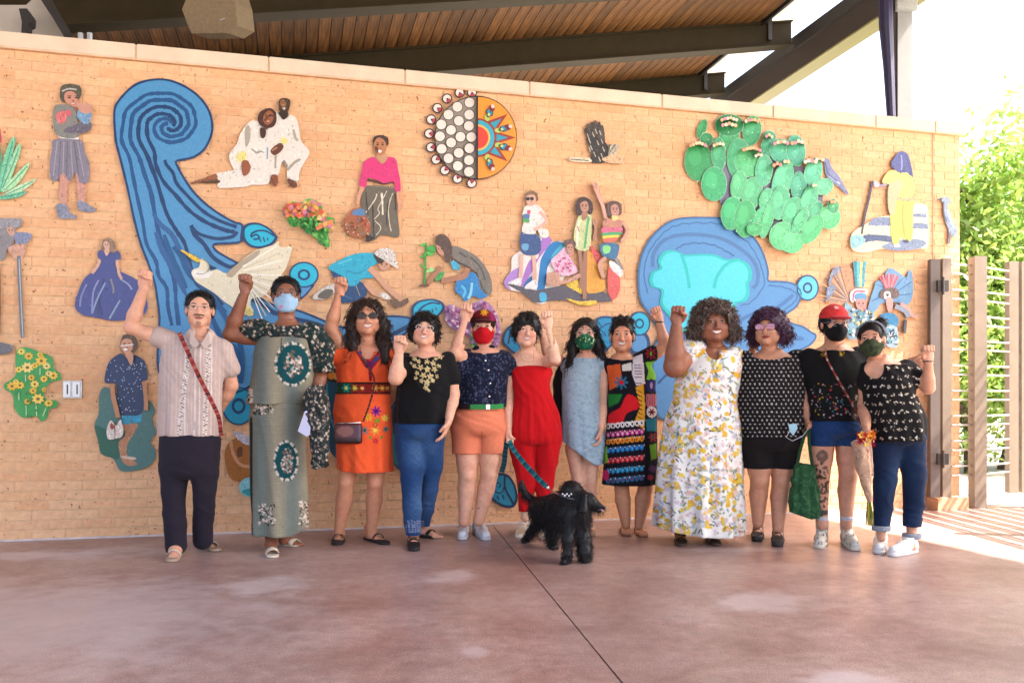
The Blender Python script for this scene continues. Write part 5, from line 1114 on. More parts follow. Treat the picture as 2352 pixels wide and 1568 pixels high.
def add_mesh(name, V, Q, m, parent, col=None):
    org = np.array(parent.location) if parent is not None else np.zeros(3)
    me = bpy.data.meshes.new(name); nV, nQ = len(V), len(Q)
    me.vertices.add(nV); me.vertices.foreach_set('co', (V-org).astype(np.float32).ravel())
    me.loops.add(nQ*4); me.loops.foreach_set('vertex_index', np.asarray(Q, np.int32).ravel())
    me.polygons.add(nQ); me.polygons.foreach_set('loop_start', np.arange(0, nQ*4, 4, dtype=np.int32)); me.polygons.foreach_set('use_smooth', np.ones(nQ, bool))
    me.update(calc_edges=True)
    if col is not None:
        ca = me.color_attributes.new('Col', 'FLOAT_COLOR', 'POINT')
        c4 = np.ones((nV, 4), np.float32); c4[:, :3] = col; ca.data.foreach_set('color', c4.ravel())
    me.materials.append(m); o = bpy.data.objects.new(name, me); COL.objects.link(o)
    if parent is not None: o.parent = parent
    return o
SKINS = {'D8A184', '8E5A42', 'CC8E6E', 'DDA68A', 'DCA488', 'E4B094', 'D8A58A', 'D0926F', '925C44', 'C48C6E', 'CE9678', 'D0987A'}
class Paint:
    "colours of a print, laid on in grid units; only pigment"
    def __init__(s, V, base): s.u, s.v = grid_pix(V); s.V = V; s.c = np.tile(np.array((hx(base, 1/1.2 if base in SKINS else None))[:3] if isinstance(base, str) else base[:3], dtype=float), (len(V), 1))
    def poly(s, P, col, smooth=True, mask=None):
        P = crom(P, True, 3) if smooth else P; m = inpoly(s.u, s.v, P)
        if mask is not None: m &= mask
        s.c[m] = hx(col)[:3]; return s
    def ell(s, cx, cy, rx, ry, col, rot=0.0, a=1.0, soft=False, mask=None):
        x, y = s.u-cx, s.v-cy; c, t = math.cos(rot), math.sin(rot); X, Y = x*c+y*t, -x*t+y*c; q = (X/rx)**2+(Y/ry)**2
        w = np.clip(1.6-1.0*q, 0, 1)*a if soft else (q < 1)*a
        if mask is not None: w = w*mask
        s.c += (np.array(hx(col)[:3])-s.c)*w[:, None]; return s
    def line(s, P, w, col, closed=False):
        P = [np.array(p, float) for p in P]
        for i in range(len(P)-1):
            a, b = P[i], P[i+1]; ab = b-a; t = np.clip(((s.u-a[0])*ab[0]+(s.v-a[1])*ab[1])/(ab@ab+1e-9), 0, 1)
            d = np.hypot(s.u-a[0]-t*ab[0], s.v-a[1]-t*ab[1]); s.c[d < w/2] = hx(col)[:3]
        return s
    def flower(s, cx, cy, r, petal, core, n=6, rot=0.0):
        x, y = s.u-cx, s.v-cy; d = np.hypot(x, y); th = np.arctan2(y, x); s.c[d < r*(.72+.28*np.cos(n*th+rot))] = hx(petal)[:3]; s.c[d < r*.34] = hx(core)[:3]; return s
# ------------------------------------------------------------------ cloth, skin, hair materials
def cloth(name, rough=.85, bump=.25, bscale=400, sheen=.04, noise=.06, nscale=40): return mat(name, attr='Col', rough=rough, bump=bump, bscale=bscale, sheen=sheen, noise=noise, nscale=nscale, spec=.15)
M_CLOTH = cloth('woven_cloth'); M_DENIM = cloth('denim', noise=.18, nscale=60); M_SKIN = mat('skin', attr='Col', rough=.46, sss=.2, spec=.4, noise=.10, nscale=45, bump=.10, bscale=300)
M_HAIR = mat('hair', attr='Col', rough=.5, spec=.28); M_RUB = mat('rubber', attr='Col', rough=.7); M_EYE = mat('eye', attr='Col', rough=.1, spec=.8, coat=.6)
M_LENS = mat('dark_lens', (0.012, 0.005, 0.005, 1), rough=.25, spec=.3); M_FRAME = mat('frame', attr='Col', rough=.25, spec=.8); M_CHROME = mat('bright_metal', (.7, .68, .62, 1), rough=.25, metal=1.0)
M_LEATHER = mat('leather', attr='Col', rough=.45, spec=.5, bump=.2, bscale=120)
def unit(v): v = np.array(v, float); return v/(np.linalg.norm(v)+1e-9)
def rows_px(rows, Y, sh=0.0, yo=0.0):
    "rows (v, uL, uR, depth radius[, y offset]) -> loft rows in metres"
    out = []
    for r in rows:
        v, a, b, ry = r[:4]; yy = Y+yo+(r[4] if len(r) > 4 else 0)
        L, R_ = pt(a, v, yy), pt(b, v, yy); out.append((L[2], (L[0]+R_[0])/2, yy, (R_[0]-L[0])/2-sh, ry-sh))
    return out
class Person:
    def __init__(s, label, Y, skin, **kw):
        s.Y = Y; s.skin = skin; s.label = label; s.kw = kw; s.root = None; s.paint_fns = []
        s.jobs = []
    def P(s, u, v, dy=0.0): return pt(u, v, s.Y+dy)
    def field(s, us, vs, dys=(-.45, .45), h=.0065):
        a = pt(min(us), max(vs), s.Y); b = pt(max(us), min(vs), s.Y)
        return Field((a[0]-.02, s.Y+dys[0], max(-.01, a[2]-.03)), (b[0]+.02, s.Y+dys[1], b[2]+.02), h)
def hand_fist(f, wrist, up, palm, thumbside, s=1.0):
    "fist: up = direction of forearm, palm = direction the curled fingers face, thumbside = lateral"
    up, palm = unit(up), unit(palm); palm = unit(palm-up*(palm@up)); th = unit(thumbside-up*(np.array(thumbside)@up)-palm*(np.array(thumbside)@palm))
    w = np.array(wrist, float)
    R = np.array([th, palm, up])
    f.rbox(w+up*.052*s-palm*.004*s, (.040*s, .017*s, .046*s), .016*s, .016, R)
    f.cap(w-up*.02, w+up*.03*s, .024*s, .030*s, .02, flat=(palm, 1.35))
    ln = (.036, .040, .038, .031)
    for i in range(4):
        x = (0.030-i*.020)*s; k0 = w+up*(.090-abs(i-1.2)*.003)*s+th*x-palm*.008*s; L = ln[i]*s
        k1 = k0+palm*L*.95+up*.006*s; k2 = k1-up*L*.72+palm*.002*s; k3 = k2-palm*.020*s
        f.cap(k0, k1, .0108*s, .0102*s, .003); f.cap(k1, k2, .0104*s, .0095*s, .003); f.cap(k2, k3, .0092*s, .008*s, .003)
    b = w+up*.022*s+th*.034*s+palm*.006*s; m = w+up*.052*s+th*.046*s+palm*.026*s; e = w+up*.060*s+th*.014*s+palm*.046*s
    f.cap(b, m, .0135*s, .0118*s, .008); f.cap(m, e, .0115*s, .0095*s, .003)
def hand_open(f, wrist, down, palm, thumbside, s=1.0, curl=.5, spread=0.0):
    dn, pm = unit(down), unit(palm); pm = unit(pm-dn*(pm@dn)); th = unit(np.array(thumbside)-dn*(np.array(thumbside)@dn)-pm*(np.array(thumbside)@pm)); w = np.array(wrist, float)
    f.rbox(w+dn*.048*s, (.037*s, .013*s, .046*s), .012*s, .014, np.array([th, pm, dn])); f.cap(w-dn*.02, w+dn*.02, .023*s, .026*s, .015, flat=(pm, 1.3))
    for i, L in enumerate((.066, .073, .068, .054)):
        x = (.029-i*.0195)*s; L *= s; k0 = w+dn*(.088-abs(i-1.2)*.003)*s+th*x; a = curl*.7; d = unit(dn*math.cos(a)+pm*math.sin(a)+th*spread*(1.5-i)); k1 = k0+d*L*.45
        a2 = curl*1.7; d2 = unit(dn*math.cos(a2)+pm*math.sin(a2)+th*spread*(1.5-i)); k2 = k1+d2*L*.32; a3 = curl*2.3; k3 = k2+unit(dn*math.cos(a3)+pm*math.sin(a3))*L*.25
        f.cap(k0, k1, .0098*s, .0090*s, .003); f.cap(k1, k2, .0090*s, .0082*s, .003); f.cap(k2, k3, .0082*s, .0070*s, .003)
    b = w+dn*.02*s+th*.030*s; m = w+dn*.050*s+th*.050*s+pm*.014*s; e = m+unit(dn*.9-th*.1+pm*.35)*.034*s
    f.cap(b, m, .0130*s, .0110*s, .008); f.cap(m, e, .0108*s, .0088*s, .003)
def foot(f, ankle, toe, s=1.0, z=0.0):
    a = np.array(ankle, float); t = np.array(toe, float); d = np.array([t[0]-a[0], t[1]-a[1], 0]); L = np.linalg.norm(d); d /= L; sd = np.array([-d[1], d[0], 0]); g = np.array([0, 0, z])
    heel = np.array([a[0], a[1], 0])-d*.035*s
    f.cap(heel+g+(0, 0, .030*s), heel+g+d*.07*s+(0, 0, .036*s), .030*s, .033*s, .02)
    f.cap(a, heel+g+d*.08*s+(0, 0, .045*s), .034*s, .034*s, .03)
    b0 = heel+g+d*.07*s+(0, 0, .042*s); b1 = heel+g+d*(L*.0+.165*s)+(0, 0, .020*s)
    f.cap(b0, b1-sd*.012*s, .036*s, .020*s, .02); f.cap(b0, b1+sd*.014*s, .034*s, .018*s, .02)
    for i in range(5):
        x = (.030-i*.0150)*s; ln = (.052, .050, .045, .038, .030)[i]*s; r = (.0135, .0095, .009, .0085, .008)[i]*s
        f.cap(b1+sd*x*.8+d*-.008*s+(0, 0, -.003), b1+sd*x+d*ln+(0, 0, -.008*s), r*1.05, r, .004)
    return heel, d, sd
# ------------------------------------------------------------------ heads and hair
class Head:
    def __init__(s, c, H, yaw=0.0, roll=0.0, pitch=0.0, wide=1.0):
        yaw += math.atan2(-c[0], c[1])                   # everybody looks towards the photographer
        s.c = np.array(c, float); s.s = H/0.235; s.w = wide*1.10
        cy, sy, cr, sr, cp, sp = math.cos(yaw), math.sin(yaw), math.cos(roll), math.sin(roll), math.cos(pitch), math.sin(pitch)
        rt = np.array([cy, sy, 0.0]); fw = np.array([sy, -cy, 0.0]); up = np.array([0, 0, 1.0])
        up2 = up*cp-fw*sp; fw2 = fw*cp+up*sp            # pitch > 0 looks up
        s.up = up2*cr+rt*sr; s.rt = rt*cr-up2*sr; s.fw = fw2
        s.R = np.array([s.rt, s.fw, s.up])
    def q(s, x, y, z): return s.c+(s.rt*x*s.w+s.fw*y+s.up*z)*s.s
    def loc(s, V): return (V-s.c)@s.R.T/np.array([s.s*s.w, s.s, s.s])
    def build(s, f, neck=None, nr=.052, full=0.0, smile=0.0, nose=1.0):
        S = s.s; w = s.w
        f.ell(s.q(0, -.012, .036), (.074*S*w, .093*S, .084*S), .0, s.R)
        f.ell(s.q(0, .020, -.034), ((.0600+full*.010)*S*w, .062*S, .080*S), .03, s.R)
        f.ell(s.q(0, .058, -.093), (.023*S, .020*S, .018*S), .025, s.R)
        for a in (-1, 1):
            f.ell(s.q(a*.036, .058, -.022-.002*full), ((.024+full*.006)*S, .020*S, .022*S), .025, s.R)
            f.ell(s.q(a*.047, .02, -.062), ((.014+full*.008)*S, .03*S, .022*S), .03, s.R)
            f.ell(s.q(a*.0305, .094, .012), (.0165*S, .012*S, .0105*S), .012, s.R, sub=True)
            f.ell(s.q(a*.0305, .0745, .012), (.0145*S, .0125*S, .0115*S), .002, s.R)       # eyeball and lids
            f.ell(s.q(a*.074, -.006, -.004), (.010*S, .018*S, .030*S), .006, s.R)
        f.cap(s.q(-.038, .070, .034), s.q(.038, .070, .034), .010*S, .010*S, .018)
        f.cap(s.q(0, .080, .014), s.q(0, .098, -.026), .0075*S, .0125*S*nose, .010)
        for a in (-1, 1): f.ell(s.q(a*.0115*nose, .088, -.030), (.0085*S*nose, .010*S, .0075*S), .005, s.R)
        f.ell(s.q(0, .0755, -.0515), (.022*S, .0095*S, .0055*S), .006, s.R); f.ell(s.q(0, .0735, -.0625), (.019*S, .0095*S, .0065*S), .006, s.R)
        f.ell(s.q(0, .083, -.0565), ((.018+.006*smile)*S, .010*S, (.0012+.004*smile)*S), .003, s.R, sub=True)
        if neck is not None:
            f.cap(s.q(0, -.022, -.06), neck, nr*S*.98, nr*S*1.05, .03)
    def paint(s, P, brow='2A1A14', lip='B45C54', smile=0.0, eye='20140F', stubble=None, blush=None, thick=1.0):
        L = s.loc(P.V); x, y, z = L[:, 0], L[:, 1], L[:, 2]; ax = np.abs(x); front = y > .02
        near = (np.abs(L).max(axis=1) < .15)
        def put(m, c, a=1.0): m = m & front & near; P.c[m] += (np.array(hx(c)[:3])-P.c[m])*a
        if blush: put(((ax-.036)/.024)**2+((z+.022)/.02)**2 < 1, blush, .35)
        if stubble:
            put(((ax/.015)**2+((z+.090)/.013)**2) < 1, stubble, .6); put((np.abs(z+.040) < .0055*thick) & (ax < .030), stubble, .8); put((z < -.045) & (ax > .045), stubble, .25)
        put((((ax-.031)/.017)**2+((z-.033-(.017-np.abs(ax-.031))*.12)/.0044)**2) < 1, brow, .9)
        put((((ax-.0305)/.0125)**2+((z-.0105)/.0044)**2) < 1, 'C8B8AE'); put((((ax-.0305)/.0062)**2+((z-.0108)/.0052)**2) < 1, eye)
        put((((ax-.0305)/.0165)**2+((z-.0168)/.0026)**2) < 1, brow, .95)
        zc = -.057+smile*.010*(ax/.024)**2
        put((ax < .024+.006*smile) & (np.abs(z-zc) < (.0105+.002*smile)*(1-(ax/(.026+.006*smile))**2)), lip)
        if smile > .3: put((ax < .016+.008*smile) & (np.abs(z-zc-.001) < (.0035+.0045*smile)*(1-(ax/(.018+.008*smile))**2)), 'F6F0EA')
        else: put((ax < .019) & (np.abs(z-zc) < .0016), '5A2A24')
def make_glasses(h, parent, dark=False, col=(0.5, .5, .52, 1), r=.024, rz=.020, name='glasses', rim=.0022):
    rim *= .8; mb = MB()
    for a in (-1, 1):
        mb.tube([h.q(a*.0325+r*math.cos(t), .094-.004*abs(math.cos(t)), .010+rz*math.sin(t)) for t in np.linspace(0, 2*math.pi, 17)], rim, 5, c=col, cap=False)
        mb.tube([h.q(a*.0565, .088, .014), h.q(a*.078, .02, .012), h.q(a*.079, -.01, .004)], rim*.9, 5, c=col)
    mb.tube([h.q(-.0095, .096, .012), h.q(0, .100, .015), h.q(.0095, .096, .012)], rim, 5, c=col)
    o = mb.build(name, M_FRAME, parent, True, cols=True)
    if dark:
        lb = MB()
        for a in (-1, 1):
            n = 14; V = [h.q(a*.0325+r*.96*math.cos(t), .0935, .010+rz*.96*math.sin(t)) for t in np.linspace(0, 2*math.pi, n, endpoint=False)]+[h.q(a*.0325, .097, .010)]
            lb.add(V, [(i, (i+1) % n, n) for i in range(n)])
        l = lb.build('lens', dark if not isinstance(dark, bool) else M_LENS, parent, True)
    return o
def make_mask(h, parent, base, painter=None, pleats=0):
    f = Field(h.c-.13, h.c+.13, .0035); S = h.s; w = h.w
    f.ell(h.q(0, .028, -.040), (.0700*S*w, .070*S, .066*S), 0, h.R); f.ell(h.q(0, .068, -.030), (.024*S, .040*S, .030*S), .03, h.R); f.ell(h.q(0, .052, -.085), (.046*S, .032*S, .028*S), .03, h.R)
    f.half(h.q(0, 0, .006), h.up+h.fw*-.12); f.half(h.q(0, .012, 0), -h.fw); f.half(h.q(0, 0, -.112), -h.up)
    V, Q = f.mesh(.002, 2); P = Paint(V, base)
    L = h.loc(V)
    if pleats:
        d = .0016*np.sin(L[:, 2]/.012*2*math.pi); V = V+h.fw*d[:, None]
    if painter: painter(P, L)
    o = add_mesh('face_mask', V, Q, M_CLOTH, parent, P.c)
    for a in (-1, 1):
        mb = MB()
        for z0, z1 in ((-.012, .020), (-.065, -.028)): mb.tube([h.q(a*.058, .034, z0), h.q(a*.071, .005, (z0+z1)/2), h.q(a*.080, -.012, z1)], .0016, 4, c=hx('E8E8E8') if base != '141414' else hx('181818'))
        mb.build('ear_loop', M_CLOTH, parent, True, cols=True)
    return o
def hair_mesh(h, parent, col, fn, curls=0, clen=.03, crad=.0032, seed=1, h_=.0048, lo=None, hi=None, wave=1.5, col2=None, droop=.4, zmin=-9, name='hair'):
    lo = h.c-.20 if lo is None else lo; hi = h.c+.20 if hi is None else hi
    f = Field(lo, hi, h_); fn(f); V, Q = f.mesh(0, 1)
    if len(V) == 0: return None
    r = np.random.default_rng(seed); c1 = np.array(hx(col)[:3]); c2 = np.array(hx(col2 or col)[:3])
    n = np.sin(V[:, 0]*180+V[:, 2]*40+seed)*np.sin(V[:, 2]*60+V[:, 1]*90)*.5+.5; t = (n**2)[:, None]
    cols = c1*(1-t*.6)+c2*t*.6
    if curls:
        nrm = V-V.mean(axis=0); idx = r.choice(len(V), curls); VV = []; QQ = []; CC = []; base = len(V)
        nn = np.zeros_like(V); q = np.asarray(Q); fn_ = np.cross(V[q[:, 1]]-V[q[:, 0]], V[q[:, 2]]-V[q[:, 0]])
        for j in range(4): np.add.at(nn, q[:, j], fn_)
        nn /= np.linalg.norm(nn, axis=1)[:, None]+1e-9
        for i in idx:
            n0 = nn[i]; 
            lx, ly, lz = h.loc(V[i:i+1])[0]
            if lz < zmin or (ly > .035 and abs(lx) < .066 and lz < .070 and zmin > -50): continue
            p = V[i]-n0*.004; L = clen*r.uniform(.6, 1.3); rad = crad*r.uniform(.7, 1.25)
            d = unit(n0*r.uniform(.5, 1.1)+np.array([0, 0, -droop*r.uniform(.3, 1.6)])+r.normal(0, .35, 3)); a = unit(np.cross(d, r.normal(size=3))); b = np.cross(d, a); ph = r.random()*6.28; cr = wave*.004*r.uniform(.5, 1.4); turns = r.uniform(.8, 1.8); m = 6; pts = []
            for k in range(m):
                t = k/(m-1); pts.append(p+d*L*t+(a*math.cos(ph+turns*6.28*t)+b*math.sin(ph+turns*6.28*t))*cr*min(1, t*3)+np.array([0, 0, -1])*droop*L*t*t*.8)
            cc = c1+(c2-c1)*r.random()*(1 if col2 else 0); cc = cc*r.uniform(.75, 1.35)
            for k in range(m):
                dd = unit(pts[min(k+1, m-1)]-pts[max(k-1, 0)]); aa = unit(np.cross(dd, a)+1e-6); bb = np.cross(dd, aa); rr = rad*(1-.7*k/(m-1))
                for j in range(4):
                    t = j*math.pi/2; VV.append(pts[k]+(aa*math.cos(t)+bb*math.sin(t))*rr); CC.append(cc)
            for k in range(m-1):
                for j in range(4):
                    o0 = base+k*4; QQ.append((o0+j, o0+(j+1) % 4, o0+4+(j+1) % 4, o0+4+j))
            base += m*4
        if VV: V = np.concatenate([V, np.array(VV)]); Q = np.concatenate([q, np.array(QQ)]); cols = np.concatenate([cols, np.clip(np.array(CC), .002, .9)])
    return add_mesh(name, V, Q, M_HAIR, parent, np.clip(cols, .002, .9))
def cap_hair(h, thick=.012, front=.045, back=-.06, noise=None, side=.0, hairline=.078, ears=0):
    "hair that follows the skull; front = lowest height over the forehead"
    def fn(f):
        S = h.s; w = h.w
        f.ell(h.q(0, -.014, .038), ((.074+thick)*S*w, (.093+thick)*S, (.084+thick)*S), 0, h.R, noise=noise)
        f.ell(h.q(0, -.045, -.005), ((.070+thick)*S*w, .060*S, .075*S), .03, h.R, noise=noise)
        # face opening
        f.ell(h.q(0, .105, front-.115), ((.066+side)*S*w, .105*S, .110*S), .008, h.R, sub=True)
        if ears:
            for a in (-1, 1): f.ell(h.q(a*.085, .012, -.022), (.030*S, .045*S, .052*S), .006, h.R, sub=True)
        f.half(h.q(0, .0, back), -h.up+h.fw*.25); f.half(h.q(0, hairline+.09, 0), h.fw)
    return fn
# ------------------------------------------------------------------ body of a person
def person(label, Y, skin, head, neck, torso, arms=(), legs=(), hands=(), feet=(), paint=None, face={}, nr=.052, full=0.0, smile=0.0, nose=1.0, group='people lined up along the mural wall'):
    """torso: rows in grid units; arms: lists of (points, radii); legs the same; hands: ('fist'|'open', wrist, dir, palm, thumb, kw); feet: (ankle, heel ground, toe ground)"""
    allp = [p for a in list(arms)+list(legs) for p in a[0]]
    X = np.array([np.array(p) for p in allp]+[head.c+.14, head.c-.14]+[np.array([r[1]+r[3], r[2]+r[4], r[0]]) for r in torso]+[np.array([r[1]-r[3], r[2]-r[4], r[0]]) for r in torso]+[np.array(f[2]) for f in feet])
    lo = X.min(axis=0)-.09; hi = X.max(axis=0)+.09; lo[2] = -.012
    fx, fy = (torso[0][1], Y)
    root = empty('person', (float(neck[0]), float(Y), 0.0), label, 'person', group)
    ts = sorted(torso); ts[0] = ts[0][:3]+(ts[0][3]*.86, ts[0][4]*.66); ts[1] = ts[1][:3]+(ts[1][3]*.96, ts[1][4]*.86)
    ts = ts[1:]; b = ts[0]; f = Field(lo, hi, .0085)
    f.loft(ts, 0, endround=.03)
    for P_, R_l in legs: f.cap(P_[0], (b[1]*.6+P_[0][0]*.4, b[2], b[0]+.06), R_l[0]*.9, R_l[0]*.8, .02)
    sh = [r for r in torso]; top = max(torso)
    f.cap(neck, np.array([top[1], top[2], top[0]-.02]), nr*1.05, nr*1.5, .05)
    f.cap(head.q(0, -.022, -.06), neck, nr*head.s*.98, nr*head.s*1.05, .02)
    for P, R in arms: f.chain(P, R, .022)
    for P, R in legs:
        f.chain(P, R, .010); f.ell(np.array(P[2])+(0, -R[2]*.50, .006), (R[2]*.55, R[2]*.55, R[2]*.66), .022)
    for a, hl, t in feet: foot(f, a, t, .97)
    # cut away what the finer head and hands replace
    hn = unit(np.array(neck)-head.q(0, -.022, -.06)); cutp = np.array(neck)-hn*.012
    f.half(cutp-hn*.012, -hn, lo=head.c-.16, hi=np.maximum(head.c+.18, cutp+.05))
    for hd in hands: f.half(np.array(hd[1])-unit(hd[2])*.012, unit(hd[2]), lo=np.array(hd[1])-.09, hi=np.array(hd[1])+.09)
    Vs, Qs = f.mesh(0, 1); parts = [(Vs, Qs)]
    g = Field(np.minimum(head.c-.155, cutp-.07), np.maximum(head.c+.155, cutp+.07), .0034); head.build(g, neck, nr, full, smile, nose); g.half(cutp+hn*.006, hn); parts.append(g.mesh(0, 1))
    for hd in hands:
        kind, w, d, pm, th = hd[:5]; kw = hd[5] if len(hd) > 5 else {}
        w = np.array(w, float); d = unit(d); g = Field(w-.15, w+.15, .0036)
        g.cap(w-d*.06, w, hd[6] if len(hd) > 6 else .027, .0255, .0, flat=(unit(pm), 1.15)); (hand_fist if kind == 'fist' else hand_open)(g, w, d, pm, th, **kw); g.half(w-d*.022, -d); parts.append(g.mesh(0, 1))
    V = []; Q = []; n = 0
    for v, q in parts:
        if len(v): V.append(v); Q.append(np.asarray(q)+n); n += len(v)
    V = np.concatenate(V); Q = np.concatenate(Q)
    P = Paint(V, skin); head.paint(P, smile=smile, **face)
    v = V*1.0; nz = np.sin(v[:, 0]*31+2*np.sin(v[:, 2]*23))*np.sin(v[:, 2]*37+v[:, 1]*40); P.c *= (1+.05*nz)[:, None]; P.c[:, 1:] *= (1-.05*np.clip(np.sin(v[:, 2]*13+v[:, 0]*17), 0, 1))[:, None]
    if paint: paint(P)
    add_mesh('body', V, Q, M_SKIN, root, np.clip(P.c, .003, .85))
    return root
def garment(root, name, lo, hi, fn, base, paint=None, m=None, h=.0078, smooth=1):
    lo, hi = np.array(lo)-(0, .16, 0), np.array(hi)+(0, .14, 0); f = Field(lo, hi, h); fn(f); V, Q = f.mesh(0, smooth)
    if len(V) == 0: print('EMPTY', name); return None
    P = Paint(V, base)
    if paint: paint(P)
    return add_mesh(name, V, Q, m or M_CLOTH, root, np.clip(P.c, .002, .86))
def bounds(*P, pad=.12):
    A = np.array(P); return A.min(axis=0)-pad, A.max(axis=0)+pad
def rows_bounds(rows, *extra, pad=.06):
    P = [np.array([r[1]+r[3], r[2]+r[4], r[0]]) for r in rows]+[np.array([r[1]-r[3], r[2]-r[4], r[0]]) for r in rows]+[np.array(e) for e in extra]
    return bounds(*P, pad=pad)
def armr(s=1.0, up=.050, el=.040, fa=.041, wr=.027): return [up*s, (up*.9)*s, el*s, fa*s, wr*s]
def arm5(sh, el, wr, s=1.0, up=.050, e=.040, fa=.041, w=.027):
    sh, el, wr = (np.array(q, float) for q in (sh, el, wr)); return ([sh, sh*.45+el*.55, el, el*.7+wr*.3, wr], [up*s, up*.93*s, e*s, fa*s, w*s])
def leg5(hp, kn, an, s=1.0, th=.085, k=.054, ca=.059, a=.034):
    hp, kn, an = (np.array(q, float) for q in (hp, kn, an)); c = kn*.68+an*.32+np.array([0, .018, 0]); return ([hp, hp*.4+kn*.6, kn, c, an], [th*s, th*.80*s, k*s, ca*s, a*s])
def G(u, v, z=0.0): Y = gy(v); return np.array([Y*(u-CX)/F, Y, z])
CAMV = np.array([0, -1.0, 0])
def sneaker(root, heel, toe, base, sole='F0F0F0', name='shoe', hgt=.075, w=.044, paint=None):
    heel, toe = np.array(heel, float), np.array(toe, float); d = unit(toe-heel); sd = np.array([-d[1], d[0], 0]); L = np.linalg.norm(toe-heel)
    lo, hi = bounds(heel, toe, pad=.10); lo[2] = -.01; f = Field(lo, hi, .0045)
    h0 = heel+(0, 0, hgt*.55); m = heel+d*L*.45+(0, 0, .05); t = toe-d*.03+(0, 0, .036)
    f.cap(h0, h0+(0, 0, hgt*.35), .038, .036, 0); f.cap(h0, m, .040, .041, .02); f.cap(m-(0, 0, .01), t, .040, .031, .02); f.cap(heel+(0, 0, .10), heel+d*.05+(0, 0, .085), .036, .036, .015)
    f.ell(heel+d*.008+(0, 0, .125), (.033, .033, .03), .004, sub=True)
    f.half(heel+(0, 0, .012), (0, 0, -1)); V, Q = f.mesh(0, 1); P = Paint(V, base)
    if paint: paint(P, V, heel, d, sd, L)
    o = add_mesh(name, V, Q, M_LEATHER, root, P.c)
    g = Field(lo, hi, .0045); g.cap(heel+(0, 0, .012), heel+d*L*.5+(0, 0, .012), .040, .041, .02); g.cap(heel+d*L*.5+(0, 0, .012), toe-d*.032+(0, 0, .012), .043, .037, .02); g.half(heel+(0, 0, .026), (0, 0, 1)); g.half(heel+(0, 0, .0015), (0, 0, -1))
    V, Q = g.mesh(0, 1); s = add_mesh('sole', V, Q, M_RUB, root, Paint(V, sole).c); s.parent = o
    s.location = (0, 0, 0)
    lc = MB()
    for k in range(4):
        c = heel+d*(L*.36+k*.020)+(0, 0, .088-k*.008); lc.tube([c-sd*.024-(0, 0, .006), c+(0, 0, .004), c+sd*.024-(0, 0, .006)], .0032, 5, c=hx('FFFFFF'))
    l = lc.build('laces', M_CLOTH, root, True, cols=True); return o
def sandal(root, heel, toe, col, sole='2A2220', straps=((.35, .01), (.62, .012)), wd=.024, thick=.018, name='sandal', ankle=None, slab=.045, z0=0.0):
    heel, toe = np.array(heel, float), np.array(toe, float); d = unit(toe-heel); sd = np.array([-d[1], d[0], 0]); L = np.linalg.norm(toe-heel)
    lo, hi = bounds(heel, toe, pad=.10); lo[2] = -.01; g = Field(lo, hi, .0045); zc = thick*.5
    g.cap(heel+(0, 0, zc), heel+d*L*.45+(0, 0, zc), slab*.82, slab*.86, .02); g.cap(heel+d*L*.5+(0, 0, zc), toe-d*.03+(0, 0, zc), slab, slab*.86, .02); g.half(heel+(0, 0, thick), (0, 0, 1)); g.half(heel+(0, 0, .001), (0, 0, -1))
    V, Q = g.mesh(0, 1); o = add_mesh(name, V, Q, M_RUB, root, Paint(V, sole).c)
    st = MB()
    for t, zz in straps:
        c = heel+d*L*t; hgt = .030+.045*max(0, .75-t)+thick*.5; arc = []
        for a in np.linspace(-1.45, 1.45, 9): arc.append(c+sd*math.sin(a)*(slab-.003)+(0, 0, thick*.6+hgt*math.cos(a)))
        V = []; 
        for p in arc: V += [p-d*wd/2, p+d*wd/2-(0, 0, .003)]
        n = len(arc); V2 = [v+np.array([0, 0, .004]) for v in V]; Fc = []
        for i in range(n-1): Fc += [(2*i, 2*i+1, 2*i+3, 2*i+2), (2*n+2*i+2, 2*n+2*i+3, 2*n+2*i+1, 2*n+2*i), (2*i, 2*i+2, 2*n+2*i+2, 2*n+2*i), (2*i+1, 2*n+2*i+1, 2*n+2*i+3, 2*i+3)]
        sm_ = MB(); sm_.add(V+V2, Fc, hx(col)); s = sm_.build('strap', M_LEATHER, root, True, cols=True)
    if ankle is not None:
        a = np.array(ankle); mb = MB(); mb.tube([a+np.array([math.cos(t)*.039, math.sin(t)*.039, .012+.006*math.sin(t)]) for t in np.linspace(0, 6.283, 15)], .0045, 5, c=hx(col), cap=False); mb.build('ankle_strap', M_LEATHER, root, True, cols=True)
    return o
def strap(root, name, pts, wd, cols, m=None, th=.003):
    "flat band along the points; cols alternate along it"
    C = crom(pts, False, 10); V = []; Fc = []; cc = []
    for i, p in enumerate(C):
        d = unit(C[min(i+1, len(C)-1)]-C[max(i-1, 0)]); sd = unit(np.cross(d, CAMV)); c = hx(cols[(i//1) % len(cols)])
        for a, b in ((-1, 0), (1, 0), (1, 1), (-1, 1)): V.append(p+sd*wd/2*a+CAMV*th*b); cc.append(c)
    for i in range(len(C)-1):
        for j in range(4): Fc.append((4*i+j, 4*i+(j+1) % 4, 4*i+4+(j+1) % 4, 4*i+4+j))
    return mesh_obj(name, V, Fc, m or M_CLOTH, root, False, cc)
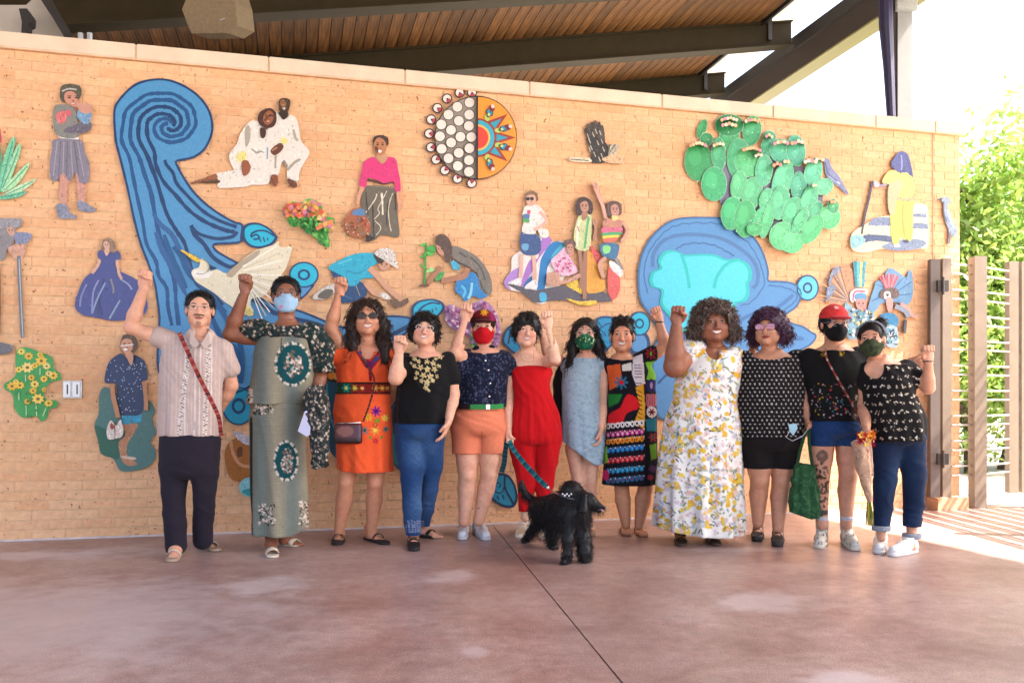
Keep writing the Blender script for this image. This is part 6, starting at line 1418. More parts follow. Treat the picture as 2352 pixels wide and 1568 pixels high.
# ================================================================== person 1: raised arm, striped shirt
def sx(rows, Y, shrink=0.0, **k): return rows_px(rows, Y, shrink, **k)
Y = 5.5
h = Head(pt(459, 712.5, Y-.02), .232, yaw=-.06, roll=.03)
T1 = [(768,428,490,.055),(785,392,524,.085),(810,374,530,.105),(860,369,512,.118),(920,367,508,.118),(985,365,508,.122),(1010,366,507,.120)]
neck = pt(460, 770, Y)
A1 = arm5(pt(392, 783, Y), pt(300, 752, Y-.05), pt(331, 660, Y-.10), up=.050, e=.041, fa=.044, w=.029)
A1b = arm5(pt(516, 800, Y), pt(532, 885, Y+.08), pt(500, 950, Y+.16))
L1 = leg5(pt(400, 1010, Y), pt(401, 1125, Y-.03), pt(404, 1240, Y-.05), .84); L2 = leg5(pt(470, 1010, Y), pt(468, 1120, Y+.02), pt(466, 1232, Y+.12), .84)
h1, t1 = G(406, 1270), G(394, 1291); h2, t2 = G(462, 1256), G(500, 1266)
p1 = person('man with short black hair and glasses in a pale striped shirt, fist raised', Y, 'D8A184', h, neck, sx(T1, Y, .014), [A1, A1b], [L1, L2],
    [('fist', pt(331, 660, Y-.10), (.10, 0, 1), CAMV, (1, 0, 0), {'s': 1.05})], [(pt(404, 1248, Y-.05), h1, t1), (np.array([h2[0], h2[1], .09]), h2, t2)], smile=.25, face=dict(brow='1E1512', lip='B07062', stubble='4A3228', thick=1.0), nr=.056)
hair_mesh(h, p1, '0E0B0A', cap_hair(h, .008, .090, -.03, noise=(.003, 90, 1), side=.004, ears=1), curls=1500, clen=.016, crad=.0018, droop=.0, wave=.3, zmin=-.2)
make_glasses(h, p1, col=(.32, .30, .28, 1), rim=.0016)
def shirt1(f):
    f.loft(sx(T1, Y, -.004), 0, folds=(.007, 7, .5, pt(0, 1000, Y)[2], pt(0, 830, Y)[2]))
    f.cap(pt(398, 786, Y), pt(366, 774, Y-.01), .066, .071, .03); f.cap(pt(512, 806, Y), pt(528, 846, Y+.04), .064, .066, .03)
    f.cap(pt(446, 772, Y-.03), pt(474, 772, Y-.03), .056, .056, .02)
    f.wrinkle(.0025, 34, 16)
    f.ell(pt(460, 762, Y-.10), (.050, .09, .060), .004, sub=True); f.cap(h.q(0, 0, 0), pt(460, 776, Y), .058, .050, .002, sub=True)
    f.half(pt(352, 780, Y), (-1, 0, .25), lo=pt(300, 840, Y-.3), hi=pt(372, 720, Y+.3)); f.half(pt(534, 858, Y), (.3, 0, -1), lo=pt(514, 960, Y-.3), hi=pt(580, 820, Y+.3)); f.half(pt(430, 1001, Y), (0, 0, -1))
def paint1(P):
    u, v = P.u, P.v
    for k, x in enumerate(range(376, 530, 9)): P.line([(x+4, 770), (x, 1005)], 1.8, 'D8C4BC')
    for x in (424, 446, 458, 484): P.line([(x+3, 780), (x, 1005)], 2.2, 'F2E6DE')
    for x0, x1 in ((440, 411), (482, 470)):
        for k in range(70):
            t = k/70; x = x0+(x1-x0)*t**.8; y = 775+t*228
            P.ell(x+(-1)**k*3.2, y, 2.6, 1.7, 'F4EDE4'); P.ell(x-(-1)**k*2.4, y+1.5, 2.0, 1.4, '3A302C')
lo, hi = rows_bounds(sx(T1, Y), pt(345, 760, Y), pt(545, 870, Y), h.q(0, 0, -.09)); garment(p1, 'shirt', lo, hi, shirt1, 'CDB4AA', paint1, h=.0068)
cb = MB()
for a in (-1, 1):                                           # open collar
    V = [pt(460+a*2, 790, Y-.128), pt(460+a*20, 760, Y-.085), pt(460+a*32, 766, Y-.05), pt(460+a*24, 790, Y-.118), pt(460+a*10, 800, Y-.134)]; cb.add(V+[q+np.array([0, -.004, 0]) for q in V], [(0,1,2,3,4),(9,8,7,6,5),(0,1,6,5),(1,2,7,6),(2,3,8,7),(3,4,9,8),(4,0,5,9)], hx('D8C0B4'))
cb.build('collar', M_CLOTH, p1, cols=True)
def pants1(f):
    f.loft(sx([(985,368,506,.118),(1030,367,505,.125),(1075,368,502,.122),(1100,369,500,.115)], Y, -.002), 0, endround=.06)
    f.chain([pt(403, 1040, Y), pt(401, 1090, Y), pt(399, 1130, Y-.02), pt(402, 1200, Y-.03), pt(404, 1252, Y-.04)], [.098, .090, .076, .070, .068], .014)
    f.chain([pt(468, 1040, Y), pt(468, 1085, Y), pt(470, 1120, Y+.01), pt(467, 1190, Y+.06), pt(466, 1240, Y+.10)], [.096, .088, .074, .066, .064], .014); f.wrinkle(.003, 22, 26, 2.0)
    f.half(pt(400, 1252, Y), (0, .2, -1), hi=pt(434, 1180, Y+.4)); f.half(pt(466, 1240, Y), (0, .1, -1), lo=pt(434, 1330, Y-.4)); f.half(pt(430, 992, Y), (0, 0, 1))
lo, hi = bounds(pt(362, 1000, Y), pt(512, 1270, Y), pad=.14); garment(p1, 'trousers', lo, hi, pants1, '2A2430')
for a, b in ((h1, t1), (h2, t2)): sandal(p1, a, b, 'E4DCCC', 'B09880', straps=((.45, 0), (.62, 0)), wd=.042, thick=.020)
strap(p1, 'bag_strap', [pt(412, 764, Y-.10), pt(430, 805, Y-.135), pt(460, 870, Y-.145), pt(488, 925, Y-.14), pt(503, 960, Y-.11), pt(508, 1000, Y-.06)], .026, ['9A3030', '9A3030', 'C87868', '8A2428', 'A83C38', '2A2020', 'B86058'])
# ================================================================== person 2: patterned tunic and long skirt
Y = 5.72
h = Head(pt(657, 680, Y-.02), .236, yaw=.03)
T2 = [(742,618,700,.06),(762,600,722,.10),(800,588,724,.125),(850,582,721,.14),(928,570,702,.14),(1000,575,703,.15),(1060,577,702,.15)]
neck = pt(659, 742, Y)
A1 = arm5(pt(606, 776, Y), pt(529, 768, Y-.04), pt(563, 668, Y-.10), up=.058, e=.047, fa=.048, w=.030); A1b = arm5(pt(720, 782, Y), pt(737, 858, Y+.03), pt(728, 905, Y-.06), up=.055)
hA, tA = G(622, 1262), G(627, 1281); hB, tB = G(646, 1250), G(684, 1255)
p2 = person('tall woman in a blue surgical mask, grey patterned tunic and long skirt, fist raised', Y, '8E5A42', h, neck, sx(T2, Y, .016), [A1, A1b], [leg5(pt(620, 1040, Y), pt(622, 1130, Y), pt(624, 1248, Y-.03)), leg5(pt(668, 1040, Y), pt(666, 1130, Y), pt(650, 1240, Y+.08))],
    [('fist', pt(563, 668, Y-.10), (.04, 0, 1), CAMV, (1, 0, 0), {'s': 1.05}), ('open', pt(728, 905, Y-.06), (-.2, -.1, -1), (-1, 0, 0), CAMV, {})], [(np.array([hA[0], hA[1], .09]), hA, tA), (np.array([hB[0], hB[1], .09]), hB, tB)], face=dict(brow='1A0E0A', lip='7A4038'), nr=.054)
hair_mesh(h, p2, '0C0908', cap_hair(h, .010, .088, -.05, noise=(.0025, 80, 2), side=.006, ears=1), curls=1500, clen=.012, crad=.0020, droop=0, wave=1.2)
make_glasses(h, p2, col=(.12, .08, .06, 1), rim=.0022)
def mk2(P, L): P.ell(645, 704, 4, 4, 'D88CA8')
make_mask(h, p2, 'A8CCE8', mk2, pleats=1)
def scatter(P, n, seed, box, cols, s0, s1, ar=.6, mask=None):
    r = random.Random(seed)
    for k in range(n): P.ell(r.uniform(box[0], box[2]), r.uniform(box[1], box[3]), r.uniform(s0, s1), r.uniform(s0, s1)*ar, r.choice(cols), r.random()*3, mask=mask)
def medallion(P, cx, cy, rx, ry, seed):
    for k in range(40): t = k/40*6.283; P.ell(cx+rx*math.cos(t), cy+ry*math.sin(t), 3.2, 3.2, ('E4DCCC', 'D0C8BC', '3A5450')[k % 3])
    P.ell(cx, cy, rx*.93, ry*.94, '0E4A50'); r = random.Random(seed)
    for k in range(70): t = r.random()*6.283; q = r.random()**.6; P.ell(cx+rx*.52*q*math.cos(t)+2, cy+ry*.66*q*math.sin(t), 2.8, 2.6, r.choice(['D8C0B0', 'B49C90', '6C6458', 'E8D8C8', '7C5C50', '9CB0AC']))
def weave2(P):
    u, v = P.u, P.v; c = np.array(hx('A29880')[:3]); c2 = np.array(hx('737C76')[:3]); c3 = np.array(hx('8FA09A')[:3])
    t = .5+.5*np.sin(u*.085+1.0); P.c = c*(1-t[:, None])+c2*t[:, None]; m = (np.floor(v/2.4) % 2 == 0) & (np.floor(u/2.6) % 2 == 0); P.c[m] = P.c[m]*.66+c3*.1
def skirt2(f):
    R = sx([(905,590,704,.13),(940,576,704,.14),(1000,575,702,.15),(1080,577,702,.15),(1150,577,702,.15),(1226,580,702,.16)], Y); f.loft(R, 0, folds=(.018, 5, 1.0, 0.05, .9)); f.wrinkle(.003, 26, 7, .4); f.half(pt(660, 1227, Y), (0, 0, -1))
    f.half(pt(694, 1218, Y-.1), (.5, 0, -.9))
def ps2(P):
    weave2(P); P.c[P.V[:, 2] < .5] *= 1.0; medallion(P, 657, 1058, 26, 44, 3); medallion(P, 608, 942, 16, 10, 8) if False else None
    for (cx, cy, rx, ry) in ((613, 1182, 19, 24), (698, 1180, 10, 30), (604, 938, 22, 12)): scatter(P, 60, int(cx), (cx-rx, cy-ry, cx+rx, cy+ry), ['E8D4C0', 'F0E0D0', '3A2C28', 'D0B8A4', '201818'], 2.2, 4.2, .5)
    P.line([(577, 960), (577, 1226)], 6, '1C2A2C')
lo, hi = bounds(pt(560, 900, Y), pt(715, 1240, Y), pad=.16); garment(p2, 'skirt', lo, hi, skirt2, 'A0988A', ps2)
def tunic2(f):
    R = sx([(770,600,722,.115),(800,587,723,.135),(850,581,722,.15),(900,573,712,.155),(930,566,700,.155)], Y, -.006); f.loft(R, 0, folds=(.010, 4, .3, .8, 1.3)); f.half(pt(660, 928, Y), (0, 0, -1)); f.wrinkle(.003, 22, 10, 1.1); f.half(pt(660, 771, Y), (0, 0, 1))
def pt2(P):
    weave2(P); medallion(P, 673, 836, 40, 48, 5); scatter(P, 40, 9, (566, 890, 580, 924), ['E8D4C0', 'F0E0D0', '3A2C28'], 2.2, 4.2, .5); P.line([(647, 776), (645, 812)], 1.8, '3A3E3E')
lo, hi = bounds(pt(565, 760, Y), pt(730, 935, Y), pad=.16); garment(p2, 'tunic', lo, hi, tunic2, 'A0988A', pt2)
def yoke2(f):
    f.loft(sx([(746,612,704,.09),(758,596,724,.115),(776,590,728,.135)], Y, -.004), 0); f.ell(pt(582, 760, Y), (.105, .10, .085), .03, noise=(.008, 40, 1)); f.ell(pt(600, 756, Y), (.07, .09, .06), .03)
    f.chain([pt(716, 768, Y), pt(738, 800, Y), pt(742, 842, Y)], [.085, .090, .075], .03); f.wrinkle(.005, 40, 24)
    f.ell(pt(658, 732, Y-.05), (.105, .12, .055), .006, sub=True); f.half(pt(550, 765, Y), (-1, 0, .1), hi=pt(570, 700, Y+.3)); f.half(pt(740, 856, Y), (0, 0, -1))
def py2(P): scatter(P, 900, 4, (540, 715, 775, 865), ['15383A', 'C8B49C', '3A4E48', '8C7868', '0C2426', 'D8C8B4', '5A4A48', '203E44'], 2.0, 4.0, .8)
lo, hi = bounds(pt(545, 725, Y), pt(770, 862, Y), pad=.12); garment(p2, 'yoke', lo, hi, yoke2, '22302E', py2)
for a, b in ((hA, tA), (hB, tB)): sneaker(p2, a, b, 'E4D4BE', 'E4D4BE', 'shoe', hgt=.035, w=.03) if False else sandal(p2, a, b, 'E6D6C0', 'E2D2BC', straps=((.78, 0), (.68, 0), (.1, 0)), wd=.05, thick=.016)
# ================================================================== person 3: orange embroidered dress
Y = 5.98
h = Head(pt(843, 732, Y-.02), .240, yaw=.04, roll=-.04, wide=1.04)
T3 = [(790,806,882,.06),(808,782,896,.095),(850,772,897,.13),(885,776,893,.125),(905,774,894,.13),(960,770,898,.15),(1020,772,898,.15),(1060,776,899,.14)]
neck = pt(845, 790, Y)
A1 = arm5(pt(792, 812, Y), pt(760, 752, Y-.05), pt(781, 672, Y-.10), up=.055, e=.044, fa=.044, w=.029); A1b = arm5(pt(890, 820, Y), pt(905, 890, Y+.08), pt(880, 950, Y+.15), up=.052)
hA, tA = G(780, 1237), G(774, 1252); hB, tB = G(846, 1238), G(888, 1250)
p3 = person('smiling woman with long dark curls and sunglasses in an orange embroidered dress', Y, 'CC8E6E', h, neck, sx(T3, Y, .016), [A1, A1b], [leg5(pt(806, 1030, Y), pt(795, 1110, Y-.02), pt(778, 1222, Y+.04), th=.085), leg5(pt(862, 1030, Y), pt(862, 1112, Y), pt(852, 1226, Y+.08), th=.085)],
    [('fist', pt(781, 672, Y-.10), (.05, 0, 1), CAMV, (1, 0, 0), {'s': 1.02})], [(np.array([hA[0], hA[1], .085]), hA, tA), (np.array([hB[0], hB[1], .085]), hB, tB)], smile=1.0, full=.8, face=dict(brow='2A1A14', lip='B4504C'), nr=.054)
make_glasses(h, p3, dark=True, col=(.05, .02, .02, 1), r=.028, rz=.019)
def long3(f):
    cap_hair(h, .022, .090, -.10, noise=(.006, 60, 1))(f)
    for a, x in ((-1, 812), (1, 882)):
        f.chain([h.q(a*.070, -.02, .03), h.q(a*.092, -.02, -.05), pt(x, 790, Y-.03), pt(x+a*2, 828, Y-.07)], [.040, .046, .045, .030], .03)
    f.chain([h.q(0, -.07, .02), h.q(0, -.08, -.1), pt(846, 820, Y+.10)], [.08, .085, .06], .03)
hair_mesh(h, p3, '1E1310', long3, curls=1100, clen=.045, crad=.0032, droop=.9, wave=2.2, col2='4A3428', lo=pt(780, 850, Y-.25), hi=pt(910, 680, Y+.22))
def dress3(f):
    f.loft(sx(T3[1:5], Y, -.006), 0, folds=(.006, 6, .4, .8, 1.4)); f.loft(sx([(900,775,894,.13),(925,769,897,.145),(970,768,899,.16),(1030,774,899,.165),(1082,779,900,.17)], Y, -.004), .004, folds=(.018, 8, .6, .15, .9))
    f.cap(pt(796, 814, Y), pt(774, 812, Y-.01), .072, .078, .03); f.cap(pt(888, 818, Y), pt(902, 845, Y+.03), .066, .070, .03); f.wrinkle(.003, 30, 18)
    f.ell(pt(843, 800, Y-.12), (.050, .09, .075), .004, sub=True); f.cap(h.c, pt(845, 796, Y), .058, .055, .002, sub=True); f.cap(pt(770, 730, Y), pt(776, 800, Y-.02), .050, .056, .004, sub=True)
    f.half(pt(840, 1084, Y), (-.10, 0, -1)); f.half(pt(758, 812, Y), (-1, 0, -.1), hi=pt(775, 760, Y+.3)); f.half(pt(905, 868, Y), (.2, 0, -1), lo=pt(897, 960, Y-.3), hi=pt(950, 830, Y+.3))
def pd3(P):
    r = random.Random(3)
    for a, pts in ((-1, [(812, 776), (826, 808), (845, 838)]), (1, [(884, 790), (872, 815), (850, 840)])):
        P.line(pts, 17, 'A01C2C'); P.line(pts, 9, '1C3C3C')
        for t in np.linspace(0, 1, 12):
            i = min(int(t*2), 1); q = t*2-i; x = pts[i][0]+(pts[i+1][0]-pts[i][0])*q; y = pts[i][1]+(pts[i+1][1]-pts[i][1])*q; P.ell(x, y, 3.4, 3.4, r.choice(['1E6C64', '7C2470', 'D89C3C', '2C4C88', 'C83848']))
    P.line([(850, 838), (851, 872)], 8, '8C1C28'); P.ell(848, 838, 10, 9, '6C1C54')
    band = (P.v > 879) & (P.v < 903); P.c[band] = hx('8C2420')[:3]; P.c[(np.abs(P.v-879.5) < 2) | (np.abs(P.v-903) < 1.6)] = hx('181418')[:3]
    m = band & (P.u < 806); P.c[m] = hx('204830')[:3]
    for x, c, k in ((795, '1E9C88', 11), (770, '2C7C44', 8), (815, 'B4B83C', 7), (832, 'A82424', 10), (862, 'D08C34', 9), (878, 'C8782C', 8), (890, 'D8A83C', 6)): P.flower(x, 891, k, c, 'F0D06C', 6)
    for x, y, k, c, c2 in ((864, 944, 13, '7C1C8C', '581070'), (846, 958, 10, 'F0C030', 'E09020'), (884, 960, 9, 'F4E060', 'E8C840'), (866, 966, 9, '7C8C2C', '9CA838'), (838, 988, 10, '14787C', '0C585C'), (886, 985, 8, '147478', '0C585C'), (862, 988, 12, 'F0A040', 'F8D860'), (862, 976, 7, 'C83030', 'E8A040'), (862, 1012, 8, 'C81C34', 'E84858'), (850, 1004, 5, '6C8C3C', '6C8C3C'), (876, 1004, 5, '6C8C3C', '6C8C3C')): P.flower(x, y, k, c, c2, 7)
lo, hi = bounds(pt(752, 770, Y), pt(915, 1092, Y), pad=.13); garment(p3, 'dress', lo, hi, dress3, 'FF6434', pd3, h=.0068)
for a, b in ((hA, tA), (hB, tB)): sandal(p3, a, b, '2C1C18', '1E1614', straps=((.55, 0),), wd=.02, thick=.02)
# ================================================================== person 4: black embroidered blouse, jeans
Y = 5.92
h = Head(pt(975, 760, Y-.03), .218, yaw=.0, roll=.08, pitch=.08)
T4 = [(806,948,1006,.06),(820,924,1034,.10),(855,918,1040,.13),(900,914,1036,.135),(945,908,1032,.135),(975,908,1028,.14),(1000,910,1020,.14)]
neck = pt(978, 806, Y)
A1 = arm5(pt(928, 836, Y), pt(909, 868, Y-.20), pt(917, 806, Y-.22), up=.056, e=.047, fa=.044, w=.029); A1b = arm5(pt(1032, 832, Y), pt(1042, 905, Y-.0), pt(1030, 968, Y-.10), up=.052)
hA, tA = G(948, 1243), G(952, 1266); hB, tB = G(968, 1232), G(1000, 1236)
p4 = person('curly haired woman with glasses in a black blouse embroidered with cream flowers', Y, 'DDA68A', h, neck, sx(T4, Y, .016), [A1, A1b], [leg5(pt(940, 1000, Y), pt(944, 1108, Y-.05), pt(948, 1225, Y-.05), .84), leg5(pt(992, 1000, Y), pt(986, 1100, Y+.05), pt(972, 1205, Y+.2), .8)],
    [('fist', pt(917, 806, Y-.22), (.08, 0, 1), CAMV, (1, 0, 0)), ('open', pt(1030, 968, Y-.10), (-.35, -.05, -1), (-.8, 0, -.3), CAMV, {'curl': .35})], [(np.array([hA[0], hA[1], .085]), hA, tA), (np.array([hB[0], hB[1], .085]), hB, tB)], smile=.8, full=1.0, face=dict(brow='241A16', lip='C4605C', blush='D87868'))
make_glasses(h, p4, col=(.55, .52, .50, 1), rim=.0022, r=.025)
def cur4(f): cap_hair(h, .022, .066, -.085, noise=(.008, 55, 3), side=-.006)(f); [f.ell(h.q(a*.080, -.01, -.03), (.028, .045, .050), .02, noise=(.008, 55, a)) for a in (-1, 1)]
hair_mesh(h, p4, '120D0C', cur4, curls=700, clen=.026, crad=.0032, droop=.3, wave=2.4, col2='2A1E1A')
def blouse4(f):
    f.loft(sx(T4[1:6], Y, -.010), 0, folds=(.006, 6, .9, .9, 1.3)); f.cap(pt(934, 830, Y), pt(920, 850, Y-.09), .066, .068, .03); f.cap(pt(1026, 828, Y), pt(1040, 868, Y), .064, .064, .03); f.wrinkle(.003, 30, 18)
    f.ell(pt(976, 800, Y-.10), (.080, .11, .068), .004, sub=True); f.half(pt(970, 972, Y), (0, 0, -1)); f.half(pt(1041, 884, Y), (0, 0, -1), lo=pt(1030, 960, Y-.3), hi=pt(1080, 840, Y+.3))
def pb4(P):
    for x, y, r in ((947, 806, 6), (953, 818, 4.5), (993, 806, 6), (1012, 812, 6.5), (1001, 818, 4), (962, 824, 5), (981, 824, 6), (995, 828, 6), (952, 834, 5), (966, 838, 7), (982, 842, 7), (998, 842, 6), (958, 850, 5), (972, 856, 7), (988, 858, 7), (968, 868, 5.5), (981, 872, 7), (994, 868, 4.5), (978, 884, 6), (950, 812, 4), (1004, 806, 4), (1008, 834, 4), (944, 828, 3), (955, 862, 3.4), (1004, 858, 3.6), (985, 890, 3)): P.flower(x, y+6, r+.8, 'E4D09A', 'C8A860', 5, x)
lo, hi = bounds(pt(905, 800, Y), pt(1050, 980, Y), pad=.15); garment(p4, 'blouse', lo, hi, blouse4, '121114', pb4, h=.0066)
def jeansfn(hip, legs, cut, wr=.003):
    def fn(f):
        f.loft(hip, 0, endround=.06)
        for Pp, R in legs: f.chain(Pp[:2], R[:2], .035)
        for Pp, R in legs: f.chain(Pp[1:], R[1:], .010)
        f.wrinkle(wr, 26, 30, 1.0)
        for p, n, lo, hi in cut: f.half(p, n, lo=lo, hi=hi)
    return fn
def pj(P, l='7CA4CC'):
    u = P.u; n = .5+.5*np.sin(P.v*.05+u*.02); m = np.abs((u-P.u.min())/(np.ptp(P.u)+1e-6)-.5); w = np.clip(.42-m, 0, .42)*n*(.8+.2*np.sin(P.v*1.9+np.sin(u*.4)*2))
    P.c += (np.array(hx(l)[:3])-P.c)*w[:, None]
lo, hi = bounds(pt(900, 950, Y), pt(1035, 1240, Y), pad=.14)
garment(p4, 'jeans', lo, hi, jeansfn(sx([(960,908,1027,.135),(990,909,1020,.140),(1012,912,1016,.125)], Y), [([pt(940, 1010, Y), pt(946, 1070, Y-.04), pt(945, 1120, Y-.05), pt(947, 1170, Y-.05), pt(949, 1224, Y-.06)], [.096, .088, .070, .066, .055]), ([pt(990, 1010, Y), pt(992, 1070, Y+.04), pt(987, 1120, Y+.07), pt(978, 1170, Y+.14), pt(972, 1206, Y+.20)], [.092, .078, .062, .058, .046])],
    [(pt(970, 958, Y), (0, 0, 1), None, None), (pt(948, 1228, Y-.05), (0, 0, -1), pt(900, 1290, Y-.4), pt(1000, 1180, Y+.06)), (pt(972, 1208, Y+.2), (0, 0, -1), pt(950, 1300, Y+.06), pt(1010, 1150, Y+.5))]), '234474', lambda P: (pj(P, '6C94C0'), [P.line([(912+k, 0+1195+5*j), (918+k, 1197+5*j)], 1.6, '9CA4C0') for k in range(20, 56, 7) for j in range(6)]), M_DENIM)
for a, b in ((hA, tA), (hB, tB)): sandal(p4, a, b, '181414', '161212', straps=((.30, 0), (.66, 0)), wd=.036, thick=.024)
# ================================================================== person 5: maroon cap, navy shirt, coral shorts
Y = 6.12
h = Head(pt(1110, 755, Y-.02), .232, yaw=-.03)
T5 = [(798,1082,1144,.06),(812,1058,1166,.10),(850,1046,1166,.13),(900,1042,1162,.13),(940,1041,1159,.13),(990,1040,1160,.14),(1030,1042,1158,.13)]
neck = pt(1112, 800, Y)
A1 = arm5(pt(1070, 828, Y), pt(1046, 812, Y-.15), pt(1069, 732, Y-.18), up=.056, e=.047, fa=.044, w=.028); A1b = arm5(pt(1158, 826, Y), pt(1190, 862, Y+.10), pt(1215, 830, Y+.16), up=.05)
hA, tA = G(1066, 1222), G(1062, 1240); hB, tB = G(1097, 1222), G(1118, 1241)
p5 = person('person in a maroon cap, red face mask, dark navy shirt and coral shorts', Y, 'DCA488', h, neck, sx(T5, Y, .016), [A1, A1b], [leg5(pt(1072, 1010, Y), pt(1074, 1092, Y-.02), pt(1066, 1198, Y-.03), th=.098, k=.064, ca=.064, a=.040), leg5(pt(1128, 1010, Y), pt(1124, 1088, Y), pt(1100, 1196, Y), th=.096, k=.062, ca=.062, a=.040)],
    [('fist', pt(1069, 732, Y-.18), (.06, 0, 1), CAMV, (1, 0, 0))], [(np.array([hA[0], hA[1], .085]), hA, tA), (np.array([hB[0], hB[1], .085]), hB, tB)], face=dict(brow='3A2A22', lip='B4605C'), nr=.054,
    paint=lambda P: P.ell(1100, 1166, 3, 2, '6A5A58'))
make_mask(h, p5, 'C4101E', None)
hair_mesh(h, p5, '1C100C', cap_hair(h, .006, .06, -.05), h_=.006)
def cap_fn(h, brimdir=None, tall=.0):
    def fn(f):
        f.ell(h.q(0, -.012, .040), (.088*h.s*h.w, .108*h.s, (.094+tall)*h.s), 0, h.R); f.half(h.q(0, 0, .042), -h.up+h.fw*.0)
        f.ell(h.q(0, .100, .046), (.070*h.s, .070*h.s, .012*h.s), .012, h.R)
    return fn
def pc5(P): 
    L = h.loc(P.V); P.c[(L[:, 2] < .075)] = hx('4A0C14')[:3]; P.flower(1112, 717, 9, 'F0B024', 'E89818', 7); P.ell(1132, 728, 7, 9, '8C1450')
garment(p5, 'cap', h.c-.2, h.c+.2, cap_fn(h, tall=.01), '7C101C', pc5, h=.0055)
def sh5(f):
    f.loft(sx(T5[1:5], Y, -.010), 0, folds=(.006, 5, 2, .9, 1.4)); f.cap(pt(1074, 822, Y), pt(1058, 838, Y-.07), .068, .070, .03); f.cap(pt(1156, 824, Y), pt(1180, 850, Y+.07), .064, .066, .03); f.cap(pt(1100, 806, Y-.02), pt(1124, 806, Y-.02), .048, .048, .02); f.wrinkle(.003, 26, 18, 2)
    f.ell(pt(1112, 796, Y-.11), (.034, .09, .055), .004, sub=True); f.cap(h.c, pt(1112, 806, Y), .056, .050, .002, sub=True); f.half(pt(1100, 934, Y), (0, 0, -1))
def psh5(P):
    r = random.Random(4)
    for k in range(420): x, y = r.uniform(1036, 1190), r.uniform(800, 935); P.ell(x, y, 1.3, 2.6, r.choice(['4A5274', '3A4464', '5C5A78', '2A3050']), r.choice([.5, -.5]))
lo, hi = bounds(pt(1040, 796, Y), pt(1195, 940, Y), pad=.14); garment(p5, 'shirt', lo, hi, sh5, '151A30', psh5, h=.007)
bt = MB()
for x, y in ((1115, 828), (1122, 850), (1126, 880), (1124, 910)): bt.ball(pt(x, y, Y-.152), (.008, .004, .008), 8, 5, c=hx('E8E8F0'))
bt.build('button', M_CHROME, p5, True)
lo, hi = bounds(pt(1034, 925, Y), pt(1165, 1050, Y), pad=.14)
garment(p5, 'shorts', lo, hi, jeansfn(sx([(930,1042,1159,.135),(970,1038,1160,.15),(1000,1038,1160,.145)], Y, -.004), [([pt(1072, 985, Y), pt(1071, 1050, Y-.01)], [.112, .104]), ([pt(1130, 985, Y), pt(1130, 1050, Y)], [.108, .094])], [(pt(1100, 1041, Y), (0, 0, -1), None, None), (pt(1100, 932, Y), (0, 0, 1), None, None)]), 'F48C68', lambda P: P.line([(1107, 990), (1107, 1045)], 1.6, 'C8684C'), h=.0068)
bl = MB(); 
for a, b, c in ((1043, 1092, '2A1C1C'), (1092, 1148, '3C9450'), (1148, 1159, '2A1C1C')): pass
belt = [pt(1044, 933, Y-.10), pt(1070, 934, Y-.142), pt(1100, 934, Y-.152), pt(1130, 934, Y-.145), pt(1157, 932, Y-.10)]; strap(p5, 'belt', belt, .034, ['2A1C1C']*14+['3C9450']*27)
mb = MB(); c = pt(1121, 934, Y-.158); mb.box(c[0]-.014, c[0]+.014, c[1]-.004, c[1], c[2]-.017, c[2]+.017); mb.build('belt_buckle', M_CHROME, p5)
for a, b in ((hA, tA), (hB, tB)): sneaker(p5, a, b, 'F2F2F8', 'DCDCE4')
# ================================================================== person 6: red strapless jumpsuit
Y = 6.18
h = Head(pt(1209, 762, Y-.04), .228, yaw=.12, roll=.06)
T6 = [(806,1186,1236,.05),(822,1166,1256,.08),(845,1170,1262,.105),(880,1176,1262,.105),(915,1178,1270,.105),(960,1170,1284,.125),(1000,1167,1290,.135),(1020,1168,1288,.13)]
neck = pt(1212, 806, Y)
A1 = arm5(pt(1250, 832, Y), pt(1274, 824, Y-.16), pt(1258, 748, Y-.20), up=.046, e=.040, fa=.040, w=.026); A1b = arm5(pt(1172, 832, Y), pt(1166, 915, Y-.0), pt(1168, 990, Y-.08), up=.044, e=.036, fa=.036, w=.025)
hA, tA = G(1204, 1216), G(1194, 1236); hB, tB = G(1246, 1221), G(1253, 1241)
p6 = person('smiling woman with short black fringe in a red strapless jumpsuit, holding the leash', Y, 'E4B094', h, neck, sx(T6, Y, .014), [A1, A1b], [leg5(pt(1200, 1030, Y), pt(1207, 1110, Y), pt(1206, 1190, Y-.02), .80), leg5(pt(1256, 1030, Y), pt(1251, 1110, Y), pt(1248, 1190, Y-.02), .80)],
    [('fist', pt(1258, 748, Y-.20), (-.10, 0, 1), CAMV, (-1, 0, 0), {'s': .98}), ('fist', pt(1168, 990, Y-.08), (0, -.1, -1), (1, 0, 0), CAMV, {'s': .92})], [(np.array([hA[0], hA[1], .09]), hA, tA), (np.array([hB[0], hB[1], .09]), hB, tB)], smile=.9, face=dict(brow='1A1210', lip='C85450', blush='E08070'), nr=.048)
def h6(f):
    cap_hair(h, .020, .050, -.07, noise=(.007, 60, 2), side=-.004)(f); f.ell(h.q(-.045, .066, .078), (.032, .028, .030), .02, noise=(.006, 70, 1)); f.ell(h.q(-.074, .020, .01), (.016, .030, .055), .02, noise=(.006, 70, 1)); f.ell(h.q(.01, -.02, .12), (.06, .06, .03), .02, noise=(.008, 60, 2))
hair_mesh(h, p6, '0E0A0A', h6, curls=520, clen=.030, crad=.0030, droop=.5, wave=1.6, col2='241A18')
